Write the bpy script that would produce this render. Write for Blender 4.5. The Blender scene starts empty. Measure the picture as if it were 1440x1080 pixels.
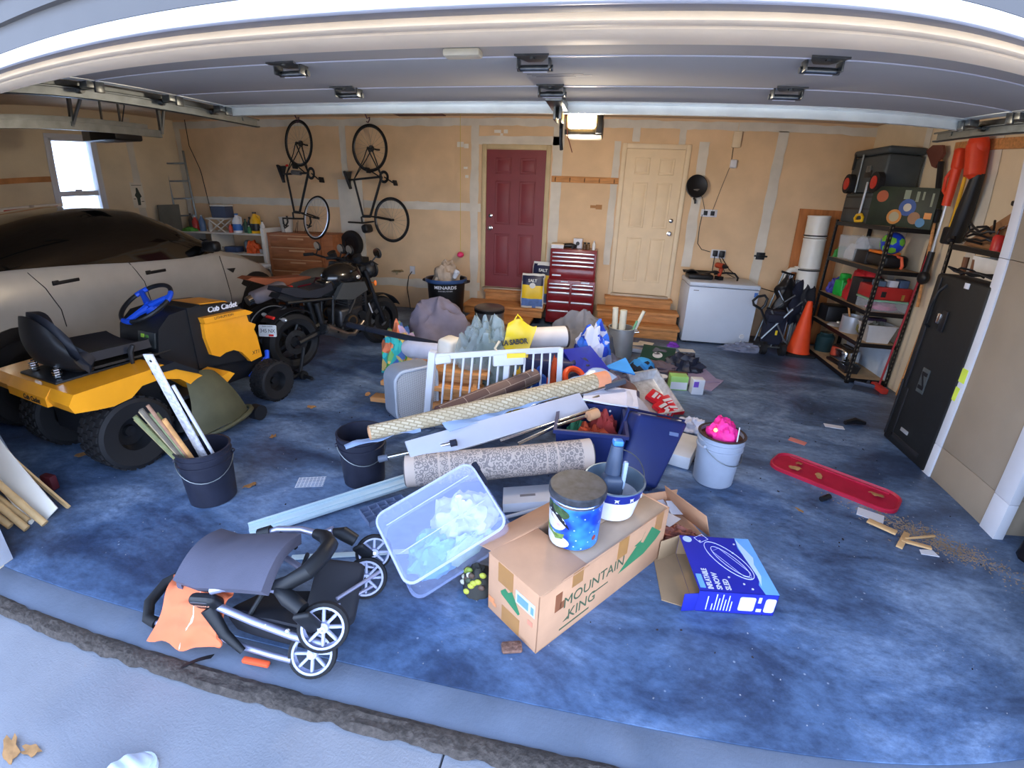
import bpy, bmesh, math, random
from mathutils import Vector, Matrix, Euler, noise
PI = math.pi
S = bpy.context.scene
COL = S.collection

# ------------------------------------------------------------------ camera
cam_d = bpy.data.cameras.new('camera')
cam = bpy.data.objects.new('camera', cam_d)
COL.objects.link(cam)
yaw, pitch, roll = 0.182729, -0.379483, 0.036000
f0 = Vector((-math.sin(yaw), math.cos(yaw), 0)); r0 = Vector((math.cos(yaw), math.sin(yaw), 0)); u0 = Vector((0, 0, 1))
fw = f0 * math.cos(pitch) + u0 * math.sin(pitch); up = u0 * math.cos(pitch) - f0 * math.sin(pitch)
rt = r0 * math.cos(roll) + up * math.sin(roll); up = up * math.cos(roll) - r0 * math.sin(roll)
cm = Matrix((rt, up, -fw)).transposed().to_4x4()
cm.translation = Vector((0.856213, -1.278052, 1.823089))
cam.matrix_world = cm
# the wide lens of the photograph bends straight lines: a lens polynomial
cam_d.type = 'PANO'
cam_d.sensor_width = 36.0
cam_d.sensor_height = 27.0
cam_d.sensor_fit = 'HORIZONTAL'
cam_d.clip_start = 0.02
cc = cam_d
cc.panorama_type = 'FISHEYE_LENS_POLYNOMIAL'
cc.fisheye_fov = math.radians(170)
cc.fisheye_polynomial_k0 = 0.0
cc.fisheye_polynomial_k1 = -0.058551948730203154
cc.fisheye_polynomial_k2 = -0.00044035303504954816
cc.fisheye_polynomial_k3 = 0.00011158783573762715
cc.fisheye_polynomial_k4 = -2.9893145144667523e-06
S.camera = cam

# ------------------------------------------------------------------ light
W = bpy.data.worlds.new('world'); S.world = W; W.use_nodes = True
nt = W.node_tree; bg = nt.nodes['Background']
bg.inputs['Color'].default_value = (0.44, 0.62, 1.0, 1)
bg.inputs['Strength'].default_value = 1.5
wt = nt.nodes.new('ShaderNodeTexCoord'); ws = nt.nodes.new('ShaderNodeSeparateXYZ'); wr = nt.nodes.new('ShaderNodeValToRGB')
nt.links.new(wt.outputs['Generated'], ws.inputs['Vector']); nt.links.new(ws.outputs['Z'], wr.inputs['Fac']); nt.links.new(wr.outputs['Color'], bg.inputs['Color'])
wr.color_ramp.elements[0].position = 0.0; wr.color_ramp.elements[0].color = (1.55, 1.90, 2.55, 1)
wr.color_ramp.elements[1].position = 0.75; wr.color_ramp.elements[1].color = (0.40, 0.58, 1.0, 1)
# the sun stands behind the house: the driveway farther out is lit and throws light back in
sd = bpy.data.lights.new('sun', 'SUN'); sd.energy = 13.0; sd.angle = 0.009; sd.color = (1.0, 0.93, 0.82)
so = bpy.data.objects.new('sun', sd); COL.objects.link(so)
so.rotation_euler = (math.radians(-50), 0, math.radians(-12))
S.view_settings.view_transform = 'Standard'
S.view_settings.look = 'None'
S.view_settings.gamma = 1.0
S.view_settings.use_curve_mapping = False
S.view_settings.exposure = 1.35

LAMP_W = 43.0

def lin(c):
    return tuple(((x / 255 + 0.055) / 1.055) ** 2.4 if x > 10 else x / 255 / 12.92 for x in c)

# ------------------------------------------------------------------ materials
MATS = {}
def mat(name, col, rough=0.55, metal=0.0, var=0.10, scale=6.0, bump=0.0, bscale=60.0, trans=0.0, alpha=1.0, emit=0.0, coat=0.0, stretch=None, ior=1.45):
    if name in MATS: return MATS[name]
    m = bpy.data.materials.new(name); m.use_nodes = True
    t = m.node_tree; N = t.nodes; Lk = t.links
    p = N['Principled BSDF']
    c = lin(col)
    tc = N.new('ShaderNodeTexCoord'); mp = N.new('ShaderNodeMapping'); Lk.new(tc.outputs['Object'], mp.inputs['Vector'])
    if stretch: mp.inputs['Scale'].default_value = stretch
    nz = N.new('ShaderNodeTexNoise'); nz.inputs['Scale'].default_value = scale; nz.inputs['Detail'].default_value = 5
    Lk.new(mp.outputs['Vector'], nz.inputs['Vector'])
    rp = N.new('ShaderNodeValToRGB')
    rp.color_ramp.elements[0].position = 0.3; rp.color_ramp.elements[1].position = 0.7
    rp.color_ramp.elements[0].color = tuple(max(0, x * (1 - var)) for x in c) + (1,)
    rp.color_ramp.elements[1].color = tuple(min(1, x * (1 + var)) for x in c) + (1,)
    Lk.new(nz.outputs['Fac'], rp.inputs['Fac']); Lk.new(rp.outputs['Color'], p.inputs['Base Color'])
    p.inputs['Roughness'].default_value = rough; p.inputs['Metallic'].default_value = metal
    p.inputs['Transmission Weight'].default_value = trans; p.inputs['Alpha'].default_value = alpha
    p.inputs['IOR'].default_value = ior
    if coat: p.inputs['Coat Weight'].default_value = coat; p.inputs['Coat Roughness'].default_value = 0.08
    if emit:
        p.inputs['Emission Color'].default_value = c + (1,); p.inputs['Emission Strength'].default_value = emit
    if bump:
        n2 = N.new('ShaderNodeTexNoise'); n2.inputs['Scale'].default_value = bscale; n2.inputs['Detail'].default_value = 4
        Lk.new(mp.outputs['Vector'], n2.inputs['Vector'])
        b = N.new('ShaderNodeBump'); b.inputs['Strength'].default_value = bump; b.inputs['Distance'].default_value = 0.02
        Lk.new(n2.outputs['Fac'], b.inputs['Height']); Lk.new(b.outputs['Normal'], p.inputs['Normal'])
    MATS[name] = m
    return m

def nodes_of(m):
    t = m.node_tree
    return t, t.nodes, t.links, t.nodes['Principled BSDF']

# ------------------------------------------------------------------ mesh builder
class B:
    """collects shapes that become ONE mesh object"""
    def __init__(s, M=None):
        s.v = []; s.f = []; s.mi = []; s.k = 0; s.M = M or Matrix()
    def raw(s, vs, fs, M=None):
        T = s.M @ M if M is not None else s.M
        n = len(s.v)
        s.v += [T @ Vector(v) for v in vs]
        s.f += [tuple(i + n for i in f) for f in fs]
        s.mi += [s.k] * len(fs)
        return s
    def mat(s, k): s.k = k; return s
    def bm(s, bm, M=None):
        bm.verts.ensure_lookup_table()
        bm.verts.index_update()
        s.raw([v.co.copy() for v in bm.verts], [[v.index for v in f.verts] for f in bm.faces], M)
        bm.free(); return s
    def box(s, c, d, bev=0.0, seg=2, rot=None, M=None):
        b = bmesh.new(); bmesh.ops.create_cube(b, size=1)
        bmesh.ops.scale(b, vec=Vector(d), verts=b.verts)
        if bev: bmesh.ops.bevel(b, geom=b.edges[:], offset=bev, segments=seg, profile=0.5, affect='EDGES', clamp_overlap=True)
        T = Matrix.Translation(Vector(c))
        if rot: T = T @ Euler(rot).to_matrix().to_4x4()
        return s.bm(b, (M @ T) if M is not None else T)
    def b2(s, lo, hi, bev=0.0, seg=2):
        return s.box([(a + b) / 2 for a, b in zip(lo, hi)], [abs(b - a) for a, b in zip(lo, hi)], bev, seg)
    def tube(s, pts, r, n=8, closed=False, caps=True, M=None):
        P = [Vector(p) for p in pts]; m = len(P)
        R = r if isinstance(r, (list, tuple)) else [r] * m
        vs = []; fs = []; u = None
        for i in range(m):
            if closed: t = P[(i + 1) % m] - P[i - 1]
            else: t = P[min(i + 1, m - 1)] - P[max(i - 1, 0)]
            if t.length < 1e-9: t = Vector((0, 0, 1))
            t.normalize()
            if u is None: u = t.orthogonal().normalized()
            else:
                u = u - t * u.dot(t)
                u = u.normalized() if u.length > 1e-6 else t.orthogonal().normalized()
            w = t.cross(u)
            for k in range(n):
                a = 2 * PI * k / n
                vs.append(P[i] + (u * math.cos(a) + w * math.sin(a)) * R[i])
        for i in range(m if closed else m - 1):
            j = (i + 1) % m
            for k in range(n):
                l = (k + 1) % n
                fs.append((i * n + k, i * n + l, j * n + l, j * n + k))
        if caps and not closed:
            fs.append(tuple(range(n - 1, -1, -1))); fs.append(tuple((m - 1) * n + k for k in range(n)))
        return s.raw(vs, fs, M)
    def lathe(s, prof, n=24, M=None, a0=0, a1=2 * PI):
        full = abs(a1 - a0 - 2 * PI) < 1e-6
        vs = []; fs = []; m = len(prof); nn = n if full else n + 1
        for i in range(nn):
            a = a0 + (a1 - a0) * i / n
            for r, z in prof: vs.append((r * math.cos(a), r * math.sin(a), z))
        for i in range(n):
            j = (i + 1) % nn
            for k in range(m - 1):
                q = [i * m + k, j * m + k, j * m + k + 1, i * m + k + 1]
                if prof[k][0] < 1e-7: q = [q[0], q[2], q[3]]
                elif prof[k + 1][0] < 1e-7: q = [q[0], q[1], q[2]]
                fs.append(tuple(q))
        return s.raw(vs, fs, M)
    def prism(s, poly, h0, h1, M=None):
        n = len(poly)
        vs = [(x, y, h0) for x, y in poly] + [(x, y, h1) for x, y in poly]
        fs = [tuple(range(n - 1, -1, -1)), tuple(range(n, 2 * n))]
        fs += [(i, (i + 1) % n, n + (i + 1) % n, n + i) for i in range(n)]
        return s.raw(vs, fs, M)
    def grid(s, fn, nu, nv, M=None, closed_u=False):
        vs = [fn(i / nu, j / nv) for i in range(nu + (0 if closed_u else 1)) for j in range(nv + 1)]
        fs = []; m = nv + 1; k = nu if closed_u else nu + 1
        for i in range(nu):
            for j in range(nv):
                a = i * m + j; b = ((i + 1) % k) * m + j
                fs.append((a, b, b + 1, a + 1))
        return s.raw(vs, fs, M)
    def ball(s, c, r, nu=16, nv=10, M=None):
        r = r if isinstance(r, (tuple, list)) else (r, r, r)
        pr = [(math.sin(PI * j / nv), -math.cos(PI * j / nv)) for j in range(nv + 1)]
        pr[0] = (0, -1); pr[-1] = (0, 1)
        T = Matrix.Translation(Vector(c)) @ Matrix.Diagonal((*r, 1))
        return s.lathe(pr, nu, (M @ T) if M is not None else T)
    def sheet(s, fn, nu, nv, th, M=None):
        """a thin solid sheet: fn(u, v) -> point, thickness th along local normal"""
        vs = []; m = nv + 1
        P = [[Vector(fn(i / nu, j / nv)) for j in range(m)] for i in range(nu + 1)]
        for sgn in (0, 1):
            for i in range(nu + 1):
                for j in range(m):
                    du = P[min(i + 1, nu)][j] - P[max(i - 1, 0)][j]; dv = P[i][min(j + 1, nv)] - P[i][max(j - 1, 0)]
                    nn = du.cross(dv); nn = nn.normalized() if nn.length > 1e-9 else Vector((0, 0, 1))
                    vs.append(P[i][j] - nn * th * sgn)
        K = (nu + 1) * m; fs = []
        for i in range(nu):
            for j in range(nv):
                a = i * m + j; b = a + m
                fs += [(a, b, b + 1, a + 1), (K + a, K + a + 1, K + b + 1, K + b)]
        for i in range(nu):
            a = i * m; b = a + m; fs.append((a, K + a, K + b, b)); a += nv; b += nv; fs.append((a, b, K + b, K + a))
        for j in range(nv):
            a = j; fs.append((a, a + 1, K + a + 1, K + a)); a = nu * m + j; fs.append((a, K + a, K + a + 1, a + 1))
        return s.raw(vs, fs, M)

SPLIT = set('ceiling_strap socket name_plate foot crossbar collar printed_text charger pencil_marks hanger_strap drawer_line caster slots small_print white_print ice_print printed_line white_patch label_print orange_sticker brown_mark leg brake_cable tail_lamp cord basket_rail frame_tube arm_strut cap control_dial mountain_print face_frame end_collar dividers window_casing'.split())
def islands(b):
    """the separate pieces of a builder"""
    par = list(range(len(b.v)))
    def find(i):
        while par[i] != i: par[i] = par[par[i]]; i = par[i]
        return i
    for f in b.f:
        r = find(f[0])
        for i in f[1:]: par[find(i)] = r
    groups = {}
    for f, k in zip(b.f, b.mi): groups.setdefault(find(f[0]), []).append((f, k))
    out = []
    for g in groups.values():
        q = B(); ix = {}
        for f, k in g:
            for i in f:
                if i not in ix: ix[i] = len(q.v); q.v.append(b.v[i])
            q.f.append(tuple(ix[i] for i in f)); q.mi.append(k)
        out.append(q)
    return out

def obj(name, b, m, parent=None, smooth=True, ang=38):
    if name in SPLIT and parent is not None:
        qs = islands(b)
        if len(qs) > 1:
            return [obj2(name, q, m, parent, smooth, ang) for q in qs][0]
    return obj2(name, b, m, parent, smooth, ang)

def obj2(name, b, m, parent=None, smooth=True, ang=38):
    me = bpy.data.meshes.new(name)
    me.from_pydata([tuple(v) for v in b.v], [], b.f); 
    ms = m if isinstance(m, (list, tuple)) else [m]
    for x in ms: me.materials.append(x)
    if any(b.mi): me.polygons.foreach_set('material_index', b.mi)
    bm = bmesh.new(); bm.from_mesh(me); bmesh.ops.recalc_face_normals(bm, faces=bm.faces); bm.to_mesh(me); bm.free()
    if smooth:
        me.polygons.foreach_set('use_smooth', [True] * len(me.polygons))
        me.set_sharp_from_angle(angle=math.radians(ang))
    me.update()
    o = bpy.data.objects.new(name, me); COL.objects.link(o)
    if parent is not None: o.parent = parent
    return o

def tag(o, label=None, cat=None, group=None, kind=None):
    if label: o['label'] = label
    if cat: o['category'] = cat
    if group: o['group'] = group
    if kind: o['kind'] = kind
    return o

def thing(name, label, cat, loc=(0, 0, 0), rot=(0, 0, 0), group=None):
    o = bpy.data.objects.new(name, None); COL.objects.link(o)
    o.location = loc; o.rotation_euler = rot
    o.empty_display_size = 0.05
    return tag(o, label, cat, group)

def solo(name, b, m, label, cat, group=None, loc=(0, 0, 0), rot=(0, 0, 0), kind=None, ang=38):
    o = obj(name, b, m, None, True, ang); o.location = loc; o.rotation_euler = rot
    return tag(o, label, cat, group, kind)

def struct(name, b, m, parent=None, ang=38):
    o = obj(name, b, m, parent, True, ang)
    if parent is None: o['kind'] = 'structure'
    return o

def frame(p0, p1, up=(0, 0, 1)):
    """matrix at p0 whose X runs to p1 and whose Z leans towards up"""
    p0 = Vector(p0); x = (Vector(p1) - p0).normalized(); z = Vector(up)
    z = z - x * z.dot(x); z = z.normalized() if z.length > 1e-6 else x.orthogonal().normalized()
    y = z.cross(x)
    M = Matrix((x, y, z)).transposed().to_4x4(); M.translation = p0
    return M

def place(o, M):
    o.matrix_world = M
    return o

def axis(p0, p1):
    """matrix at p0 whose Z runs to p1"""
    z = (Vector(p1) - Vector(p0)).normalized(); x = z.orthogonal().normalized(); y = z.cross(x)
    M = Matrix((x, y, z)).transposed().to_4x4(); M.translation = Vector(p0)
    return M

def text(name, s, size, m, parent, M, ext=0.0006, bold=False, shear=0.0, sx=1.0, align='CENTER'):
    cu = bpy.data.curves.new(name, 'FONT'); cu.body = s; cu.size = size; cu.extrude = ext; cu.align_x = align; cu.align_y = 'CENTER'; cu.shear = shear
    cu.resolution_u = 3
    if bold: cu.offset = size * 0.025
    t = bpy.data.objects.new(name, cu); COL.objects.link(t)
    dg = bpy.context.evaluated_depsgraph_get()
    me = bpy.data.meshes.new_from_object(t.evaluated_get(dg))
    bpy.data.objects.remove(t); bpy.data.curves.remove(cu)
    me.materials.clear(); me.materials.append(m); me.name = name
    me.transform(M @ Matrix.Diagonal((sx, 1, 1, 1)))
    o = bpy.data.objects.new(name, me); COL.objects.link(o); o.parent = parent
    return o

def F(ox, ex, ez):
    """matrix for flat print: origin, reading direction, up direction"""
    x = Vector(ex).normalized(); y = Vector(ez); y = (y - x * y.dot(x)).normalized(); z = x.cross(y)
    M = Matrix((x, y, z)).transposed().to_4x4(); M.translation = Vector(ox)
    return M

def wob(p, amp, sc, seed=0.0):
    v = noise.noise_vector(Vector(p) * sc + Vector((seed, seed * 1.7, seed * 0.3)))
    return Vector(p) + v * amp

def rrect(w, h, r, n=4):
    """rounded rectangle outline centred on 0"""
    out = []
    for cx, cy, a in ((w / 2 - r, h / 2 - r, 0), (-w / 2 + r, h / 2 - r, PI / 2), (-w / 2 + r, -h / 2 + r, PI), (w / 2 - r, -h / 2 + r, 1.5 * PI)):
        for i in range(n + 1):
            t = a + PI / 2 * i / n
            out.append((cx + r * math.cos(t), cy + r * math.sin(t)))
    return out

def lump(c, rx, ry, h, seed=0, amp=0.25, sc=3.0, nu=36, nv=14, flat=0.0):
    """a crumpled heap resting at height c.z: closed mesh with folds"""
    b = B(); c = Vector(c)
    def fn(u, v):
        a = 2 * PI * u
        rr = math.sin(min(v * 1.15, 1.0) * PI / 2); zz = math.cos(min(v * 1.15, 1.0) * PI / 2)
        p = Vector((math.cos(a) * rr, math.sin(a) * rr, zz))
        k = 1 + amp * noise.noise(p * sc + Vector((seed * 3.1, seed, 0))) + amp * 0.8 * (0.5 - abs(noise.noise(p * sc * 2.1 + Vector((0, seed, seed * 2.3)))))
        q = Vector((p.x * rx * k, p.y * ry * k, max(0.0, p.z * h * k - 0.0)))
        if v >= 0.999: q.z = 0
        return c + q
    b.grid(fn, nu, nv, closed_u=True)
    n0 = (nv + 1)
    b.f.append(tuple(i * n0 + nv for i in range(nu))); b.mi.append(b.k)
    return b
# ------------------------------------------------------------------ setting materials
def drywall():
    m = mat('bare_drywall', (220, 188, 150), 0.9, var=0.10, scale=2.5)
    return m
M_wall = drywall()
M_wall_l = mat('old_drywall', (220, 202, 172), 0.9, var=0.10, scale=2.0)
M_mud = mat('joint_compound', (212, 205, 192), 0.9, var=0.10, scale=4.0)
M_ceil = mat('ceiling_board', (205, 180, 150), 0.9, var=0.08)
M_white = mat('white_paint', (208, 210, 218), 0.45, var=0.04)
M_cream = mat('cream_paint', (226, 205, 172), 0.5, var=0.05)
M_wood = mat('pine_lumber', (196, 138, 84), 0.7, var=0.25, scale=5, stretch=(1.0, 8.0, 8.0))
M_black = mat('black_plastic', (20, 21, 25), 0.45, var=0.2)
M_steel = mat('galvanised_steel', (128, 134, 136), 0.42, metal=0.85, var=0.15, scale=12)
M_chrome = mat('chrome', (215, 218, 222), 0.16, metal=1.0, var=0.05)

def floor_mat():
    m = mat('stained_concrete', (120, 130, 150), 0.42)
    t, N, L, p = nodes_of(m)
    tc = N.new('ShaderNodeTexCoord')
    a = N.new('ShaderNodeTexNoise'); a.inputs['Scale'].default_value = 1.1; a.inputs['Detail'].default_value = 9; a.inputs['Roughness'].default_value = 0.62; a.inputs['Distortion'].default_value = 0.6
    mp = N.new('ShaderNodeMapping'); mp.inputs['Rotation'].default_value = (0, 0, 0.7); mp.inputs['Scale'].default_value = (1.0, 1.7, 1)
    L.new(tc.outputs['Object'], mp.inputs['Vector']); L.new(mp.outputs['Vector'], a.inputs['Vector'])
    r = N.new('ShaderNodeValToRGB')
    e = r.color_ramp.elements
    e[0].position = 0.36; e[0].color = lin((54, 70, 98)) + (1,)
    e[1].position = 0.68; e[1].color = lin((134, 158, 190)) + (1,)
    k = e.new(0.5); k.color = lin((86, 110, 144)) + (1,)
    L.new(a.outputs['Fac'], r.inputs['Fac'])
    # fine scratches and specks
    b = N.new('ShaderNodeTexNoise'); b.inputs['Scale'].default_value = 14; b.inputs['Detail'].default_value = 8; b.inputs['Roughness'].default_value = 0.75
    L.new(mp.outputs['Vector'], b.inputs['Vector'])
    r2 = N.new('ShaderNodeValToRGB'); r2.color_ramp.elements[0].position = 0.35; r2.color_ramp.elements[0].color = (0.62, 0.62, 0.64, 1)
    r2.color_ramp.elements[1].position = 0.68; r2.color_ramp.elements[1].color = (1.25, 1.25, 1.25, 1)
    L.new(b.outputs['Fac'], r2.inputs['Fac'])
    mx = N.new('ShaderNodeMix'); mx.data_type = 'RGBA'; mx.blend_type = 'MULTIPLY'; mx.inputs['Factor'].default_value = 1
    L.new(r.outputs['Color'], mx.inputs[6]); L.new(r2.outputs['Color'], mx.inputs[7])
    vo = N.new('ShaderNodeTexVoronoi'); vo.inputs['Scale'].default_value = 9; vo.inputs['Randomness'].default_value = 1
    L.new(tc.outputs['Object'], vo.inputs['Vector'])
    sp = N.new('ShaderNodeValToRGB'); sp.color_ramp.elements[0].position = 0.03; sp.color_ramp.elements[0].color = (1, 1, 1, 1); sp.color_ramp.elements[1].position = 0.06; sp.color_ramp.elements[1].color = (0, 0, 0, 1)
    L.new(vo.outputs['Distance'], sp.inputs['Fac'])
    m2 = N.new('ShaderNodeMix'); m2.data_type = 'RGBA'; L.new(sp.outputs['Color'], m2.inputs['Factor'])
    L.new(mx.outputs[2], m2.inputs[6]); m2.inputs[7].default_value = (0.28, 0.33, 0.42, 1)
    L.new(m2.outputs[2], p.inputs['Base Color'])
    rr = N.new('ShaderNodeMapRange'); rr.inputs['To Min'].default_value = 0.32; rr.inputs['To Max'].default_value = 0.6
    L.new(a.outputs['Fac'], rr.inputs['Value']); L.new(rr.outputs['Result'], p.inputs['Roughness'])
    bp = N.new('ShaderNodeBump'); bp.inputs['Strength'].default_value = 0.15; bp.inputs['Distance'].default_value = 0.01
    L.new(b.outputs['Fac'], bp.inputs['Height']); L.new(bp.outputs['Normal'], p.inputs['Normal'])
    return m
M_floor = floor_mat()
M_strip = mat('bare_slab_edge', (108, 118, 134), 0.8, var=0.14, scale=4, bump=0.15, bscale=80)
M_drive = mat('driveway_concrete', (150, 153, 160), 0.85, var=0.10, scale=3, bump=0.2, bscale=120)
M_gap = mat('dirt_in_joint', (78, 70, 64), 0.95, var=0.4, scale=40, bump=0.6, bscale=60)

D = 6.153; XL = -6.45; XR = 4.15; H = 2.9; ZH = 2.157; JL = -2.06; JR = 2.95

# floor: slab, bare strip by the door, joint, driveway
struct('floor', B().b2((XL, -0.055, -0.12), (XR, D, 0.0)), M_floor)
struct('floor_strip', B().b2((XL, -0.235, -0.14), (XR, -0.055, -0.006), 0.004), M_strip)
def joint():
    b = B(); rnd = random.Random(3)
    def fn(u, v):
        x = XL + (XR - XL) * u
        y = -0.290 + 0.052 * v
        z = -0.012 + 0.010 * noise.noise(Vector((x * 14, y * 40, 0))) if 0 < v < 1 else -0.02
        return (x, y, z)
    b.sheet(fn, 400, 5, -0.03)
    return b
tag(struct('trim_1', joint(), M_gap), 'dirt filled expansion joint between the garage slab and the driveway')
struct('driveway', B().b2((XL - 2, -9.0, -0.14), (0.475, -0.272, -0.004), 0.006).b2((0.482, -9.0, -0.14), (XR + 2, -0.272, -0.004), 0.006), M_drive)

struct('lawn', B().b2((-40, -45, -0.3), (40, -9.0, -0.03)).b2((-40, -9.0, -.3), (XL - 2, -0.3, -.03)).b2((XR + 2, -9.0, -.3), (40, -0.3, -.03)), mat('pale_ground', (176, 168, 150), .95, var=.15))
b = B(); b.prism([(-0.55, 3.02), (3.0, 5.0), (6.8, 3.02)], XL - .6, XR + 1.0, Matrix(((0, 0, 1, 0), (1, 0, 0, 0), (0, 1, 0, 0), (0, 0, 0, 1))))
struct('unseen_roof', b, mat('unseen_roof_grey', (92, 88, 86), .9))  # unseen roof mass, added to keep the sun off the near driveway
# walls
struct('wall_back', B().b2((XL - .12, D, -0.1), (XR + .12, D + .12, H)), M_wall)
winY0, winY1, winZ0, winZ1 = 3.95, 4.62, 1.18, 2.50
bw = B()
bw.b2((XL - .12, -0.14, -0.1), (XL, winY0, H)).b2((XL - .12, winY1, -0.1), (XL, D, H)).b2((XL - .12, winY0, -0.1), (XL, winY1, winZ0)).b2((XL - .12, winY0, winZ1), (XL, winY1, H))
struct('wall_left', bw, M_wall_l)
struct('wall_right', B().b2((XR, -0.14, -0.1), (XR + .12, D, H)), M_wall_l)
struct('wall_front', B().b2((XL, -0.14, -0.1), (JL, 0, H)).b2((JR, -0.14, -0.1), (XR, 0, H)).b2((JL, -0.14, ZH + .02), (JR, 0, H)), M_wall_l)
struct('ceiling', B().b2((XL - .12, -0.14, H), (XR + .12, D + .12, H + .1)), M_ceil)
# taped joints of the drywall: thin proud bands of joint compound with uneven edges
def band(name, wall, a0, a1, c, w, vertical, seed, col=None):
    """wall 'b' back, 'l' left, 'r' right; runs a0..a1, centred on c"""
    b = B(); n = max(8, int(abs(a1 - a0) * 14))
    def fn(u, v):
        a = a0 + (a1 - a0) * u
        e = (v - 0.5) * (w + 0.030 * noise.noise(Vector((a * 4.0, seed + v * 9, 0))) + 0.02 * noise.noise(Vector((a * 13, seed + v * 9, 4))))
        s, z = (c + e, a) if vertical else (a, c + e)
        dd = 0.0035 + 0.0004 * (seed * 10 % 7)
        if wall == 'b': return (s, D - dd, z)
        if wall == 'l': return (XL + dd, s, z)
        return (XR - dd, s, z)
    b.sheet(fn, n, 2, 0.004 if (wall == 'b') == vertical else -0.004)
    return struct(name, b, M_mud)
tn = 2
for args in [('b', XL, XR, 2.82, .10, 0), ('b', -6.3, -1.1, 1.64, .115, 0), ('b', -3.05, -1.1, .42, .13, 0), ('b', -1.20, -1.20, 0, 0, 0)][:3] + \
            [('b', .0, 2.78, -1.20, .12, 1), ('b', 0, 2.78, .03, .15, 1), ('b', 2.05, 2.78, -3.32, .10, 1), ('b', .9, 2.6, .86, .10, 1), ('b', 0, 2.78, 3.0, .13, 1), ('b', 2.6, 2.8, 1.1, .10, 1), ('b', 2.58, 2.8, 1.72, .09, 1),
             ('b', .95, 2.62, 2.02, .13, 1), ('b', -1.15, .05, 2.585, .11, 0), ('l', 1.0, 2.85, 5.25, .12, 1), ('r', 0, 2.78, 4.9, .12, 1), ('r', 0, 2.78, 3.7, .13, 1), ('r', 0.2, 2.78, 2.9, .12, 1), ('b', 0, 2.85, XL + .06, .1, 1)]:
    wl, a0, a1, c, w, vert = args
    band('trim_%d' % tn, wl, a0, a1, c, w, bool(vert), tn * 2.7); tn += 1

# head of the garage opening: jamb board, stop, brick mould, aluminium trim, siding laps above
M_head = mat('head_jamb_paint', (240, 216, 184), 0.6, var=0.06)
M_gry = mat('vinyl_seal', (136, 130, 128), 0.6)
M_sid = mat('vinyl_siding', (84, 83, 84), 0.6, var=0.05)
X0, X1 = JL - 0.06, JR + 0.06
struct('trim_30', B().b2((X0, -0.105, ZH), (X1, 0.004, ZH + .03), .003), M_head)
struct('trim_31', B().b2((X0, -0.135, ZH + .006), (X1, -0.105, ZH + .03), .003), M_gry)
struct('trim_32', B().b2((X0, -0.172, ZH - .004), (X1, -0.135, ZH + .03), .004), M_head)
struct('trim_33', B().b2((X0, -0.240, ZH + .010), (X1, -0.172, ZH + .04), .004), M_gry)
struct('trim_34', B().b2((X0, -0.262, ZH + .0), (X1, -0.240, ZH + .038), .004), M_white)
b = B()
for i in range(9):
    z = ZH + .038 + i * .085
    b.raw([(XL - 1, -.235, z + .10), (XR + 1, -.235, z + .10), (XR + 1, -.262, z), (XL - 1, -.262, z), (XL - 1, -.235, z - .004), (XR + 1, -.235, z - .004)], [(0, 1, 2, 3), (3, 2, 5, 4)])
struct('wall_siding', b, M_sid, ang=20)
# jambs
struct('trim_35', B().b2((JL - .03, -0.135, 0), (JL, 0.004, ZH), .003).b2((JL - .10, -0.262, 0), (JL - .012, -0.135, ZH), .004), M_white)
struct('trim_36', B().b2((JR, -0.135, 0), (JR + .03, 0.004, ZH), .003).b2((JR + .012, -0.262, 0), (JR + .10, -0.135, ZH), .004), M_white)
# drywall chase by the right side of the opening, white corner boards, a seam across
M_chase = mat('tan_chase_board', (150, 136, 118), 0.85, var=0.07, scale=3)
struct('wall_chase', B().b2((3.445, 1.545, .255), (XR, 2.27, 1.62), .003).b2((3.445, 1.545, 0), (XR, 2.27, .252), .003).b2((3.445, 1.545, 1.623), (XR, 2.27, H), .003), M_chase)
struct('trim_37', B().b2((3.43, 2.235, 0), (3.50, 2.325, .252), .003).b2((3.43, 2.235, .255), (3.50, 2.325, 1.62), .003).b2((3.43, 2.235, 1.623), (3.50, 2.325, H), .003), M_white)
struct('trim_38', B().b2((3.43, 1.485, 0), (3.50, 1.63, .252), .003).b2((3.43, 1.485, .255), (3.50, 1.63, 1.62), .003).b2((3.43, 1.485, 1.623), (3.50, 1.63, H), .003), M_white)
# ------------------------------------------------------------------ window in the left wall
wy, wz = (winY0 + winY1) / 2, (winZ0 + winZ1) / 2
M_glass = mat('window_glass', (225, 235, 245), 0.05, var=0.02, trans=1.0, ior=1.45)
wd = struct('window_1', B().b2((XL - .1, winY0 - .0, winZ0), (XL + .012, winY0 + .04, winZ1), .004).b2((XL - .1, winY1 - .04, winZ0), (XL + .012, winY1, winZ1), .004)
    .b2((XL - .1, winY0, winZ1 - .04), (XL + .012, winY1, winZ1), .004).b2((XL - .1, winY0, winZ0), (XL + .012, winY1, winZ0 + .04), .004), M_white)
b = B().b2((XL - .07, winY0 + .04, 1.73), (XL - .02, winY1 - .04, 1.80), .004).b2((XL - .03, wy - .05, 1.80), (XL - .01, wy + .05, 1.82), .004)
obj('sash_rail', b, M_white, wd)
obj('upper_pane', B().b2((XL - .075, winY0 + .03, 1.78), (XL - .070, winY1 - .03, winZ1 - .03)), M_glass, wd)
obj('lower_pane', B().b2((XL - .045, winY0 + .03, winZ0 + .03), (XL - .040, winY1 - .03, 1.75)), M_glass, wd)
obj('window_sill', B().b2((XL, winY0 - .05, winZ0 - .03), (XL + .05, winY1 + .05, winZ0), .005), M_white, wd)
obj('window_casing', B().b2((XL, winY1, winZ0), (XL + .012, winY1 + .055, winZ1 + .055), .003).b2((XL, winY0 - .055, winZ1), (XL + .012, winY1, winZ1 + .055), .003).b2((XL, winY0 - .055, winZ0), (XL + .012, winY0, winZ1), .003), M_white, wd)

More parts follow.
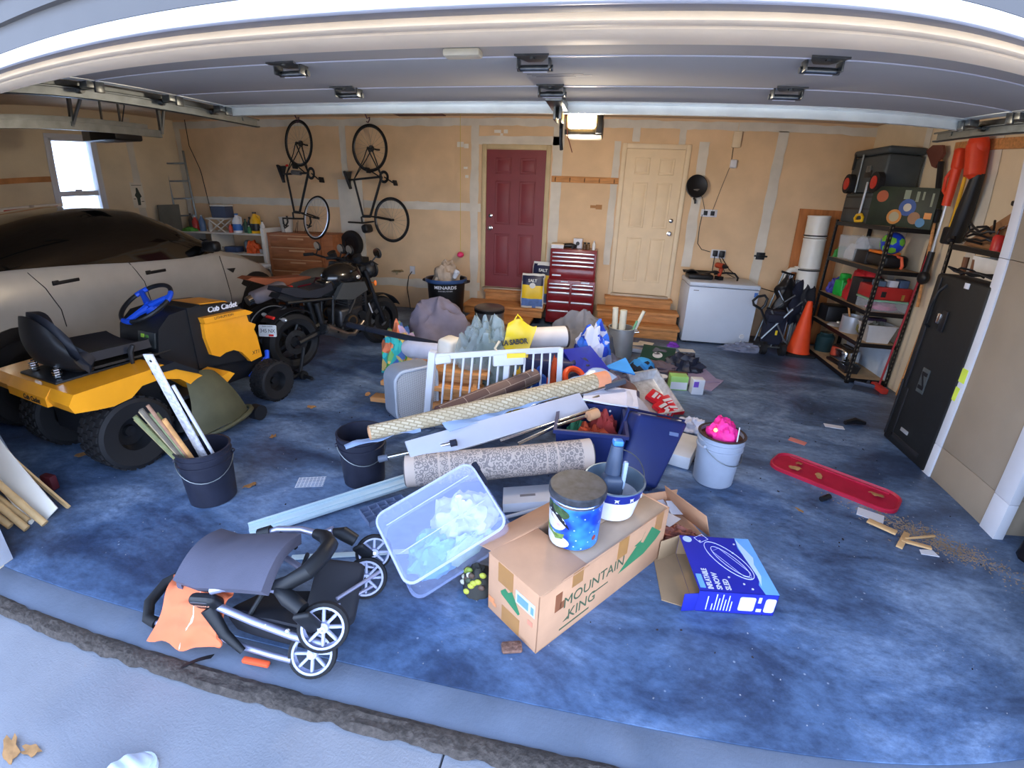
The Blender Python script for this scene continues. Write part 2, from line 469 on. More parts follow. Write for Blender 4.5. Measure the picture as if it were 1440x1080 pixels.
# ------------------------------------------------------------------ doors in the back wall
M_maroon = mat('maroon_door_paint', (122, 46, 52), 0.5, var=0.06)
M_tan_d = mat('cream_door_paint', (226, 202, 165), 0.5, var=0.04)
M_thresh = mat('threshold_metal', (176, 160, 138), 0.5, metal=0.4)
def panel_door(name, x0, x1, z0, z1, m, mcas, knob_left, cw=.07):
    d = struct(name, B().b2((x0, D - .012, z0 + .02), (x1, D + .0, z1)), m)
    w = x1 - x0
    # raised panels in recesses: 2 columns x 3 rows
    for cx in (x0 + w * .29, x0 + w * .71):
        for za, zb in ((z0 + .20, z0 + .84), (z0 + .98, z0 + 1.60), (z0 + 1.70, z0 + 1.92)):
            pw = w * .27
            b = B()
            for k in ((cx - pw / 2, cx - pw / 2 + .016, za, zb), (cx + pw / 2 - .016, cx + pw / 2, za, zb), (cx - pw / 2, cx + pw / 2, za, za + .016), (cx - pw / 2, cx + pw / 2, zb - .016, zb)):
                b.b2((k[0], D - .020, k[2]), (k[1], D - .010, k[3]), .004)
            b.b2((cx - pw / 2 + .035, D - .018, za + .035), (cx + pw / 2 - .035, D - .010, zb - .035), .006)
            obj('door_panel', b, m, d)
    obj('door_casing', B().b2((x0 - cw, D - .03, z0 - .02), (x0 - .004, D, z1 + cw), .006).b2((x1 + .004, D - .03, z0 - .02), (x1 + cw, D, z1 + cw), .006).b2((x0 - .004, D - .03, z1 + .004), (x1 + .004, D, z1 + cw), .006), mcas, d)
    obj('threshold', B().b2((x0 - .03, D - .09, z0 - .03), (x1 + .03, D, z0 + .012), .004), M_thresh, d)
    kx = x0 + .07 if knob_left else x1 - .07
    M = Matrix.Translation((kx, D - .012, z0 + .92)) @ Matrix.Rotation(PI / 2, 4, 'X')
    obj('door_knob', B().lathe([(0, 0), (.034, 0), (.034, .008), (.012, .012), (.012, .03), (.028, .04), (.03, .058), (.02, .068), (0, .07)], 20, M), M_chrome, d)
    M = Matrix.Translation((kx, D - .012, z0 + 1.10)) @ Matrix.Rotation(PI / 2, 4, 'X')
    obj('deadbolt', B().lathe([(0, 0), (.03, 0), (.03, .012), (.018, .018), (0, .018)], 20, M), M_chrome, d)
    return d
panel_door('door_1', -1.01, -.135, .43, 2.458, M_maroon, mat('casing_olive_tan', (196, 176, 138), .6), True)
panel_door('door_2', .995, 1.785, .48, 2.508, M_tan_d, M_cream, False)

# timber steps below the two doors
def steps(label, x0, x1, runs, seed):
    t = thing('timber_steps', label, 'steps', ((x0 + x1) / 2, D - .006, 0))
    hx = (x1 - x0) / 2
    for (xa, xb, ya, yb, za, zb) in runs:
        obj('riser', B().b2((xa, ya, za), (xb, ya + .038, zb - .038), .004), M_wood, t)
        obj('tread', B().b2((xa - .02, ya - .025, zb - .038), (xb + .02, yb, zb), .005), M_wood, t)
    return t
steps('brown timber steps up to the maroon door', -1.16, .02, [(-.40, .40, -.13, 0, .26, .42), (-.62, .56, -.55, -.10, .12, .26), (-.50, .42, -.95, -.52, 0, .13)], 1)
steps('brown timber steps up to the cream door', .85, 1.95, [(-.50, .46, -.16, 0, .32, .46), (-.60, .54, -.42, -.13, .16, .32), (-.58, .54, -.70, -.40, 0, .17)], 2)
# ------------------------------------------------------------------ raised garage door overhead
M_dpanel = mat('door_panel_grey', (176, 172, 166), 0.85, var=0.04, scale=2)
M_rail = mat('strut_steel', (236, 242, 240), 0.38, metal=0.55, var=0.08)
M_rub = mat('black_rubber', (22, 22, 25), 0.75, var=0.15)
ZD = 2.40
dx0, dx1 = -2.03, 2.90
dr = struct('door_3', B().b2((dx0, 2.17, ZD - .004), (dx1, 2.235, ZD + .05), .004), M_rail)
ys = [0.02, 0.545, 1.085, 1.67, 2.21]
for i in range(4):
    sec = obj('door_section', B().b2((dx0, ys[i] + .004, ZD), (dx1, ys[i + 1] - .004, ZD + .045), .006), M_dpanel, dr)
    # end stile of each section
    for xx in (dx0 + .03, dx1 - .03):
        obj('end_stile', B().b2((xx - .035, ys[i] + .01, ZD - .004), (xx + .035, ys[i + 1] - .01, ZD + .001), .002), M_rail, sec)
for yy in ys[1:4]:
    obj('section_joint', B().b2((dx0, yy - .006, ZD - .003), (dx1, yy + .006, ZD + .02), .002), M_white, dr)
obj('reinforcing_strut', B().b2((dx0, 2.19, ZD - .055), (dx1, 2.20, ZD)).b2((dx0, 2.10, ZD - .006), (dx1, 2.20, ZD)).b2((dx0, 2.20, ZD - .055), (dx1, 2.225, ZD - .047)), M_rail, dr)
M_hinge = mat('hinge_steel', (105, 108, 108), 0.35, metal=0.9, var=0.2, scale=30)
def hinge(x, y, s=1.0):
    b = B(Matrix.Translation((x, y, ZD)) @ Matrix.Scale(s, 4))
    b.prism([(-.075, -.06), (.075, -.06), (.06, -.01), (.03, .05), (-.03, .05), (-.06, -.01)], -.008, .0)
    b.tube([(-.08, .055, -.03), (.08, .055, -.03)], .014, 10)
    for k in (-.07, .07): b.box((k, .03, -.02), (.008, .07, .045), .002)
    b.tube([(0, -.03, -.014), (0, -.03, 0)], .012, 6)
    h = obj('hinge', b, M_hinge, dr)
    obj('hinge_roller', B(Matrix.Translation((x, y, ZD)) @ Matrix.Scale(s, 4)).tube([(-.055, .06, -.036), (.055, .06, -.036)], .011, 10), M_white, h)
for x, y in ((.46, 1.10), (1.65, 1.09), (-.75, 1.10), (1.69, 1.66), (-.75, 1.66), (.47, 1.68), ): hinge(x, y)
obj('pencil_marks', B().b2((.38, 1.40, ZD - .0015), (.66, 1.408, ZD)).b2((.42, 1.45, ZD - .0015), (.62, 1.457, ZD)).b2((.40, 1.43, ZD - .0015), (.70, 1.436, ZD)), mat('graphite', (110, 108, 112), .6), dr)
obj('paper_label', B().b2((dx0 + .12, 2.2255, ZD - .045), (dx0 + .24, 2.2275, ZD - .012)), M_white, dr)
obj('clear_bracket', B().b2((.10, .93, ZD - .03), (.26, 1.0, ZD), .01), mat('yellowed_plastic', (222, 210, 180), .3), dr)
obj('opener_bracket', B().b2((.42, 1.80, ZD - .05), (.52, 2.16, ZD - .0), .006).b2((.45, 1.98, ZD - .12), (.465, 2.16, ZD - .0), .003).b2((.485, 1.98, ZD - .12), (.50, 2.16, ZD - .0), .003), M_hinge, dr)
# rollers along both edges
def roller(x, y, s):
    b = B()
    b.tube([(x, y, ZD - .035), (x + s * .10, y, ZD - .035)], .007, 8)
    b.tube([(x + s * .07, y, ZD - .035), (x + s * .095, y, ZD - .035)], .022, 12)
    b.box((x, y, ZD - .02), (.06, .10, .04), .004).box((x - s * .03, y + .03, ZD - .03), (.015, .06, .06), .003)
    obj('roller', b, M_hinge, dr)
for y in (.55, 1.09, 1.67, 2.12):
    roller(dx0 + .01, y, -1); roller(dx1 - .01, y, 1)

# tracks
def track(name, label, x, y0, y1, z, s, hangers):
    t = thing(name, label, 'track', (x, y0, z))
    L = y1 - y0
    b = B().b2((-.004, 0, -.03), (.004, L, .03)).b2((-.004, 0, -.03), (s * .03, L, -.026)).b2((-.004, 0, .026), (s * .03, L, .03)).b2((s * .026, 0, -.03), (s * .03, L, -.02)).b2((s * .026, 0, .02), (s * .03, L, .03))
    b.b2((-.012 * s, .0, .03), (s * .0, L - .15, .065))
    obj('rail', b, M_steel, t)
    for yy, dxx in hangers:
        h = B()
        h.tube([(0, yy, 0), (0, yy, H - z - .001)], .018, 4)
        h.tube([(0, yy, 0), (dxx, yy + .12, H - z - .001)], .014, 4)
        obj('hanger_strap', h, M_steel, t)
    return t
track('door_track', 'galvanised track under the left edge of the raised garage door', dx0 - .09, .16, 2.62, ZD - .055, 1, [(.50, 0), (2.30, .1)])
track('door_track', 'galvanised track under the right edge of the raised garage door', dx1 + .09, .16, 2.62, ZD - .055, -1, [(.50, 0), (2.30, -.1)])
track('door_track', 'long steel track of the third bay by the left window', -3.20, .10, 2.70, 2.29, -1, [(1.75, .25), (2.60, .08)])

# openers
M_lens = mat('lamp_lens', (255, 205, 120), 0.4, emit=5.0)
t = thing('garage_door_opener', 'dark opener unit with a lit amber lamp above the red tool chest', 'opener', (.575, 3.02, 2.40))
obj('housing', B().b2((-.15, -.02, -.09), (.15, .36, .07), .02), mat('opener_housing', (92, 84, 76), .5), t)
obj('lamp_lens', B().b2((-.13, -.10, -.05), (.10, -.021, .07), .03, 4), M_lens, t)
obj('lens_frame', B().b2((-.15, -.03, -.09), (.15, -.018, -.05), .004).b2((.10, -.06, -.08), (.15, -.02, .07), .006), M_black, t)
obj('chain_rail', B().b2((-.02, -2.9, .075), (.02, .05, .105), .003), M_steel, t)
obj('ceiling_strap', B().tube([(-.14, .2, .07), (-.14, .2, .499)], .012, 4).tube([(.14, .2, .07), (.14, .2, .499)], .012, 4), M_steel, t)
t2 = thing('lift_linkage', 'bent steel arm linking the opener rail to the raised door', 'arm', (.475, 2.1, 2.30))
obj('straight_arm', B().b2((-.012, .0, -.0), (.012, .03, .10), .003).tube([(0, .02, .06), (-.01, .55, .18)], .013, 6), M_hinge, t2)
obj('curved_arm', B().tube([(0, .16, .02), (-.01, .24, -.02), (-.01, .27, -.10), (0, .26, -.16)], .013, 6), M_black, t2)
obj('release_cord', B().tube([(0, .40, .16), (.02, .42, -.05), (.06, .44, -.16)], .0035, 5), mat('red_cord', (130, 60, 40), .7), t2)
t = thing('garage_door_opener', 'unlit dark opener unit hanging beside the left window', 'opener', (-4.45, 3.15, 2.40))
obj('housing', B().b2((-.16, -.04, -.09), (.22, .30, .08), .02), M_black, t)
obj('lamp_lens', B().b2((-.30, -.02, -.09), (-.16, .28, .08), .02), mat('dull_lens', (120, 116, 108), .4), t)
obj('ceiling_strap', B().tube([(-.10, .1, .08), (-.10, .1, .499)], .012, 4).tube([(.16, .1, .08), (.16, .1, .499)], .012, 4), M_steel, t)
obj('cord', B().tube([(.18, .1, .08), (.25, .1, .25), (.15, .1, .35), (-.05, .1, .32), (-.12, .1, .42), (.0, .12, .499)], .006, 6), M_black, t)
L = bpy.data.lights.new('opener_bulb', 'POINT'); L.energy = LAMP_W; L.color = (1.0, 0.84, 0.64); L.shadow_soft_size = 0.12
lo = bpy.data.objects.new('opener_bulb', L); COL.objects.link(lo); lo.location = (.56, 3.1, 2.20)
# attic hatch in the ceiling
solo('attic_hatch', B().b2((-2.35, 5.45, H - .012), (-1.62, 6.10, H - .0), .004), mat('hatch_wood', (112, 62, 44), .6), 'dark red brown hatch board on the ceiling over the hanging bicycles', 'hatch')
# ------------------------------------------------------------------ small things on the back wall
def rail(x0, x1, z0, z1, nhook):
    t = thing('hook_rail', 'brown hook board screwed to the wall between the two doors', 'rail', ((x0 + x1) / 2, D, (z0 + z1) / 2), (0, math.atan2(z0 - z1, x1 - x0) * 0, 0))
    w = x1 - x0
    obj('board', B().box((0, -.011, 0), (w, .02, .085), .003), M_wood, t)
    for i in range(nhook):
        x = -w / 2 + .06 + (w - .12) * i / (nhook - 1)
        obj('hook', B().tube([(x, -.021, .02), (x, -.05, .01), (x, -.06, -.02), (x, -.045, -.03)], .005, 6), M_black, t)
rail(-.04, .92, 2.12, 2.04, 5)
t = thing('work_lamp', 'round black dome lamp hung beside the cream door', 'lamp', (1.97, D, 2.02))
M = Matrix.Translation((0, -.13, .03)) @ Matrix.Rotation(math.radians(82), 4, 'X') @ Matrix.Rotation(.2, 4, 'Y')
obj('dome', B().lathe([(.0, -.02), (.10, -.015), (.145, .012), (.15, .03), (.14, .034), (.08, .01), (0, .008)], 32, M), M_black, t)
obj('lamp_body', B().tube([(0, -.02, .03), (0, -.12, .03)], .09, 16).tube([(0, -.06, -.03), (.01, -.08, -.10)], [.10, .05], 12), mat('dusty_grey', (110, 102, 94), .6), t)
obj('hook', B().tube([(0, -.08, -.12), (.02, -.10, -.15), (.03, -.09, -.19)], .014, 8), M_black, t)
obj('cord', B().tube([(.06, -.05, -.08), (.12, -.02, -.10), (.16, -.012, -.2), (.20, -.01, -.32), (.22, -.01, -.34)], .004, 5), M_black, t)
t = thing('wall_box', 'cream control box high on the wall right of the cream door', 'box', (2.42, D, 2.66))
obj('box', B().b2((-.055, -.05, -.10), (.055, 0, .10), .01), M_cream, t)
obj('wire', B().tube([(0, -.01, .1), (.0, -.01, .238)], .004, 5), M_cream, t)
t = thing('wall_box', 'small round white sensor under the cream control box', 'box', (2.43, D, 2.36))
obj('sensor', B().b2((-.045, -.05, -.055), (.045, 0, .055), .02, 3), M_white, t)
obj('wire', B().tube([(-.03, -.01, .05), (-.035, -.01, .2)], .004, 5).tube([(-.04, -.01, -.05), (-.10, -.01, -.3), (-.17, -.01, -.62)], .0035, 5), M_black, t)
t = thing('wall_outlet', 'white double outlet right of the cream door', 'outlet', (2.22, D, 1.71))
obj('cover', B().b2((-.11, -.012, -.05), (.11, 0, .05), .004), M_white, t)
obj('socket', B().b2((-.075, -.016, -.03), (-.02, -.011, .03), .004).b2((.02, -.016, -.03), (.075, -.011, .03), .004), M_black, t)
obj('cord', B().tube([(-.09, -.015, -.02), (-.10, -.012, -.2), (-.09, -.012, -.42), (-.02, -.012, -.50), (.10, -.02, -.525)], .005, 6), M_black, t)
t = thing('wall_outlet', 'outlet with black chargers above the chest freezer', 'outlet', (2.42, D, 1.16))
obj('cover', B().b2((-.08, -.012, -.06), (.12, 0, .06), .004), M_white, t)
obj('charger', B().b2((-.06, -.07, -.03), (.0, -.012, .05), .008).b2((.03, -.07, -.04), (.10, -.012, .05), .008), M_black, t)
obj('cord', B().tube([(-.03, -.04, -.03), (-.03, -.05, -.25)], .006, 6).tube([(.06, -.05, -.03), (.2, -.03, -.2), (.45, -.02, -.38), (.8, -.02, -.46), (1.0, -.02, -.50)], .006, 6).tube([(.03, -.05, -.03), (.15, -.04, -.25), (.4, -.03, -.36), (.55, -.03, -.37)], .005, 6), M_black, t)
solo('wall_bar', B().b2((-.09, -.035, -.012), (.09, -.015, .012), .005).b2((-.06, -.015, -.05), (.06, 0, .05), .004), [M_black], 'slim black bar on a plate beside the leaning plywood', 'handle', loc=(3.02, D, 1.17))
t = thing('wall_outlet', 'white outlet low on the wall above the black trash can', 'outlet', (-2.24, D, .63))
obj('cover', B().b2((-.045, -.012, -.065), (.045, 0, .065), .004), M_white, t)
obj('cord', B().tube([(0, -.03, -.02), (-.06, -.03, -.1), (-.09, -.04, -.3), (-.06, -.05, -.5), (.0, -.15, -.615)], .007, 6), M_black, t)
solo('pipe_stub', B().tube([(-.08, 0, 0), (-.08, -.04, 0), (.05, -.05, .01), (.05, 0, .01)], .018, 8).tube([(-.02, -.05, 0), (-.02, -.05, -.05)], .014, 8).tube([(-.11, -.045, .0), (.1, -.05, .01)], .01, 8), mat('dull_brass', (176, 158, 120), .45, metal=.7), 'small brass pipe stub on the wall left of the outlet', 'pipe', loc=(-2.48, D, .60))
t = thing('pull_cord', 'hot pink ball on a yellow cord hanging beside the maroon door', 'pull cord', (-1.36, 5.95, 0))
obj('cord', B().tube([(0, 0, .97), (0, 0, 2.897)], .0035, 5), mat('yellow_cord', (205, 180, 70), .7), t)
obj('ball', B().ball((0, 0, .94), (.052, .052, .045)), mat('hot_pink', (240, 60, 120), .5), t)
solo('wall_scrap', B().b2((-.11, -.004, -.02), (-.02, 0, .02)).b2((-.03, -.004, -.035), (.06, 0, .03)), mat('torn_paper', (176, 128, 84), .9), 'torn brown paper scrap stuck under the hook board', 'paper', loc=(.66, D, 1.72))
M_patch = mat('spackle', (225, 220, 210), .9)
b = B()
for x, z, w, h in ((-1.42, 2.52, .10, .07), (-1.33, 2.50, .07, .06), (-1.34, 2.20, .06, .03), (-1.32, 2.08, .05, .04), (-.86, 2.70, .10, .04), (-.74, 2.70, .06, .05), (-.80, 2.66, .04, .03)):
    b.b2((x - w / 2, D - .003, z - h / 2), (x + w / 2, D, z + h / 2))
tag(struct('trim_50', b, M_patch), 'white spackle patches on the wall above and beside the maroon door', kind='structure')
# ------------------------------------------------------------------ against the back wall: cabinets and bins
M_red = mat('tool_chest_red', (122, 18, 26), 0.32, var=0.08, coat=.3)
M_alu = mat('aluminium_pull', (225, 228, 232), 0.28, metal=0.7, var=0.05)
t = thing('tool_chest', 'dark red tool chest of many drawers on a roller cabinet between the doors', 'tool chest', (.385, D - .02, 0))
obj('cabinet', B().b2((-.345, -.46, .06), (.345, 0, .70), .008), M_red, t)
obj('top_chest', B().b2((-.33, -.40, .70), (.33, 0, 1.13), .008), M_red, t)
obj('caster', B().tube([(-.28, -.38, .03), (-.25, -.38, .03)], .03, 12).tube([(.25, -.38, .03), (.28, -.38, .03)], .03, 12).tube([(-.28, -.08, .03), (-.25, -.08, .03)], .03, 12).tube([(.25, -.08, .03), (.28, -.08, .03)], .03, 12).b2((-.3, -.42, .05), (.3, -.05, .065)), M_black, t)
def drawer(x0, x1, z0, z1, y):
    d = obj('drawer', B().b2((x0, y - .014, z0), (x1, y, z1), .004), M_red, t)
    obj('drawer_pull', B().b2((x0 + .006, y - .028, z1 - .030), (x1 - .006, y - .012, z1 - .008), .005), M_alu, d)
for z0, z1 in ((1.045, 1.095), (.985, 1.04), (.925, .98), (.865, .92)): drawer(-.305, .305, z0, z1, -.40)
obj('drop_front', B().b2((-.31, -.41, .72), (.31, -.40, .85), .004), M_red, t)
for z0, z1 in ((.605, .655), (.535, .60), (.40, .53), (.265, .395), (.10, .26)):
    drawer(-.325, -.01, z0, z1, -.46); drawer(.01, .325, z0, z1, -.46)
obj('name_plate', B().b2((-.29, -.414, .745), (-.16, -.41, .765)).b2((-.15, -.464, .67), (-.05, -.46, .685)).b2((.14, -.464, .665), (.26, -.46, .688)), M_alu, t)
# on the tool chest
def on_chest(name, label, cat, parts, x, y):
    t = thing(name, label, cat, (x, y, 1.13))
    for n, b, m in parts: obj(n, b, m, t)
yc = D - .24
on_chest('parts_box', 'flat white box on the left end of the tool chest', 'box', [('box', B().b2((-.09, -.12, 0), (.09, .12, .05), .004), M_white), ('lid', B().b2((-.093, -.123, .05), (.093, .123, .062), .003), M_cream)], .14, yc)
on_chest('hand_tool', 'black power tool lying on the tool chest', 'tool', [('body', B().tube([(-.10, 0, .035), (.02, 0, .04), (.10, .02, .03)], [.03, .036, .022], 10), M_black), ('handle', B().tube([(.02, 0, .03), (.05, -.10, .02)], .02, 8), M_black)], .31, yc)
on_chest('square_speaker', 'white square box with a round dark port on the tool chest', 'speaker', [('cabinet', B().b2((-.065, -.05, 0), (.065, .05, .14), .006), M_white), ('port', B().tube([(0, -.052, .07), (0, -.049, .07)], .028, 18), M_black)], .42, yc + .1)
for k, (x, lb, col) in enumerate(((.53, 'left small brown jar on the tool chest', (92, 70, 50)), (.58, 'right small brown jar on the tool chest', (110, 84, 58)))):
    on_chest('glass_jar', lb, 'jar', [('jar', B().lathe([(0, 0), (.024, 0), (.026, .01), (.026, .07), (.018, .08), (.018, .085), (0, .085)], 16), mat('jar_%d' % k, col, .2)), ('lid', B().lathe([(0, .085), (.021, .085), (.021, .10), (0, .10)], 16), M_black)], x, yc - .05)
on_chest('spray_bottle', 'small clear spray bottle at the right end of the tool chest', 'bottle', [('bottle', B().lathe([(0, 0), (.022, 0), (.024, .01), (.024, .08), (.01, .11), (0, .11)], 16), mat('frosted_plastic', (225, 225, 220), .25)), ('nozzle', B().b2((-.008, -.03, .11), (.008, .012, .13), .003), M_white)], .66, yc - .05)

# black trash can
t = thing('trash_can', 'black wheeled trash can heaped with rags beside the maroon door', 'trash can', (-1.34, 5.20, 0))
obj('bin', B().lathe([(0, .0), (.21, 0), (.225, .02), (.245, .35), (.265, .64), (.285, .66), (.285, .70), (.262, .70), (.25, .66), (.21, .05), (0, .04)], 36), M_black, t)
for s in (-1, 1): obj('handle', B().tube([(s * .27, -.07, .655), (s * .32, -.06, .665), (s * .335, 0, .665), (s * .32, .06, .665), (s * .27, .07, .655)], .016, 8), M_black, t)
obj('trash_liner', B().lathe([(.262, .69), (.292, .705), (.296, .67), (.290, .655), (.288, .67), (.284, .70)], 36), mat('blue_liner', (50, 76, 120), .3), t)
obj('lettering', B(), M_white, t) if False else None
def bend(me_o, r, zc, fr):
    """wrap flat print (x along, z up) round a cylinder"""
    for v in me_o.data.vertices:
        x, y, z = v.co; a = x / r; rr = r + fr * (z - zc) + .001 - y
        v.co = (rr * math.sin(a), -rr * math.cos(a), z)
o = text('lettering', 'MENARDS', .062, M_white, t, Matrix.Translation((.07, 0, .60)) @ Matrix.Rotation(PI / 2, 4, 'X'), bold=True, sx=1.15)
bend(o, .262, .60, .07)
o = text('lettering', 'SAVE BIG MONEY', .022, M_white, t, Matrix.Translation((.07, 0, .552)) @ Matrix.Rotation(PI / 2, 4, 'X'), sx=1.2)
bend(o, .258, .552, .07)
solo('crumpled_rags', lump((-1.34, 5.20, .66), .17, .17, .24, 5, .35, 2.2), mat('rag_grey', (168, 150, 132), .9, var=.25, scale=9), 'grey brown rags heaped in the black trash can', 'rags')
solo('paper_cup', B().lathe([(0, 0), (.03, 0), (.042, .1), (.038, .1), (.026, .006), (0, .006)], 16), M_white, 'white paper cup on the rags in the trash can', 'cup', loc=(-1.17, 5.05, .74), rot=(.3, .5, 0))
# stainless pedal bin
t = thing('pedal_bin', 'round stainless pedal bin in front of the maroon door steps', 'bin', (-.64, 4.94, 0))
obj('bin', B().lathe([(0, 0), (.195, 0), (.20, .01), (.20, .36), (.19, .37), (0, .37)], 36), mat('brushed_steel', (190, 192, 196), .3, metal=.9, var=.1, stretch=(1, 1, 20)), t)
obj('band', B().lathe([(.201, .325), (.206, .33), (.206, .36), (.201, .365)], 36), M_black, t)
obj('lid', B().lathe([(.203, .368), (.203, .385), (.17, .405), (0, .412), (0, .37)], 36), mat('smoked_lid', (112, 104, 102), .35, metal=.5), t)
obj('pedal', B().b2((-.04, -.25, .01), (.04, -.19, .03), .006), M_black, t)
# salt bags on the steps
M_bagw = mat('bag_white', (220, 220, 214), .45, var=.06)
M_bagn = mat('bag_navy', (24, 30, 62), .4, var=.15)
M_bagy = mat('bag_yellow', (238, 200, 40), .4, var=.08)
M_bagb = mat('bag_blue', (96, 128, 190), .4, var=.3, scale=14)
def sack(label, loc, rz, w, h, dp, tilt):
    t = thing('feed_sack', label, 'bag', loc, (tilt, 0, rz))
    def shell(z0, z1, k):
        b = B()
        def fn(u, v):
            z = z0 + (z1 - z0) * v; q = z / h
            fat = max(.06, math.sin(PI * min(1, max(0, q * .93 + .05))) ** .55)
            a = 2 * PI * u
            x = math.copysign(abs(math.cos(a)) ** .6, math.cos(a)) * w / 2 * (.94 + .06 * fat)
            y = math.copysign(abs(math.sin(a)) ** .8, math.sin(a)) * dp / 2 * fat
            p = Vector((x, y, z)); return wob(p, .010, 9, k)
        b.grid(fn, 32, max(2, int((z1 - z0) * 36)), closed_u=True)
        return b
    b = shell(0, h, 1); nn = max(2, int(h * 36)) + 1
    b.f.append(tuple(i * nn for i in range(32))); b.mi.append(0); b.f.append(tuple(i * nn + nn - 1 for i in range(32))); b.mi.append(0)
    o = obj('sack', b, [M_bagw, M_bagn, M_bagy, M_bagb], t)
    for p in o.data.polygons:
        z = p.center.z / h; x = p.center.x / (w / 2); front = p.normal.y < -.25 and abs(x) < .9
        p.material_index = (1 if .68 < z < .93 else 2 if .27 < z <= .68 + .0 else 3 if z <= .27 and z > .03 else 0) if front else 0
    obj('print', B().ball((0, -dp / 2 - .001, h * .66), (w * .13, .006, w * .12)), M_bagw, t)
    o = text('lettering', 'SALT', w * .17, M_bagw, t, Matrix.Translation((0, -dp / 2 * .95 - .012, h * .80)) @ Matrix.Rotation(PI / 2, 4, 'X'), bold=True)
    return t
sack('yellow and navy sack standing in front on the timber steps', (-.165, 5.62, .265), .05, .34, .50, .13, -.10)
sack('taller navy topped sack leaning against the maroon door frame', (-.06, 5.93, .265), -.1, .36, .64, .12, -.10)

# chest freezer
M_frz = mat('freezer_white', (196, 206, 222), .35, var=.02)
fx0, fx1, fy0, fy1 = 1.985, 2.90, 5.46, 6.09
t = thing('chest_freezer', 'white chest freezer with tools on its lid', 'freezer', ((fx0 + fx1) / 2, (fy0 + fy1) / 2, 0), (0, 0, .04))
hw, hd = (fx1 - fx0) / 2, (fy1 - fy0) / 2
obj('cabinet', B().b2((-hw, -hd, .02), (hw, hd, .78), .012), M_frz, t)
obj('lid', B().b2((-hw - .004, -hd - .012, .786), (hw + .004, hd, .845), .016, 3), M_frz, t)
obj('foot', B().b2((-hw + .03, -hd + .03, 0), (-hw + .08, -hd + .08, .02)).b2((hw - .08, -hd + .03, 0), (hw - .03, -hd + .08, .02)).b2((-hw + .03, hd - .08, 0), (-hw + .08, hd - .03, .02)).b2((hw - .08, hd - .08, 0), (hw - .03, hd - .03, .02)), M_black, t)
obj('control_dial', B().lathe([(0, 0), (.035, 0), (.03, .015), (0, .015)], 16, Matrix.Translation((hw - .11, -hd, .14)) @ Matrix.Rotation(PI / 2, 4, 'X')).tube([(hw - .11, -hd - .004, .09), (hw - .11, -hd - .004, .06)], .01, 8), mat('freezer_grey', (205, 206, 212), .4), t)
obj('energy_label', B().b2((hw - .06, -hd - .002, .69), (hw - .015, -hd, .75)), mat('label_blue', (70, 120, 200), .5), t)
obj('lettering', B().b2((-hw + .06, -hd - .002, .725), (-hw + .13, -hd, .737)), mat('label_grey', (130, 130, 140), .5), t)
# on the freezer
M_orange = mat('tool_orange', (168, 62, 36), .45)
t = thing('cordless_drill', 'orange red cordless drill standing on the white freezer', 'drill', (2.43, 5.80, .845), (0, 0, .5))
obj('battery', B().b2((-.035, -.06, 0), (.035, .05, .05), .008), M_black, t)
obj('grip', B().tube([(0, 0, .05), (0, -.02, .16)], [.026, .03], 10), M_orange, t)
obj('motor_body', B().tube([(0, .08, .19), (0, -.06, .19)], .038, 12), M_orange, t)
obj('chuck', B().tube([(0, -.06, .19), (0, -.10, .19), (0, -.14, .19)], [.03, .026, .012], 12), M_black, t)
t = thing('tool_bag', 'flat black soft tool bag on the left of the freezer lid', 'bag', (2.16, 5.78, .845), (0, 0, .1))
obj('bag', B().b2((-.17, -.11, 0), (.17, .12, .07), .025, 3), M_black, t)
obj('flap', B().sheet(lambda u, v: (-.2 + .46 * u, -.05 + .2 * v, .085 + .035 * math.sin(u * 9) * (1 - v) + .015 * math.sin(v * 7)), 14, 6, .01), M_black, t)
obj('strap', B().tube([(.2, .0, .07), (.36, -.02, .10), (.46, -.06, .10), (.50, -.1, .05), (.49, -.12, .014)], .014, 6), M_black, t)
solo('plastic_bag_scrap', lump((2.78, 5.28, 0), .22, .09, .09, 11, .5, 3), mat('grey_film', (120, 128, 150), .25, var=.3), 'crumpled grey plastic bag on the floor before the freezer', 'plastic bag')

# folded wagon, folded camp chairs, cone
M_navy = mat('navy_cloth', (26, 30, 48), .85, var=.25)
t = thing('folding_wagon', 'folded black wagon with its loop handle raised before the freezer', 'wagon', (3.08, 5.30, 0))
obj('handle', B().tube([(-.02, -.02, .33), (-.17, -.03, .58)], .014, 8).tube([(-.17, -.03, .58), (-.27, -.03, .63), (-.29, -.03, .68), (-.24, -.03, .74), (-.16, -.03, .76), (-.12, -.03, .72), (-.13, -.03, .64), (-.17, -.03, .58)], .017, 8), M_black, t)
obj('body', B().box((.06, .05, .34), (.26, .2, .46), .05, 3).box((.02, -.02, .48), (.2, .18, .12), .04), M_navy, t)
for x, y in ((-.06, -.10), (.18, -.1)):
    obj('wheel', B().tube([(x - .03, y, .085), (x + .03, y, .085)], .085, 16), M_rub, t)
obj('frame', B().tube([(-.1, -.07, .2), (.2, -.08, .62)], .012, 6).tube([(.2, -.08, .18), (-.05, -.07, .58)], .012, 6).tube([(-.1, -.08, .1), (.22, -.08, .1)], .012, 6), M_steel, t)
obj('catch', B().box((.06, -.1, .30), (.025, .02, .06), .005), mat('safety_yellow', (230, 200, 40), .5), t)
M_leg = mat('grey_tube', (128, 134, 142), .35, metal=.6)
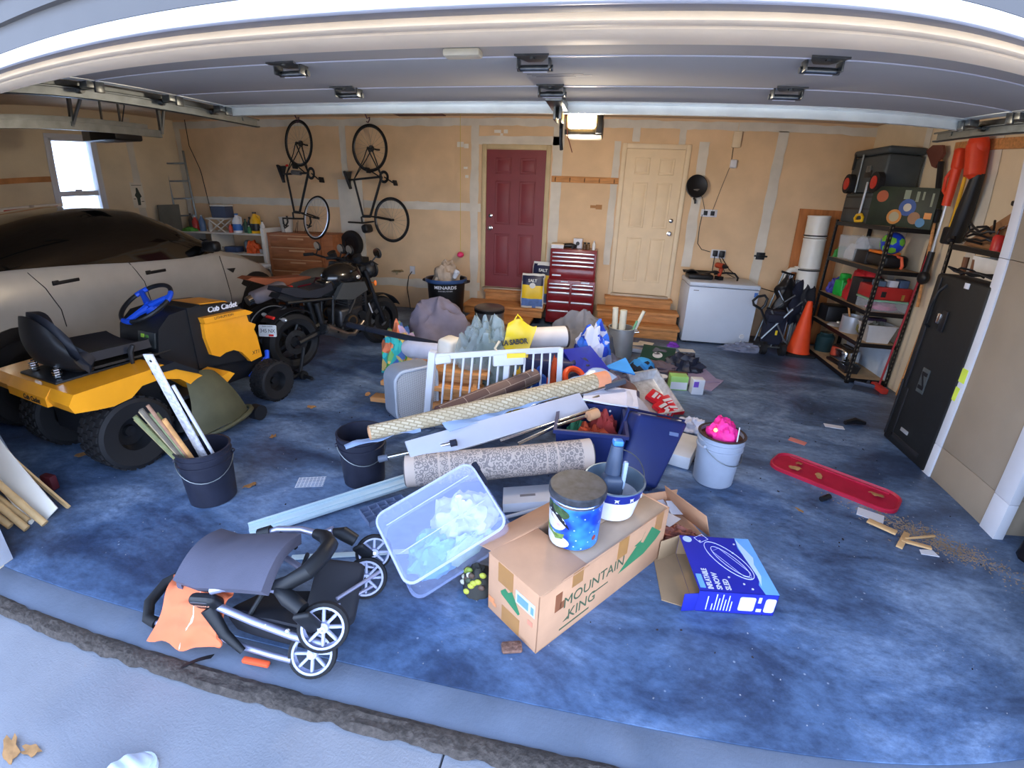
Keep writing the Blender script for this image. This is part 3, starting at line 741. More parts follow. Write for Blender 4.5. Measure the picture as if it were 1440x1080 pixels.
for k, (lb, x, y, h, m) in enumerate((('folded black camp chair leaning left of the others by the plywood', 3.20, 5.56, 1.05, M_black), ('folded navy camp chair in the middle beside the cone', 3.40, 5.60, .98, M_navy), ('folded dark camp chair half hidden behind the cone', 3.59, 5.60, .92, mat('charcoal_cloth', (34, 36, 44), .85)))):
    t = thing('camp_chair', lb, 'chair', (x, y, 0), (-.16, .12, .2 * k), 'folded camp chairs by the plywood')
    for i in range(4):
        a = -.075 + .05 * i
        obj('leg', B().tube([(a * 1.5, -.03 + .012 * i, .012), (a * .5, .0, h * .96)], .011, 8), M_leg, t)
    obj('cloth', B().grid(lambda u, v: wob(((.075 + .035 * math.sin(v * PI)) * math.cos(2 * PI * u), (.05 + .03 * math.sin(v * PI)) * math.sin(2 * PI * u), h * (.36 + .58 * v) + .03 * math.sin(u * 25)), .055, 8, k), 32, 18, closed_u=True), m, t)
    obj('arm_strut', B().tube([(-.1, -.07, h * .5), (.12, -.08, h * .72)], .01, 6).tube([(.1, -.08, h * .5), (-.1, -.06, h * .74)], .01, 6), M_leg, t)
t = thing('luggage_cart', 'folded steel luggage cart leaning at the plywood', 'cart', (3.12, 5.75, 0), (-.1, .22, 0))
for s in (-.06, .06): obj('upright', B().tube([(s, 0, .02), (s, 0, 1.02)], .012, 8), M_steel, t)
obj('crossbar', B().tube([(-.09, 0, 1.02), (.09, 0, 1.02)], .016, 8).box((0, 0, .80), (.16, .03, .04), .006).box((0, 0, .5), (.16, .03, .03), .006), M_black, t)
t = thing('traffic_cone', 'orange traffic cone standing left of the black shelving', 'cone', (3.52, 5.36, 0))
obj('cone', B().lathe([(.155, .03), (.14, .05), (.035, .70), (.028, .715), (.018, .715), (.125, .05)], 32), mat('cone_orange', (232, 74, 30), .5, var=.08), t)
obj('base', B().prism(rrect(.37, .37, .05), 0, .032), M_rub, t)
# plywood sheet behind, white duct sections, plastic elbow
solo('plywood_sheet', B(Matrix.Translation((3.40, D - .19, 0)) @ Matrix.Rotation(math.radians(-4.6), 4, 'X')).b2((0, 0, 0), (.60, .018, 1.84)), mat('plywood', (178, 112, 62), .75, var=.22, scale=4, stretch=(6, 6, .8)), 'orange brown plywood sheet leaning on the back wall behind the white duct', 'plywood')
M_duct = mat('duct_white', (225, 222, 214), .35, var=.05)
t = thing('white_duct', 'stack of white tube sections strapped together beside the shelving', 'duct', (3.63, 5.86, 0), (0, -.035, 0))
for z0, z1 in ((.70, 1.07), (1.075, 1.47), (1.475, 1.76)):
    obj('tube_section', B().lathe([(.12, z0), (.135, z0 + .01), (.135, z1 - .02), (.14, z1 - .018), (.14, z1), (.128, z1), (.12, z1 - .03), (.115, z0 + .02)], 32), M_duct, t)
for z in (1.05, 1.50): obj('strap', B().lathe([(.137, z), (.144, z), (.144, z + .018), (.137, z + .018)], 32), M_black, t)
obj('lower_stand', B().lathe([(0, 0), (.11, 0), (.11, .69), (.12, .70), (0, .70)], 24), M_duct, t)
obj('lower_cap', B().lathe([(0, .695), (.13, .695), (.13, .715), (0, .715)], 24), M_duct, t)
t = thing('plastic_elbow', 'white plastic pipe elbow standing by the folded chairs', 'pipe', (3.32, 5.88, 0))
obj('pipe', B().tube([(0, 0, 0), (0, 0, .92), (.01, 0, .99), (.06, 0, 1.04), (.14, 0, 1.05)], .035, 14), M_duct, t)
obj('collar', B().tube([(0, 0, .80), (0, 0, .86)], .042, 14).tube([(.10, 0, 1.05), (.15, 0, 1.05)], .042, 14), M_duct, t)
# ------------------------------------------------------------------ right side: steel shelving and what is on it
M_shelfb = mat('shelf_black_steel', (24, 24, 27), .4, metal=.3, var=.15)
M_board = mat('shelf_particle_board', (176, 150, 116), .85, var=.12, scale=20)
def shelving(name, label, x0, x1, y0, y1, levels, h, board=True):
    t = thing(name, label, 'shelves', ((x0 + x1) / 2, (y0 + y1) / 2, 0))
    hx, hy = (x1 - x0) / 2, (y1 - y0) / 2
    for sx in (-1, 1):
        for sy in (-1, 1):
            X, Y = sx * hx, sy * hy
            b = B().b2((X, Y, 0), (X - sx * .036, Y - sy * .003, h)).b2((X, Y, 0), (X - sx * .003, Y - sy * .036, h))
            p = obj('post', b, M_shelfb, t)
            s = B()
            z = .04
            while z < h - .03:
                s.b2((X - sx * .012, Y - sy * -.0012, z), (X - sx * .024, Y + sy * .0008, z + .022)); s.b2((X + sx * .0008, Y - sy * .012, z), (X + sx * .0012, Y - sy * .024, z + .022)); z += .05
            tag(obj('post_slots', s, mat('slot_light', (112, 104, 92), .7), p), kind='stuff')
    for z in levels:
        b = B()
        b.b2((-hx + .003, -hy + .003, z - .045), (-hx + .006, hy - .003, z)).b2((hx - .006, -hy + .003, z - .045), (hx - .003, hy - .003, z))
        b.b2((-hx + .003, -hy + .003, z - .045), (hx - .003, -hy + .006, z)).b2((-hx + .003, hy - .006, z - .045), (hx - .003, hy - .003, z))
        b.b2((-hx + .003, -hy + .003, z - .02), (-hx + .025, hy - .003, z - .017)).b2((hx - .025, -hy + .003, z - .02), (hx - .003, hy - .003, z - .017))
        sh = obj('shelf_beams', b, M_shelfb, t)
        obj('shelf_board', B().b2((-hx + .008, -hy + .008, z - .016), (hx - .008, hy - .008, z)), M_board, sh)
    return t
SX0, SX1, SY0, SY1 = 3.69, 4.13, 4.30, 5.62
shelving('shelving_unit', 'black slotted steel shelving of five full shelves in the right back corner', SX0, SX1, SY0, SY1, [.065, .48, .83, 1.275, 1.71], 1.73)
shelving('shelving_unit', 'second black steel shelving half hidden behind the tall black case', 3.72, 4.13, 2.40, 3.36, [.065, .60, 1.14, 1.635], 1.70)
M_blk2 = mat('black_box', (28, 28, 32), .55, var=.15)
M_gcrate = mat('crate_grey', (62, 70, 74), .5, var=.1)
M_clear = mat('clear_plastic', (225, 232, 238), .12, var=.02, alpha=.28)
# top shelf
t = thing('rolling_tool_box', 'tall grey rolling tool box on top of the corner shelving', 'tool box', (3.92, 5.24, 1.71))
obj('upper_box', B().b2((-.19, -.43, .34), (.19, .40, .74), .03, 3), M_gcrate, t)
obj('lid', B().b2((-.20, -.44, .745), (.20, .41, .82), .03, 3), M_gcrate, t)
obj('lower_drawers', B().b2((-.19, -.42, .0), (.19, .39, .335), .02), M_gcrate, t)
obj('drawer_line', B().b2((-.196, -.36, .15), (-.188, .33, .17)).b2((-.196, -.36, .28), (-.188, .33, .30)).b2((-.198, -.15, .50), (-.188, .02, .58), .01), M_black, t)
obj('latch', B().b2((-.205, -.12, .56), (-.19, -.02, .63), .006), M_steel, t)
obj('pull_handle', B().tube([(-.205, .12, .34), (-.205, .12, .76)], .012, 8), M_steel, t)
obj('strap', B().b2((-.206, .32, .60), (-.19, .36, .78), .004), M_black, t)
for y in (.27, -.40):
    w = obj('wheel', B().tube([(-.26, y, .44), (-.195, y, .44)], .11, 24), M_rub, t)
    obj('wheel_hub', B().tube([(-.268, y, .44), (-.259, y, .44)], .068, 20).tube([(-.272, y, .44), (-.267, y, .44)], .02, 10), mat('hub_red', (196, 50, 40), .5), w)
t = thing('game_box', 'dark green picture box with round coloured badges on the top shelf', 'box', (3.90, 4.56, 1.71), (0, 0, -.96))
obj('carton', B().b2((-.33, -.06, 0), (.33, .06, .40), .003), mat('carton_green_black', (34, 46, 34), .5, var=.5, scale=5), t)
prints = [(-.22, .30, .06, (170, 84, 52)), (.06, .20, .085, (52, 84, 150)), (.06, .20, .04, (200, 190, 170)), (-.05, .10, .075, (196, 130, 60)), (-.05, .10, .05, (170, 160, 130)), (.15, .10, .06, (150, 110, 80)), (.22, .06, .045, (80, 130, 170))]
for i, (x, z, r, c) in enumerate(prints):
    y = -.0605 - .0006 * i
    obj('printed_badge', B().tube([(x, y + .0004, z), (x, y - .0004, z)], r, 20), mat('badge_%d' % i, c, .5), t)
obj('printed_text', B().b2((.0, -.0612, .28), (.06, -.06, .37)).b2((.12, -.0612, .26), (.15, -.06, .36)).b2((.18, -.0612, .28), (.20, -.06, .36)).b2((.27, -.0612, .22), (.29, -.06, .35)), mat('print_pale', (130, 140, 120), .5), t)
obj('price_sticker', B().b2((.24, -.0615, .10), (.31, -.06, .16)), mat('sticker_orange', (226, 150, 80), .5), t)
t = thing('hand_saw', 'yellow handled saw standing against the grey tool box', 'saw', (3.715, 5.10, 1.71), (0, -.05, 0))
obj('handle', B().tube([(0, -.09, .03), (0, .06, .02), (0, .09, .05), (0, .05, .09), (0, -.05, .10), (0, -.10, .07)], .016, 8, closed=True), mat('saw_yellow', (236, 190, 30), .45), t)
obj('blade', B().tube([(0, -.0, .10), (0, -.05, .45)], .012, 6), M_alu, t)
# second shelf from top z 1.275
t = thing('clear_tote', 'clear plastic tote of white cloths on the upper middle shelf', 'tote', (3.90, 5.26, 1.275))
obj('tote', B().lathe([(.0, 0), (.23, 0), (.26, .28), (.275, .28), (.25, .285), (.225, .012), (0, .012)], 4, Matrix.Diagonal((.95, 1.25, 1, 1)) @ Matrix.Rotation(PI / 4, 4, 'Z')), M_clear, t)
solo('white_cloth', lump((3.90, 5.26, 1.29), .13, .18, .22, 4, .3, 2), mat('cloth_white', (222, 222, 226), .9), 'folded white cloth inside the clear tote on the shelving', 'cloth')
solo('green_toy', lump((3.83, 5.555, 1.276), .08, .045, .12, 8, .4, 3), mat('toy_green', (60, 140, 60), .5), 'small green toy at the far end of the upper middle shelf', 'toy')
t = thing('toy_ball', 'blue and green toy ball on the upper middle shelf', 'ball', (3.86, 4.52, 1.54))
obj('ball', B().ball((0, 0, 0), .115, 24, 14), mat('ball_blue', (30, 66, 190), .3), t)
for v in ((-1, -.2, .5), (-.6, -1, .3), (-1, .5, -.3), (-.3, -.8, -.7), (-.9, -.6, -.6), (.4, -.9, .2)):
    n = Vector(v).normalized()
    obj('green_patch', B(axis(n * .105, n * .118)).lathe([(0, .012), (.02, .0115), (.042, .005), (.042, .0)], 6), mat('ball_green', (120, 190, 60), .4), t)
t = thing('leaf_blower', 'orange and black garden tool under the toy ball', 'tool', (3.90, 4.62, 1.275))
obj('body', B().box((0, 0, .08), (.26, .40, .13), .04, 3), M_black, t)
obj('orange_cover', B().box((-.03, .03, .16), (.2, .30, .03), .012), mat('tool_orange_bright', (228, 120, 30), .5), t)
obj('orange_handle', B().tube([(.0, -.12, .14), (.02, -.24, .13), (.03, -.27, .05), (.03, -.26, .02)], .016, 8), mat('handle_coral', (226, 96, 60), .5), t)
solo('fry_pan', B().lathe([(0, 0), (.10, 0), (.125, .04), (.12, .04), (.095, .006), (0, .006)], 28).tube([(-.05, .10, .035), (-.09, .26, .05)], .012, 8), M_black, 'black round pan with a handle at the near end of the upper middle shelf', 'pan', loc=(3.85, 4.44, 1.276), rot=(0, 0, 2.4)) if False else None
solo('black_case', B().b2((-.14, -.16, 0), (.14, .16, .15), .02), M_blk2, 'black tool case between the clear tote and the orange garden tool', 'case', loc=(3.90, 4.955, 1.275))
# third z .83
solo('purple_toy', lump((3.84, 5.50, .831), .09, .09, .16, 3, .4, 3), mat('toy_violet', (62, 56, 150), .5), 'blue violet toy heap at the far end of the middle shelf', 'toy')
t = thing('green_jug', 'bright green plastic jug on the middle shelf', 'jug', (3.82, 5.27, .83), (0, 0, .3))
obj('jug', B().b2((-.07, -.09, 0), (.07, .09, .20), .03, 3).b2((-.05, -.05, .19), (.05, .05, .28), .02), mat('jug_green', (30, 165, 60), .4), t)
obj('handle', B().tube([(-.06, -.05, .22), (-.10, -.09, .2), (-.09, -.09, .08)], .014, 8), mat('jug_green', (30, 165, 60), .4), t)
solo('red_jacket', lump((3.95, 5.08, .831), .16, .22, .40, 6, .35, 2.2), mat('jacket_red', (186, 34, 40), .7, var=.25), 'crumpled red jacket piled on the middle shelf', 'jacket')
solo('black_carton', B().b2((-.13, -.10, 0), (.15, .10, .30), .006), M_blk2, 'black upright carton beside the red metal case', 'box', loc=(3.86, 4.79, .83), rot=(0, 0, .1))
t = thing('clear_bin', 'long clear bin with a pale green lid under the red case', 'bin', (3.91, 4.49, .83))
obj('bin', B().b2((-.19, -.17, 0), (.19, .17, .11), .012), M_clear, t)
obj('lid', B().b2((-.20, -.18, .11), (.20, .18, .13), .006), mat('lid_mint', (150, 190, 160), .4, alpha=.8), t)
solo('pink_cloth', lump((3.91, 4.47, .845), .14, .10, .07, 7, .3), mat('pink_cloth', (200, 90, 120), .8), 'pink cloth inside the clear bin on the shelving', 'cloth')
t = thing('red_case', 'red metal tool case on the clear bin', 'tool case', (3.91, 4.50, .962))
obj('case', B().b2((-.19, -.18, 0), (.19, .18, .135), .01), mat('case_red', (172, 38, 36), .4), t)
obj('case_latch', B().b2((-.12, -.186, .03), (-.07, -.18, .09), .004), M_black, t)
obj('case_latch', B().b2((.09, -.186, .01), (.12, -.18, .07), .004), mat('brass', (200, 165, 90), .3, metal=.8), t)
for i, (x, c) in enumerate(((-.12, (90, 110, 130)), (.0, (200, 200, 205)), (.11, (70, 90, 120)))):
    solo('small_box', B().b2((-.045, -.06, 0), (.045, .06, .06 + .01 * i), .004), mat('small_box_%d' % i, c, .5), ('leftmost small grey blue box on the red tool case', 'small white box in the middle on the red tool case', 'rightmost small slate box on the red tool case')[i], 'box', loc=(3.91 + x, 4.42, 1.0975))
# fourth z .48
solo('black_bin', B().b2((-.15, -.14, 0), (.15, .14, .2), .02), M_black, 'black bin at the far end of the lower shelf', 'bin', loc=(3.88, 5.44, .48))
t = thing('steel_stock_pot', 'shiny steel pot with a wooden spoon on the lower shelf', 'pot', (3.83, 4.82, .48))
obj('pot', B().lathe([(0, 0), (.115, 0), (.12, .01), (.12, .19), (.126, .195), (.115, .195), (.112, .012), (0, .012)], 32), mat('pot_steel', (196, 200, 206), .34, metal=.6, var=.08), t)
obj('spoon', B().tube([(.02, .02, .02), (-.06, .10, .33)], .011, 8), M_wood, t)
solo('pan_lid', B().lathe([(.0, .05), (.02, .05), (.025, .035), (.10, .02), (.125, 0), (.0, 0)], 28), M_alu, 'pale domed pan lid beside the steel pot', 'lid', loc=(3.82, 5.13, .481))
solo('purple_box', B().b2((-.10, -.05, 0), (.12, .05, .22), .01), mat('box_plum', (52, 32, 62), .6), 'dark plum box right of the steel pot', 'box', loc=(3.98, 4.68, .48))
t = thing('grey_basket', 'pale grey plastic basket on the near end of the lower shelf', 'basket', (3.92, 4.45, .48))
obj('basket', B().lathe([(0, 0), (.15, 0), (.20, .19), (.215, .19), (.215, .2), (.19, .2), (.14, .01), (0, .01)], 4, Matrix.Diagonal((1.05, .85, 1, 1)) @ Matrix.Rotation(PI / 4, 4, 'Z')), mat('basket_grey', (196, 192, 188), .6), t)
obj('contents', lump((0, 0, .02), .10, .08, .17, 9, .4), mat('dark_contents', (90, 92, 84), .8), t)
solo('wire_coil', B().tube([(.07 * math.cos(a * .7) , .02 * a * .1, .09 + .07 * math.sin(a * .7)) for a in range(40)], .009, 5), mat('brass_wire', (120, 110, 60), .5), 'small coil of wire beside the grey basket', 'wire', loc=(3.90, 4.665, .48))
# bottom z .065
solo('glass_jar', B().lathe([(0, 0), (.10, 0), (.11, .02), (.11, .2), (.08, .23), (.08, .25), (0, .25)], 24), mat('teal_glass', (34, 58, 62), .12), 'dark teal glass jar on the bottom shelf', 'jar', loc=(3.85, 5.42, .065))
t = thing('chrome_toaster', 'shiny chrome toaster on the bottom shelf', 'toaster', (3.87, 4.86, .065), (0, 0, .12))
obj('shell', B().b2((-.11, -.17, .02), (.11, .17, .22), .06, 5), M_chrome, t)
obj('base', B().b2((-.115, -.175, 0), (.115, .175, .04), .015), M_black, t)
obj('slots', B().b2((-.06, -.12, .218), (-.02, .12, .223)).b2((.02, -.12, .218), (.06, .12, .223)), M_black, t)
solo('black_tray', B().lathe([(0, 0), (.10, 0), (.12, .09), (.11, .09), (.095, .01), (0, .01)], 4, Matrix.Diagonal((1, 1.2, 1, 1)) @ Matrix.Rotation(PI / 4, 4, 'Z')), mat('smoke_tray', (40, 42, 46), .2), 'smoky black tray in front of the chrome toaster', 'tray', loc=(3.80, 4.55, .065))
solo('plastic_sheet', B(Matrix.Translation((4.115, 4.75, .066)) @ Matrix.Rotation(-.10, 4, 'Y')).b2((-.008, -.42, 0), (0, .6, .37)), mat('sheet_pale', (196, 208, 222), .4), 'pale blue plastic sheet at the back of the bottom shelf', 'sheet')

# tall black hard case leaning at the chase
t = thing('hard_case', 'tall black molded case standing on end beside the tan chase', 'case', (3.54, 2.605, 0))
M_case = mat('case_black', (20, 22, 24), .55, var=.2, scale=40, bump=.1, bscale=200)
obj('shell', B().b2((-.12, -.31, 0), (.12, .31, 1.43), .025, 3), M_case, t)
obj('ridge', B().b2((-.132, .22, .50), (-.118, .24, 1.40), .005), M_blk2, t); obj('ridge', B().b2((-.132, .27, .05), (-.118, .29, .55), .005), M_blk2, t)
obj('recess', B().b2((-.126, -.20, .06), (-.118, .20, .10), .003).b2((-.126, .18, .06), (-.118, .20, .50), .003), M_blk2, t)
obj('handle', B().tube([(-.12, .20, 1.02), (-.16, .20, 1.04), (-.165, .19, 1.18), (-.16, .16, 1.30), (-.12, .15, 1.36)], .012, 8), M_black, t)
obj('latch', B().b2((-.14, .08, 1.07), (-.118, .13, 1.15), .006), M_chrome, t)
obj('latch', B().b2((-.135, .02, 1.02), (-.118, .08, 1.18), .006), M_black, t)
em = obj('emblem_plate', B().b2((-.127, .0, .52), (-.119, .09, .72), .002), mat('plate_grey', (70, 76, 78), .4), t)
obj('emblem_mark', B(Matrix.Translation((-.128, .045, .62)) @ Matrix(((0, 0, 1, 0), (1, 0, 0, 0), (0, 1, 0, 0), (0, 0, 0, 1)))).prism([(-.035, .07), (.035, .07), (.035, .045), (-.01, -.04), (.035, -.04), (.035, -.07), (-.035, -.07), (-.035, -.045), (.01, .04), (-.035, .04)], -.001, .001), M_black, em)
obj('name_label', B().b2((-.127, -.0, .16), (-.119, .10, .19), .001), M_alu, t)
obj('paper_tag', B().b2((-.127, -.10, 1.37), (-.119, -.05, 1.41), .001), M_white, t)
for n_, (y_, z_, lb) in enumerate(((2.28, .80, 'upper yellow green sticky note on the white corner board'), (2.30, .66, 'lower yellow green sticky note on the white corner board'))):
    solo('sticky_note', B().box((0, 0, 0), (.004, .07, .10), rot=(.1 * n_, 0, 0)), mat('note_lime', (205, 225, 80), .7), lb, 'note', loc=(3.4285, y_, z_))
# black bag outside of the chase
t = thing('dark_bag', 'black plastic bag with pale specks right of the tan chase', 'bag', (3.74, 1.10, 0))
obj('bag', lump((0, 0, 0), .29, .27, .70, 12, .3, 2.2), mat('bin_bag_black', (14, 14, 20), .25, var=.3), t)
b = B(); rnd = random.Random(4)
for i in range(14):
    a = rnd.uniform(2.6, 4.6); z = rnd.uniform(.05, .5); b.ball((.28 * math.cos(a), .26 * math.sin(a), z), .014, 6, 4)
tag(obj('speckles', b, M_white, t), kind='stuff')

# tools on the right wall
solo('tool_rail', B().b2((4.125, 2.95, 2.46), (4.15, 4.35, 2.555), .003), M_wood, 'brown wooden rail high on the right wall above the garden tools', 'rail')
M_tro = mat('trimmer_orange', (222, 66, 34), .45)
t = thing('blower', 'bright orange blower with a long black nozzle on the right wall', 'blower', (4.03, 3.80, 2.2))
obj('motor_body', B().ball((0, .02, .28), (.085, .115, .13)).tube([(0, .02, .28), (0, -.02, .02)], [.10, .085], 14), M_tro, t)
obj('end_cap', B().tube([(0, -.02, .03), (0, -.025, -.01)], [.085, .04], 14), M_tro, t)
obj('nozzle', B().tube([(.02, -.05, .05), (.03, .02, -.30), (.04, .08, -.56)], [.055, .075, .07], 12), M_black, t)
t = thing('yellow_axe', 'yellow handled tool with a black head between the blower and trimmer', 'tool', (4.06, 3.95, 1.60))
obj('handle', B().tube([(0, .02, .16), (0, .0, .75)], .017, 8), mat('handle_yellow', (226, 170, 30), .45), t)
obj('grip', B().tube([(0, 0, .74), (.02, -.01, .96)], .022, 8), M_black, t)
obj('head', B().box((0, .03, .08), (.05, .14, .16), .02), M_black, t)
t = thing('string_trimmer', 'orange string trimmer with a silver shaft on the right wall', 'trimmer', (4.05, 4.10, 1.45))
obj('motor_body', B().box((0, .0, .93), (.09, .11, .20), .03, 3).tube([(0, 0, .85), (0, .02, .50)], [.045, .04], 10), M_tro, t)
obj('handle_loop', B().tube([(0, .04, .86), (-.02, .10, .76), (-.02, .09, .64), (0, .03, .58)], .017, 8), M_tro, t)
obj('shaft', B().tube([(0, .02, .50), (0, .03, .02)], .014, 8), M_alu, t)
obj('grip', B().tube([(0, .03, .06), (0, .04, -.16)], .03, 10).ball((0, .04, -.2), (.05, .07, .07)), M_black, t)
t = thing('garden_hoe', 'long wooden handled hoe with a dark red blade on the right wall', 'hoe', (4.08, 4.30, .95))
obj('handle', B().tube([(0, -.16, 0), (0, .0, .95)], .016, 8).tube([(0, 0, .95), (0, .17, 1.52)], .014, 8), M_wood, t)
obj('blade', B().prism([(-.22, .02), (-.12, .07), (.05, .06), (.10, -.02), (.02, -.16), (-.05, -.14)], -.015, .015, Matrix.Translation((-.01, .20, 1.52)) @ Matrix(((0, 0, 1, 0), (-1, 0, 0, 0), (0, 1, 0, 0), (0, 0, 0, 1)))), mat('blade_rust', (108, 62, 52), .5), t)
obj('socket', B().tube([(0, .14, 1.42), (0, .06, 1.12)], .03, 8).box((0, -.02, .90), (.06, .08, .14), .02), M_black, t)
t = thing('red_broom', 'thin red broom handle leaning on the corner shelving with its head on the floor', 'broom', (3.97, 4.16, 0))
obj('handle', B().tube([(-.0, .0, .05), (.10, .06, 1.46)], .011, 8), mat('broom_red', (160, 36, 46), .4), t)
obj('broom_head', B().box((.0, -.02, .035), (.07, .26, .06), .015), mat('broom_head_red', (190, 52, 42), .6), t)
solo('dustpan', B().prism([(-.13, -.12), (.13, -.12), (.12, .12), (-.12, .12)], 0, .01).b2((-.13, .09, 0), (.13, .12, .05), .006).tube([(0, .12, .03), (.0, .26, .05)], .016, 8), mat('dustpan_slate', (58, 68, 88), .5), 'slate blue dustpan on the floor before the corner shelving', 'dustpan', loc=(3.83, 4.12, .001), rot=(0, 0, -.5))
solo('wooden_stick', B().tube([(4.12, 4.05, .0), (4.13, 4.02, .92)], .017, 8), M_wood, 'short wooden stick standing between the shelving units', 'stick')
solo('black_clamp', B().tube([(0, 0, .03), (.10, .05, .04), (.20, .06, .02)], [.02, .03, .018], 8), M_black, 'black lever tool on the floor by the foot of the tall case', 'tool', loc=(3.16, 3.05, 0))
# on the second shelving
t = thing('cable_coil', 'tangled black cable coil on the second shelving', 'cable', (3.775, 3.10, 1.635))
rnd = random.Random(6)
obj('cable', B().tube([(.04 * math.cos(a * .55) + .015 * rnd.random(), .15 * math.sin(a * .55) + .03 * rnd.random(), .03 + .006 * a * (.5 + .5 * rnd.random())) for a in range(34)], .010, 6), M_black, t)
obj('plug', B().box((-.10, .18, .03), (.05, .03, .03), .008), M_black, t)
solo('red_can', B().lathe([(0, 0), (.05, 0), (.05, .10), (.035, .12), (0, .12)], 18), mat('can_red', (190, 44, 40), .4), 'small red can beside the cable coil', 'can', loc=(3.78, 2.86, 1.636))
t = thing('mitre_stand', 'brown panel with a chrome bracket leaning on the second shelving', 'board', (3.87, 2.80, 1.636), (0, 0, 0))
obj('panel', B(Matrix(((0, 0, 1, 0), (1, 0, 0, 0), (0, 1, 0, 0), (0, 0, 0, 1)))).prism([(-.1, 0), (.60, 0), (.57, .03), (.05, .33), (-.1, .36)], -.012, .012), mat('panel_brown', (150, 108, 72), .6), t)
obj('bracket', B().tube([(-.03, .2, .02), (-.04, .16, .16), (-.04, .02, .22), (-.04, -.06, .19)], .012, 8), M_chrome, t)
obj('top_bar', B().box((-.02, .0, .36), (.06, .22, .04), .012), M_black, t)
solo('white_bin', B().lathe([(0, 0), (.15, 0), (.20, .40), (.215, .40), (.215, .43), (.19, .43), (.14, .012), (0, .012)], 4, Matrix.Diagonal((.85, 1.25, 1, 1)) @ Matrix.Rotation(PI / 4, 4, 'Z')), mat('bin_white', (226, 224, 220), .5), 'white plastic bin on the second shelving above the tall case', 'bin', loc=(3.90, 2.90, 1.141), rot=(0, 0, 0))
solo('wood_blocks', B().box((0, 0, .025), (.12, .2, .05), .004, rot=(0, 0, .3)).box((.0, .0, .075), (.1, .16, .045), .004, rot=(0, 0, -.2)), M_wood, 'two wood offcuts stacked above the tall case', 'wood', loc=(3.54, 2.45, 1.43)) if False else None
t = thing('black_cord_heap', 'loose black cord on the top of the tall case', 'cord', (3.54, 2.62, 1.43))
obj('cord', B().tube([(.10 * math.cos(a * .8), .22 * math.sin(a * .61 + .4), .012 + .045 * abs(math.sin(a * .9))) for a in range(22)], .008, 6), M_black, t)
for k, (y, lb) in enumerate(((3.27, 'farther wooden tool handle standing on the second shelving'), (3.15, 'nearer wooden tool handle standing on the second shelving'))):
    solo('wooden_tool', B().tube([(0, 0, 0), (.0, .02, .40)], [.02, .024], 8), mat('handle_dark_wood', (128, 84, 56), .6), lb, 'handle', loc=(3.85, y, 1.141))
# ------------------------------------------------------------------ left bay: car
M_car = mat('car_paint_pearl', (186, 182, 174), .35, metal=.25, var=.05, coat=.5)
M_cglass = mat('tinted_glass', (8, 10, 12), .04, var=.1, coat=.6)
CX, CY = -4.60, 2.75
t = thing('car', 'pearl grey electric car with dark windows parked nose in at the left', 'car', (CX, CY, 0))
T0 = Matrix.Translation((-CX, -CY, 0))
def interp(tab, y):
    for a, b in zip(tab, tab[1:]):
        if y <= b[0]:
            k = (y - a[0]) / (b[0] - a[0]); k = max(0, k)
            return [p + (q - p) * k for p, q in zip(a, b)]
    return tab[-1]
st = [(.30, .45, .90, .70, .62), (.42, .30, 1.06, .86, .74), (.75, .24, 1.21, .935, .84), (1.3, .20, 1.285, .955, .88), (2.0, .20, 1.225, .96, .90), (2.5, .20, 1.175, .96, .90), (3.2, .20, 1.135, .955, .89), (3.66, .20, 1.14, .95, .85), (4.15, .20, 1.03, .935, .78), (4.5, .22, .90, .89, .70), (4.80, .28, .74, .78, .60), (4.97, .38, .58, .58, .46)]
def body(u, v):
    y = .30 + (4.97 - .30) * u
    _, zs, zt, hw, ht = interp(st, y)
    ring = [(0, zs), (hw * .86, zs), (hw * .97, zs + .12), (hw, zs + .34), (hw * .985, zs + (zt - zs) * .68), (ht + (hw - ht) * .75, zt - .06), (ht, zt), (ht * .5, zt + .03), (0, zt + .04)]
    full = ring + [(-x, z) for x, z in reversed(ring[1:-1])]
    n = len(full); k = v * n; i = int(k) % n
    x, z = full[i]
    return (CX + x, y, z)
b = B(T0)
nu, nv = 40, 16
vs = [body(i / nu, j / nv) for i in range(nu + 1) for j in range(nv)]
fs = [(i * nv + j, i * nv + (j + 1) % nv, (i + 1) * nv + (j + 1) % nv, (i + 1) * nv + j) for i in range(nu) for j in range(nv)]
fs += [tuple(range(nv)), tuple(nu * nv + j for j in range(nv))]
b.raw(vs, fs)
obj('body', b, M_car, t, ang=50)
gh = [(.62, 1.12, .80, .55), (1.0, 1.39, .88, .56), (1.3, 1.48, .91, .58), (1.58, 1.545, .915, .60), (2.0, 1.61, .92, .61), (2.5, 1.645, .92, .62), (2.95, 1.60, .915, .61), (3.3, 1.46, .90, .63), (3.66, 1.25, .875, .68), (3.95, 1.09, .80, .72)]
def green(i, j):
    y = .62 + (3.95 - .62) * i / 30
    _, zr, hb, hr = interp(gh, y); _, zs, zt, hw, ht = interp(st, y)
    zb = min(zt - .035, zr - .02)
    half = [(hb + .012, zb), (hb * .93 + hr * .07, zb + (zr - zb) * .35), (hb * .6 + hr * .4, zb + (zr - zb) * .72), (hr + .02, zb + (zr - zb) * .96), (hr * .8, zr + .01), (0, zr + .03)]
    full = half + [(-x, z) for x, z in reversed(half[:-1])]
    return (CX + full[j][0], y, full[j][1])
b = B(T0); b.raw([green(i, j) for i in range(31) for j in range(11)], [(i * 11 + j, i * 11 + j + 1, (i + 1) * 11 + j + 1, (i + 1) * 11 + j) for i in range(30) for j in range(10)])
obj('window_glass', b, M_cglass, t, ang=60)
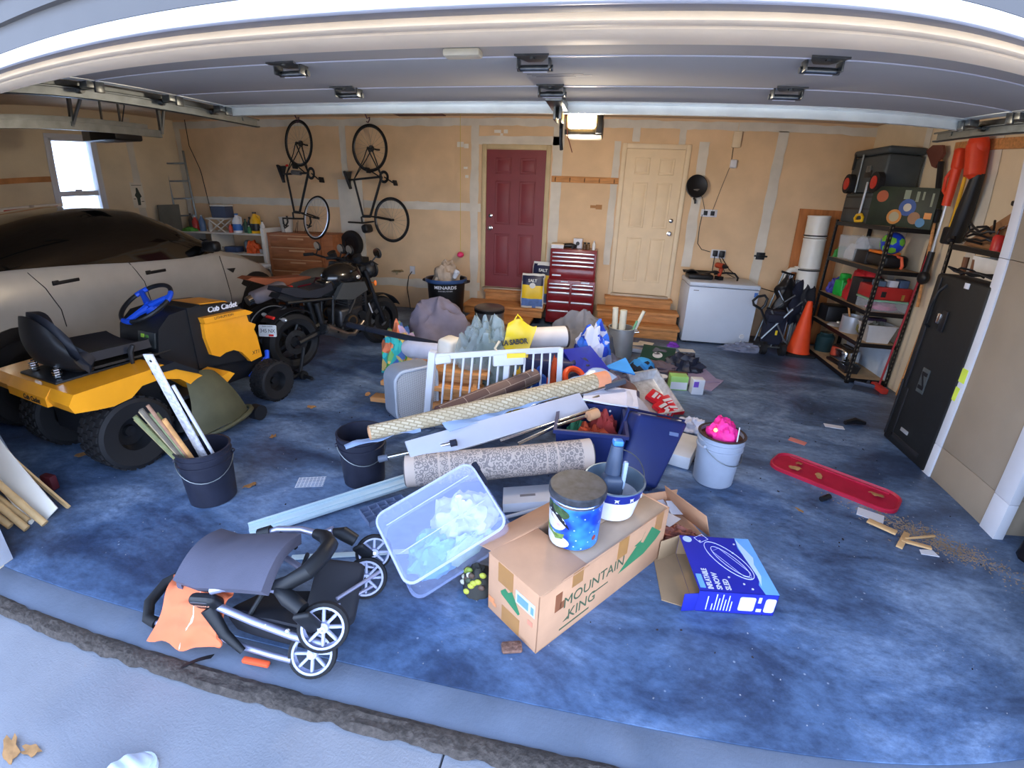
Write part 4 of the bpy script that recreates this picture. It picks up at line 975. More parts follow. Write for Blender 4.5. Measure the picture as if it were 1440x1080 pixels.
# roof panel edge, belt moulding, seams, handles
def side_x(y, z):
    _, zs, zt, hw, ht = interp(st, y)
    q = (z - zs) / (zt - zs)
    return CX + (hw if q < .4 else hw * (1 - .015 * (q - .4) / .28) if q < .68 else hw * .985 - (hw * .985 - ht) * max(0, (q - .90)) * 2.4)
for nm, pts in (('door_seam', [(2.48, 1.15), (2.54, 1.05), (2.60, .94), (2.62, .74), (2.60, .5), (2.58, .3)]), ('door_seam', [(3.66, 1.07), (3.69, .9), (3.72, .6), (3.70, .3)]), ('door_seam', [(1.55, 1.20), (1.66, 1.05), (1.74, .85), (1.74, .7)])):
    obj(nm, B(T0).tube([(side_x(y, z) + .001, y, z) for y, z in pts], .004, 5), M_black, t)
for y, z in ((1.85, 1.075), (2.76, 1.02)):
    obj('door_handle', B(T0).b2((side_x(y, z) - .02, y - .115, z - .018), (side_x(y, z) + .008, y + .115, z + .012), .006).b2((side_x(y, z) - .02, y - .125, z - .018), (side_x(y, z) + .012, y - .07, z + .022), .006), M_black, t)
obj('fender_camera', B(Matrix.Translation((side_x(3.82, .88) - CX + .001, 3.82 - CY, .88)) @ Matrix(((0, 0, 1, 0), (1, 0, 0, 0), (0, 1, 0, 0), (0, 0, 0, 1)))).prism([(-.08, .03), (.06, .02), (.01, -.03)], -.02, .008), M_black, t)
obj('mirror', B(T0).box((CX + .99, 3.50, 1.20), (.20, .12, .12), .04, 3).box((CX + .88, 3.48, 1.16), (.1, .05, .04), .01), M_black, t)
for y in (1.30, 4.22):
    obj('wheel_arch', B(T0).tube([(CX + .80, y, .40), (CX + .958 - (.025 if y > 3 else 0), y, .40)], .405, 32), M_black, t)
    w = obj('wheel', B(T0).lathe([(.24, -.11), (.34, -.11), (.355, -.08), (.355, .08), (.34, .11), (.24, .11)], 36, Matrix.Translation((CX + .86 + (0 if y < 3 else -.02), y, .355)) @ Matrix.Rotation(PI / 2, 4, 'Y')), M_rub, t)
    b = B(T0)
    M = Matrix.Translation((CX + .965 + (0 if y < 3 else -.02), y, .355)) @ Matrix.Rotation(PI / 2, 4, 'Y')
    b.lathe([(.0, .0), (.05, .0), (.06, -.02), (.22, -.03), (.25, 0), (.25, .004), (.0, .012)], 30, M)
    obj('wheel_rim', b, mat('dark_alloy', (46, 47, 50), .35, metal=.6), w)
for s in (-1, 1):
    obj('head_lamp', B(T0).box((CX + s * .62, 4.72, .80), (.28, .16, .06), .03), mat('lamp_clear', (200, 205, 210), .1), t)

# ------------------------------------------------------------------ riding mower
M_yel = mat('mower_yellow', (240, 160, 32), .38, var=.06, coat=.3)
M_blue = mat('mower_blue', (24, 78, 205), .45, var=.06)
M_mblk = mat('mower_black', (24, 26, 30), .5, var=.15)
M_seat = mat('seat_vinyl', (30, 33, 42), .55, var=.1)
PX = Matrix(((0, 0, 1, 0), (1, 0, 0, 0), (0, 1, 0, 0), (0, 0, 0, 1)))   # prism plane: (fwd, z), extruded along lateral
t = thing('riding_mower', 'yellow and black riding mower with a blue steering wheel beside the car', 'lawn mower', (-2.66, .97, 0), (0, 0, -.181))
def tyre(name, parent, x, y, r, w, rim, lugs, mrim, knob=0.012):
    M = Matrix.Translation((x, y, r)) @ Matrix.Rotation(PI / 2, 4, 'Y')
    wh = obj(name, B().lathe([(rim, -w * .40), (r * .86, -w * .5), (r * .95, -w * .44), (r - knob, -w * .34), (r - knob, w * .34), (r * .95, w * .44), (r * .86, w * .5), (rim, w * .40)], 36, M), M_rub, parent)
    obj('wheel_rim', B().lathe([(0, w * .1), (rim * .3, w * .12), (rim * .35, w * .02), (rim * .85, w * .06), (rim, w * .36), (rim * 1.03, w * .40), (rim * 1.03, -w * .40), (rim * .85, -w * .2), (0, -w * .2)], 28, M), mrim, wh)
    b = B()
    for k in range(lugs):
        for j in range(4):
            a = 2 * PI * (k + .5 * (j % 2)) / lugs
            b.box((r - knob * .5, 0, (j - 1.5) * w * .22), (knob, 2 * PI * r / lugs * .62, w * .17), M=M @ Matrix.Rotation(a, 4, 'Z'))
    tag(obj('tread', b, M_rub, wh), kind='stuff')
    return wh
M_mrim = mat('mower_rim', (26, 27, 30), .35)
tyre('rear_wheel', t, .40, .10, .26, .25, .12, 26, M_mrim); tyre('rear_wheel', t, -.40, .10, .26, .25, .12, 26, M_mrim)
tyre('front_wheel', t, .39, 1.36, .19, .17, .09, 24, M_mrim, .008); tyre('front_wheel', t, -.39, 1.36, .19, .17, .09, 24, M_mrim, .008)
fp = [(-.24, .60), (-.20, .66), (.24, .665), (.36, .675), (.48, .64), (.60, .53), (.72, .43), (.86, .46), (.90, .43), (.74, .33), (.66, .33), (.58, .42), (.46, .535), (.33, .58), (.20, .575), (.12, .52), (.0, .505), (-.10, .52), (-.22, .545)]
for s, nm in ((1, 'right'), (-1, 'left')):
    lo, hi = (.26, .52) if s > 0 else (-.52, -.26)
    obj('fender', B().prism(fp, lo, hi, PX), M_yel, t, ang=30)
obj('rear_panel', B().prism([(-.25, .545), (-.25, .605), (-.20, .66), (.30, .66), (.30, .60), (-.18, .54)], -.262, .262, PX), M_yel, t)
tx = text('lettering', 'Cub Cadet', .05, M_mblk, t, Matrix.Translation((.08, -.256, .575)) @ Matrix.Rotation(PI / 2, 4, 'X'), shear=.3, bold=True)
obj('seat_platform', B().b2((-.24, -.16, .655), (.24, .62, .675), .008).prism([(.28, .664), (.44, .675), (.60, .56), (.60, .53), (.44, .62), (.28, .63)], -.30, .535, PX), M_mblk, t)
for x, y in ((-.15, -.10), (-.15, .04), (.16, -.10), (.16, .04)):
    obj('seat_spring', B().tube([(x + .024 * math.cos(a * 1.05), y + .024 * math.sin(a * 1.05), .675 + .0026 * a) for a in range(28)], .006, 5), M_chrome, t)
def seat_fn(u, v):
    x = (u - .5) * 2; w = .30
    if v < .5:
        k = v / .5; y = .46 - .50 * k; z = .70 + .02 * k + .04 * abs(x) ** 2.2
        xx = x * w * (.92 + .08 * k)
    else:
        k = (v - .5) / .5; y = -.04 - .05 * k; z = .72 + .37 * k
        xx = x * w * (1.06 - .30 * k ** 3); y += .09 * abs(x) ** 2.2; z -= .17 * abs(x) ** 3 * k; y -= .03 * math.sin(k * PI)
    return (xx, y, z)
obj('seat', B().sheet(seat_fn, 14, 18, .06), M_seat, t, ang=60)
obj('seat_shell', B().sheet(lambda u, v: tuple(a + d for a, d in zip(seat_fn(u, v), (0, -.05 if v > .5 else -.01, -.05 if v < .5 else -.015))), 14, 18, .015), M_mblk, t, ang=60)
obj('lift_lever', B().tube([(.29, .30, .66), (.30, .30, .76), (.31, .32, .80)], [.012, .02, .014], 8), M_mblk, t)
obj('chassis', B().b2((-.20, -.05, .22), (.20, 1.45, .46), .02).b2((-.36, .08, .24), (.36, .12, .28)).b2((-.36, 1.34, .18), (.36, 1.38, .22)), M_mblk, t)
obj('foot_rest', B().b2((-.46, .48, .34), (.46, .88, .37), .01), M_mblk, t)
obj('dash', B().prism([(.52, .66), (.56, .84), (.66, .93), (.92, .96), (.92, .45), (.60, .45)], -.235, .235, PX), M_mblk, t)
dp = obj('control_panel', B(Matrix.Translation((.12, .535, .76)) @ Matrix.Rotation(-.2, 4, 'X')).b2((-.10, -.012, -.06), (.10, .004, .06), .006), mat('panel_dark', (48, 52, 54), .3), t)
obj('panel_light', B(Matrix.Translation((.12, .535, .76)) @ Matrix.Rotation(-.2, 4, 'X')).b2((-.055, -.016, .012), (-.02, -.011, .04)), mat('panel_green', (150, 190, 60), .4), dp)
obj('panel_light', B(Matrix.Translation((.12, .535, .76)) @ Matrix.Rotation(-.2, 4, 'X')).b2((.0, -.016, .015), (.03, -.011, .035)), mat('panel_green2', (70, 120, 50), .4), dp)
Ms = Matrix.Translation((0, .655, 1.0)) @ Matrix.Rotation(math.radians(33), 4, 'X')
sw = obj('steering_wheel', B().tube([(.20 * math.cos(2 * PI * k / 36), .20 * math.sin(2 * PI * k / 36), .0) for k in range(36)], .017, 8, closed=True, M=Ms), M_mblk, t)
b = B()
for a in (.5, 2.6, 4.7):
    b.tube([(.02 * math.cos(a), .02 * math.sin(a), -.03), (.11 * math.cos(a), .11 * math.sin(a), -.012), (.2 * math.cos(a), .2 * math.sin(a), 0)], [.03, .022, .020], 8, M=Ms)
    b.tube([(.2 * math.cos(a + d), .2 * math.sin(a + d), 0) for d in (-.25, -.12, 0, .12, .25)], .0195, 8, M=Ms)
obj('wheel_spokes', b, M_blue, sw)
obj('steering_column', B().tube([(0, 0, -.02), (0, 0, -.16)], [.05, .075], 14, M=Ms), M_blue, t)
obj('column_boot', B().tube([(0, 0, -.15), (0, 0, -.24)], [.05, .06], 12, M=Ms), mat('boot_grey', (96, 98, 100), .6), t)
hood = obj('hood', B().prism([(.80, .955), (1.18, .925), (1.33, .83), (1.36, .45), (1.26, .40), (.80, .46)], -.245, .245, PX), M_mblk, t, ang=25)
yp = [(.885, .815), (1.29, .80), (1.30, .74), (1.37, .70), (1.34, .66), (1.36, .60), (1.38, .40), (1.26, .385), (1.18, .495), (1.11, .535), (1.03, .535), (.97, .515), (.905, .55), (.88, .70)]
for lo, hi in ((.235, .285), (-.285, -.235)): obj('hood_side', B().prism(yp, lo, hi, PX), M_yel, hood, ang=25)
for lo, hi in ((.20, .305), (-.305, -.20)): obj('hood_band', B().prism([(.875, .865), (1.27, .855), (1.34, .82), (1.31, .805), (.885, .82)], lo, hi, PX), M_yel, hood, ang=25)
obj('hood_top', B().prism([(.90, .955), (1.20, .93), (1.34, .82), (1.34, .80), (.90, .92)], -.16, .16, PX), M_yel, hood, ang=25)
obj('hood_front', B().b2((-.24, 1.32, .42), (.24, 1.37, .80), .02), M_mblk, hood)
MR = Matrix(((0, 0, 1, 0), (1, 0, 0, 0), (0, 1, 0, 0), (0, 0, 0, 1)))
text('lettering', 'Cub Cadet', .062, M_white, t, Matrix.Translation((.248, 1.10, .905)) @ Matrix.Rotation(-.25, 4, 'Y') @ MR, shear=.3, bold=True, ext=.002)
text('lettering', 'LITHIUM ION', .030, M_mblk, t, Matrix.Translation((.306, 1.06, .842)) @ MR)
text('lettering', 'XT1', .045, M_mblk, t, Matrix.Translation((.286, 1.32, .455)) @ MR, shear=.2)
obj('deck', B().prism(rrect(1.0, .62, .2, 6), .10, .24, Matrix.Translation((0, .68, 0))), M_mblk, t)
M_chute = mat('chute_olive', (78, 76, 54), .6, var=.2)
def chute(u, v):
    a = (u - .5) * 2
    y = .64 + a * (.11 + .15 * v) - .02 * v; x = .47 + .20 * v + .05 * math.sin(v * PI) - .06 * abs(a) ** 2 * v; z = .48 - .39 * v ** 1.1 + .04 * (1 - a * a)
    return (x, y, z)
obj('discharge_chute', B().sheet(chute, 10, 10, .02).tube([(.60 + .10 * math.sin(k * .42), .70 + .22 * math.cos(k * .42), .12 + .03 * math.cos(k * .42)) for k in range(15)], .018, 8, closed=True), M_chute, t, ang=50)
obj('deck_roller', B().tube([(.56, .98, .07), (.64, .98, .07)], .065, 16), M_mblk, t)
obj('blue_link', B().tube([(.27, 1.33, .30), (.30, 1.42, .38), (.26, 1.46, .42)], .022, 8).tube([(.27, 1.34, .30), (.24, 1.26, .22)], .03, 8), M_blue, t)
obj('deck_tray', B().b2((.53, .45, .20), (.60, .80, .24), .01), M_blue, t)

# ------------------------------------------------------------------ motorcycles
M_tank = mat('tank_black', (16, 17, 19), .22, var=.1, coat=.5)
M_eng = mat('engine_metal', (66, 66, 68), .4, metal=.7, var=.3, scale=14)
M_rlens = mat('red_lens', (225, 40, 34), .2)
def wheel_moto(parent, y, r, w, nm):
    M = Matrix.Translation((0, y, r)) @ Matrix.Rotation(PI / 2, 4, 'Y')
    wh = obj(nm, B().lathe([(r * .66, -w * .40), (r * .80, -w * .5), (r * .93, -w * .36), (r, 0), (r * .93, w * .36), (r * .80, w * .5), (r * .66, w * .40)], 40, M), M_rub, parent)
    b = B().lathe([(r * .60, -w * .38), (r * .68, -w * .42), (r * .68, w * .42), (r * .60, w * .38)], 36, M).lathe([(0, -w * .3), (.05, -w * .3), (.05, w * .3), (0, w * .3)], 16, M)
    for k in range(5):
        a = 2 * PI * k / 5
        b.tube([(.04 * math.cos(a), .04 * math.sin(a), 0), (r * .63 * math.cos(a + .12), r * .63 * math.sin(a + .12), 0)], .016, 6, M=M)
    obj('wheel_rim', b, M_mblk, wh)
    obj('brake_disc', B().lathe([(.07, w * .42), (.13, w * .42), (.13, w * .46), (.07, w * .46)], 24, M), M_eng, wh)
    return wh
def moto(name, label, loc, rz, v):
    t = thing(name, label, 'motorcycle', loc, (0, 0, rz))
    r1, r2 = (.315, .30)
    wheel_moto(t, 0, r1, .18, 'rear_wheel'); wheel_moto(t, 1.24, r2, .12, 'front_wheel')
    for s in (-1, 1):
        obj('swingarm', B().tube([(s * .12, 0, r1), (s * .10, .25, .36), (s * .08, .48, .40)], [.03, .035, .04], 8), M_mblk, t)
        obj('fork_leg', B().tube([(s * .09, 1.24, r2), (s * .09, 1.10, .62)], .028, 10).tube([(s * .09, 1.12, .58), (s * .09, .98, .95)], .022, 10), M_mblk if v == 0 else M_eng, t)
        obj('frame_tube', B().tube([(s * .06, .95, .90), (s * .13, .75, .62), (s * .13, .55, .34), (s * .10, .46, .40), (s * .10, .50, .72), (s * .06, .95, .90)], .018, 8).tube([(s * .10, .50, .70), (s * .09, -.05, .74)], .016, 8), M_mblk, t)
        obj('footpeg', B().tube([(s * .12, .42, .36), (s * .24, .42, .36)], .012, 6), M_eng, t)
        obj('shock_absorber', B().tube([(s * .07, .35, .42), (s * .07, .30, .68)], .03, 10), M_mblk, t)
    en = obj('engine', B().box((0, .72, .44), (.26, .34, .26), .04, 3).box((0, .80, .62), (.20, .22, .16), .02), M_eng, t)
    b = B()
    for k in range(5): b.box((0, .80, .565 + .03 * k), (.23, .25, .008))
    obj('cooling_fins', b, M_eng, en)
    obj('crank_cover', B().tube([(.12, .68, .42), (.17, .68, .42)], .09, 20).tube([(.13, .84, .46), (.165, .84, .46)], .05, 16), M_mblk, en)
    obj('clutch_ring', B().lathe([(.05, .0), (.07, .0), (.07, .006), (.05, .006)], 20, Matrix.Translation((.17, .68, .42)) @ Matrix.Rotation(PI / 2, 4, 'Y')), mat('bronze', (140, 112, 80), .35, metal=.8), en)
    obj('radiator', B().box((0, .95, .60), (.22, .04, .26), .01), M_mblk, t)
    tk = obj('tank', B().ball((0, .72, .90 - .07 * v), (.16 - .02 * v, .27, .155 - .04 * v), 22, 14).box((0, .56, .84 - .05 * v), (.2, .3, .12), .04), M_tank if v == 0 else mat('tank_olive', (74, 72, 66), .4), t)
    if v == 0: obj('tank_badge', B().ball((.158, .82, .90), (.008, .03, .022), 10, 6), M_alu, tk)
    obj('side_cover', B().prism([(.48, .70), (.60, .86), (.90, .84), (.94, .74), (.72, .66)], .10, .165, PX).prism([(.48, .70), (.60, .86), (.90, .84), (.94, .74), (.72, .66)], -.165, -.10, PX), mat('cover_graphite', (64, 66, 66), .4) if v == 0 else mat('cover_maroon', (96, 20, 34), .4), t)
    obj('headstock', B().box((0, .98, .96), (.14, .08, .08), .02), M_mblk, t)
    obj('handlebar', B().tube([(-.38, .84, 1.06), (-.30, .90, 1.07), (-.12, .97, 1.03), (.12, .97, 1.03), (.30, .90, 1.07), (.38, .84, 1.06)], .013, 8), M_mblk, t)
    for s in (-1, 1):
        obj('grip', B().tube([(s * .39, .83, 1.06), (s * .29, .90, 1.07)], .02, 10), M_rub, t)
        obj('lever', B().tube([(s * .28, .94, 1.07), (s * .40, .90, 1.05)], .007, 6), M_mblk, t)
        m_ = obj('mirror', B().tube([(s * .27, .93, 1.07), (s * .30, .98, 1.13)], .008, 6).lathe([(0, -.01), (.055, -.008), (.06, 0), (.055, .012), (0, .014)], 20, Matrix.Translation((s * .31, .99, 1.16)) @ Matrix.Rotation(1.75, 4, 'X')), M_mblk, t)
        obj('mirror_glass', B().lathe([(0, .0), (.052, .0), (.052, .003), (0, .003)], 20, Matrix.Translation((s * .31, .972, 1.162)) @ Matrix.Rotation(1.75, 4, 'X')), M_chrome, m_)
    obj('gauge', B().tube([(0, .98, 1.05), (0, .95, 1.11)], [.05, .055], 16), M_mblk, t)
    obj('head_lamp', B().ball((0, 1.10, .93), (.10, .09, .10), 18, 12).lathe([(.0, 0), (.09, 0), (.095, .02), (0, .03)], 20, Matrix.Translation((0, 1.16, .93)) @ Matrix.Rotation(-PI / 2, 4, 'X')), M_mblk, t)
    obj('front_fender', B().sheet(lambda u, w_: ((u - .5) * .13, 1.24 + .335 * math.cos(.5 + w_ * 2.0), r2 + .335 * math.sin(.5 + w_ * 2.0) - .02 * abs(u - .5)), 4, 14, .006), M_mblk, t)
    for s in (-1, 1): obj('turn_signal', B().tube([(s * .09, 1.06, .80), (s * .15, 1.06, .80)], .008, 6).ball((s * .16, 1.06, .80), (.02, .02, .035), 10, 8), mat('amber_lens', (236, 120, 40), .3), t)
    if v == 0:
        obj('seat', B().prism([(.50, .80), (.48, .88), (.38, .84), (.20, .83), (.06, .88), (-.10, .90), (-.12, .86), (.06, .78), (.30, .74)], -.12, .12, PX), M_seat, t, ang=40)
        obj('tail', B().prism([(.10, .78), (-.10, .84), (-.14, .80), (.0, .72), (.2, .70)], -.08, .08, PX), M_mblk, t)
        obj('rear_fender', B().sheet(lambda u, w_: ((u - .5) * .22, .0 + .35 * math.cos(.9 + w_ * 1.45), r1 + .35 * math.sin(.9 + w_ * 1.45) - .03 * abs(u - .5)), 4, 16, .008), M_mblk, t)
        obj('plate_holder', B().tube([(0, -.02, .68), (0, -.20, .58), (0, -.22, .48)], .02, 8).box((0, -.20, .56), (.10, .06, .06), .015), M_mblk, t)
        obj('tail_lamp', B().box((0, -.20, .605), (.14, .03, .035), .01).box((.0, -.215, .565), (.07, .02, .03), .006), M_rlens, t)
        for s in (-1, 1): obj('turn_signal', B().tube([(s * .05, -.16, .60), (s * .15, -.16, .60)], .008, 6).ball((s * .17, -.16, .60), (.045, .02, .022), 12, 8), M_alu, t)
        MP = Matrix.Translation((.07, -.29, .50)) @ Matrix.Rotation(.55, 4, 'Z') @ Matrix.Rotation(math.radians(80), 4, 'X')
        pl = obj('licence_plate', B(MP).prism(rrect(.18, .115, .012), -.002, .002), mat('plate_white', (235, 236, 236), .4), t)
        text('lettering', '345 NX', .052, M_mblk, pl, MP @ Matrix.Translation((0, -.002, .0022)), ext=.0005, sx=.9)
        text('lettering', 'WISCONSIN', .016, M_mblk, pl, MP @ Matrix.Translation((0, .042, .0022)), ext=.0005, sx=1.2)
        obj('plate_sticker', B(MP).b2((.01, -.053, .002), (.06, -.034, .003)), M_rlens, pl)
        obj('exhaust', B().tube([(.14, .86, .38), (.15, .70, .26), (.16, .52, .30)], .028, 10).tube([(.165, .56, .28), (.19, .28, .42)], [.05, .062], 18), mat('titanium', (150, 140, 132), .3, metal=.9), t)
        obj('exhaust_tip', B().tube([(.19, .285, .418), (.194, .262, .43)], [.064, .05], 18).tube([(.194, .264, .43), (.195, .258, .433)], .035, 14), M_mblk, t)
        obj('knee_guard', B().tube([(.15, .95, .58), (.17, .98, .46)], .008, 6), M_alu, t)
    else:
        obj('seat', B().prism([(.62, .86), (.50, .88), (.10, .90), (-.16, .95), (-.22, .93), (.05, .82), (.45, .80)], -.10, .10, PX), mat('seat_tan', (146, 78, 48), .6), t, ang=40)
        obj('tail_fairing', B().prism([(.66, .86), (.30, .83), (.24, .80), (.40, .74), (.66, .76)], -.12, .13, PX), mat('fairing_olive', (84, 84, 78), .45), t)
        obj('red_panel', B().prism([(.34, .79), (.52, .80), (.62, .72), (.55, .70), (.48, .765), (.36, .755)], .125, .14, PX), mat('panel_crimson', (170, 22, 48), .4), t)
        obj('tail_bag', B().box((.16, -.04, .78), (.17, .40, .13), .045, 3, rot=(.22, 0, 0)), mat('bag_grey', (126, 118, 124), .8, var=.1), t)
        obj('exhaust_tip', B().tube([(.15, -.22, .73), (.15, -.28, .715)], [.055, .05], 16), M_chrome, t)
        obj('tail_lamp', B().box((.20, .20, .80), (.06, .05, .05), .012), M_rlens, t)
        obj('rim_stripe', B().tube([(.09, .0 + .295 * math.cos(k * .08 + .5), r1 + .295 * math.sin(k * .08 + .5)) for k in range(28)], .007, 5), M_alu, t)
        obj('reflector', B().b2((.14, .38, .56), (.15, .395, .64), .003), M_alu, t)
    return t
moto('motorcycle', 'black naked motorcycle with a number plate on a rear stand', (-2.30, 2.95, .02), -.369, 0)
moto('motorcycle', 'second motorcycle with a grey tail bag between the car and the black one', (-2.83, 3.29, 0), -.369, 1)
t = thing('paddock_stand', 'black paddock stand lifting the rear wheel of the black motorcycle', 'stand', (-2.30, 2.95, 0), (0, 0, -.369))
obj('lower_bar', B().tube([(-.22, -.10, .04), (.22, -.10, .04), (.42, .35 - .45, .04)], .02, 8).tube([(.22, -.10, .04), (.30, -.55, .035)], .018, 8), M_mblk, t)
for s in (-1, 1):
    obj('upright', B().tube([(s * .22, -.10, .04), (s * .20, .0, .30)], .018, 8), M_mblk, t)
    obj('caster', B().tube([(s * .27, -.10, .045), (s * .30, -.10, .045)], .045, 14), M_rub, t)
t = thing('wheel_stand', 'thin chrome stand beside the front wheel of the black motorcycle', 'stand', (-1.70, 4.02, 0), (0, 0, -.369))
obj('upright', B().tube([(0, 0, .05), (.02, .02, .36)], .012, 8), M_chrome, t)
obj('foot', B().tube([(-.16, 0, .045), (.06, 0, .045)], .018, 8).tube([(.06, 0, .045), (.09, 0, .045)], .045, 14), M_mblk, t)
# ------------------------------------------------------------------ the heap in the middle
def hexa(b, q, d):
    """solid box from four face corners and a depth vector"""
    q = [Vector(p) for p in q]; d = Vector(d)
    return b.raw(q + [p + d for p in q], [(0, 1, 2, 3), (7, 6, 5, 4), (0, 4, 5, 1), (1, 5, 6, 2), (2, 6, 7, 3), (3, 7, 4, 0)])
def brick_mat(name, c1, c2, cm, sc, bw, rh, mort=.02, rough=.85, off=.5, rot=(0, 0, 0), noise_mix=0.0):
    m = mat(name, c1, rough); t, N, L, p = nodes_of(m)
    tc = N.new('ShaderNodeTexCoord'); mp = N.new('ShaderNodeMapping'); mp.inputs['Rotation'].default_value = rot
    L.new(tc.outputs['UV' if name.startswith('uv') else 'Object'], mp.inputs['Vector'])
    k = N.new('ShaderNodeTexBrick'); k.inputs['Scale'].default_value = sc; k.inputs['Brick Width'].default_value = bw; k.inputs['Row Height'].default_value = rh
    k.inputs['Mortar Size'].default_value = mort; k.offset = off
    k.inputs['Color1'].default_value = lin(c1) + (1,); k.inputs['Color2'].default_value = lin(c2) + (1,); k.inputs['Mortar'].default_value = lin(cm) + (1,)
    L.new(mp.outputs['Vector'], k.inputs['Vector']); L.new(k.outputs['Color'], p.inputs['Base Color'])
    return m, k, mp
def uv_roll(o, r):
    """cylindrical uv: u along X in metres, v round the roll in metres"""
    me = o.data; uv = me.uv_layers.new(name='wrap')
    for p in me.polygons:
        a0 = None
        for li in p.loop_indices:
            v = me.vertices[me.loops[li].vertex_index].co
            a = math.atan2(v.y, v.z)
            if a0 is None: a0 = a
            while a - a0 > PI: a -= 2 * PI
            while a - a0 < -PI: a += 2 * PI
            uv.data[li].uv = (v.x, a * r)
M_jute = brick_mat('uv_jute', (206, 194, 168), (184, 168, 138), (158, 142, 114), 17, .9, .42, .07, rot=(0, 0, .5))[0]
M_plaid = brick_mat('uv_plaid', (104, 80, 74), (128, 104, 92), (178, 156, 140), 5.0, 1.05, .33, .014, off=.31)[0]
def ornate():
    m = mat('uv_ornate', (176, 160, 146), .9); t, N, L, p = nodes_of(m)
    tc = N.new('ShaderNodeTexCoord')
    v = N.new('ShaderNodeTexVoronoi'); v.inputs['Scale'].default_value = 34; v.inputs['Randomness'].default_value = .75; L.new(tc.outputs['UV'], v.inputs['Vector'])
    w = N.new('ShaderNodeMath'); w.operation = 'SINE'; q = N.new('ShaderNodeMath'); q.operation = 'MULTIPLY'; q.inputs[1].default_value = 17.0
    L.new(v.outputs['Distance'], q.inputs[0]); L.new(q.outputs[0], w.inputs[0])
    r = N.new('ShaderNodeValToRGB'); r.color_ramp.interpolation = 'LINEAR'
    r.color_ramp.elements[0].position = .35; r.color_ramp.elements[0].color = lin((196, 180, 168)) + (1,); r.color_ramp.elements[1].position = .6; r.color_ramp.elements[1].color = lin((142, 132, 128)) + (1,)
    mr = N.new('ShaderNodeMapRange'); mr.inputs['From Min'].default_value = -1; L.new(w.outputs[0], mr.inputs['Value']); L.new(mr.outputs['Result'], r.inputs['Fac'])
    # plain border strips along the roll
    sx = N.new('ShaderNodeSeparateXYZ'); L.new(tc.outputs['UV'], sx.inputs['Vector'])
    rb = N.new('ShaderNodeValToRGB'); rb.color_ramp.interpolation = 'CONSTANT'; e = rb.color_ramp.elements
    e[0].position = 0; e[0].color = (1, 1, 1, 1); e[1].position = .05; e[1].color = (0, 0, 0, 1)
    for pos, cc_ in ((.17, 1), (.18, 0), (.225, 1), (.235, 0), (.74, 1), (.75, 0), (.80, 1), (.81, 0), (.945, 1)):
        z = e.new(pos); z.color = (cc_, cc_, cc_, 1)
    d = N.new('ShaderNodeMath'); d.operation = 'DIVIDE'; d.inputs[1].default_value = 1.15; L.new(sx.outputs['X'], d.inputs[0]); L.new(d.outputs[0], rb.inputs['Fac'])
    mx = N.new('ShaderNodeMix'); mx.data_type = 'RGBA'; L.new(rb.outputs['Color'], mx.inputs['Factor']); L.new(r.outputs['Color'], mx.inputs[6]); mx.inputs[7].default_value = lin((204, 186, 172)) + (1,)
    L.new(mx.outputs[2], p.inputs['Base Color'])
    return m
M_ornate = ornate()
M_spiral = mat('rug_backing', (88, 84, 86), .9)
def roll(label, cat, p0, p1, r0, r1, m, mb, name='rolled_rug'):
    t = thing(name, label, cat); t.matrix_world = frame(p0, p1)
    Ln = (Vector(p1) - Vector(p0)).length
    b = B(); n = 16
    def fn(u, v):
        r = r0 + (r1 - r0) * u; a = 2 * PI * v
        x = Ln * u; s = 1 + .03 * noise.noise(Vector((x * 5, math.cos(a), math.sin(a))))
        return (x, r * s * math.sin(a), r * s * math.cos(a))
    b.grid(lambda u, v: fn(v, u), 28, n, closed_u=True)
    o = obj('pile_surface', b, m, t); uv_roll(o, (r0 + r1) / 2)
    for x, r, sg in ((0, r0, -1), (Ln, r1, 1)):
        s = B(); pts = []
        for k in range(60):
            a = k * .42; rr = r * (.12 + .86 * k / 60); pts.append((x + sg * .003, rr * math.sin(a), rr * math.cos(a)))
        s.tube(pts, r * .055, 5)
        s.lathe([(0, 0), (r * .97, 0), (r * .97, .004), (0, .004)], 24, Matrix.Translation((x - .002, 0, 0)) @ Matrix.Rotation(PI / 2, 4, 'Y'))
        obj('rolled_end', s, mb, t)
    return t
roll('fat rolled grey and beige floral rug lying across the front of the heap', 'rug', (-.21, 1.05, .235), (.88, 1.42, .31), .098, .098, M_ornate, M_spiral)
roll('long thin rolled jute mat with an orange stained end on top of the heap', 'mat', (-.45, 1.08, .45), (.93, 2.22, .52), .046, .066, M_jute, mat('jute_end', (206, 160, 120), .9))
roll('brown plaid rolled rug behind the jute mat', 'rug', (-.18, 1.60, .36), (.37, 2.36, .44), .075, .062, M_plaid, mat('plaid_backing', (112, 76, 66), .9))
o = solo('orange_end_wrap', B().tube([(0, 0, 0), (.12, 0, 0)], .0675, 18, caps=False), mat('orange_fray', (226, 150, 112), .9), 'orange frayed wrap round the far end of the jute mat', 'wrap'); place(o, frame((.85, 2.154, .516), (.93, 2.22, .52)))
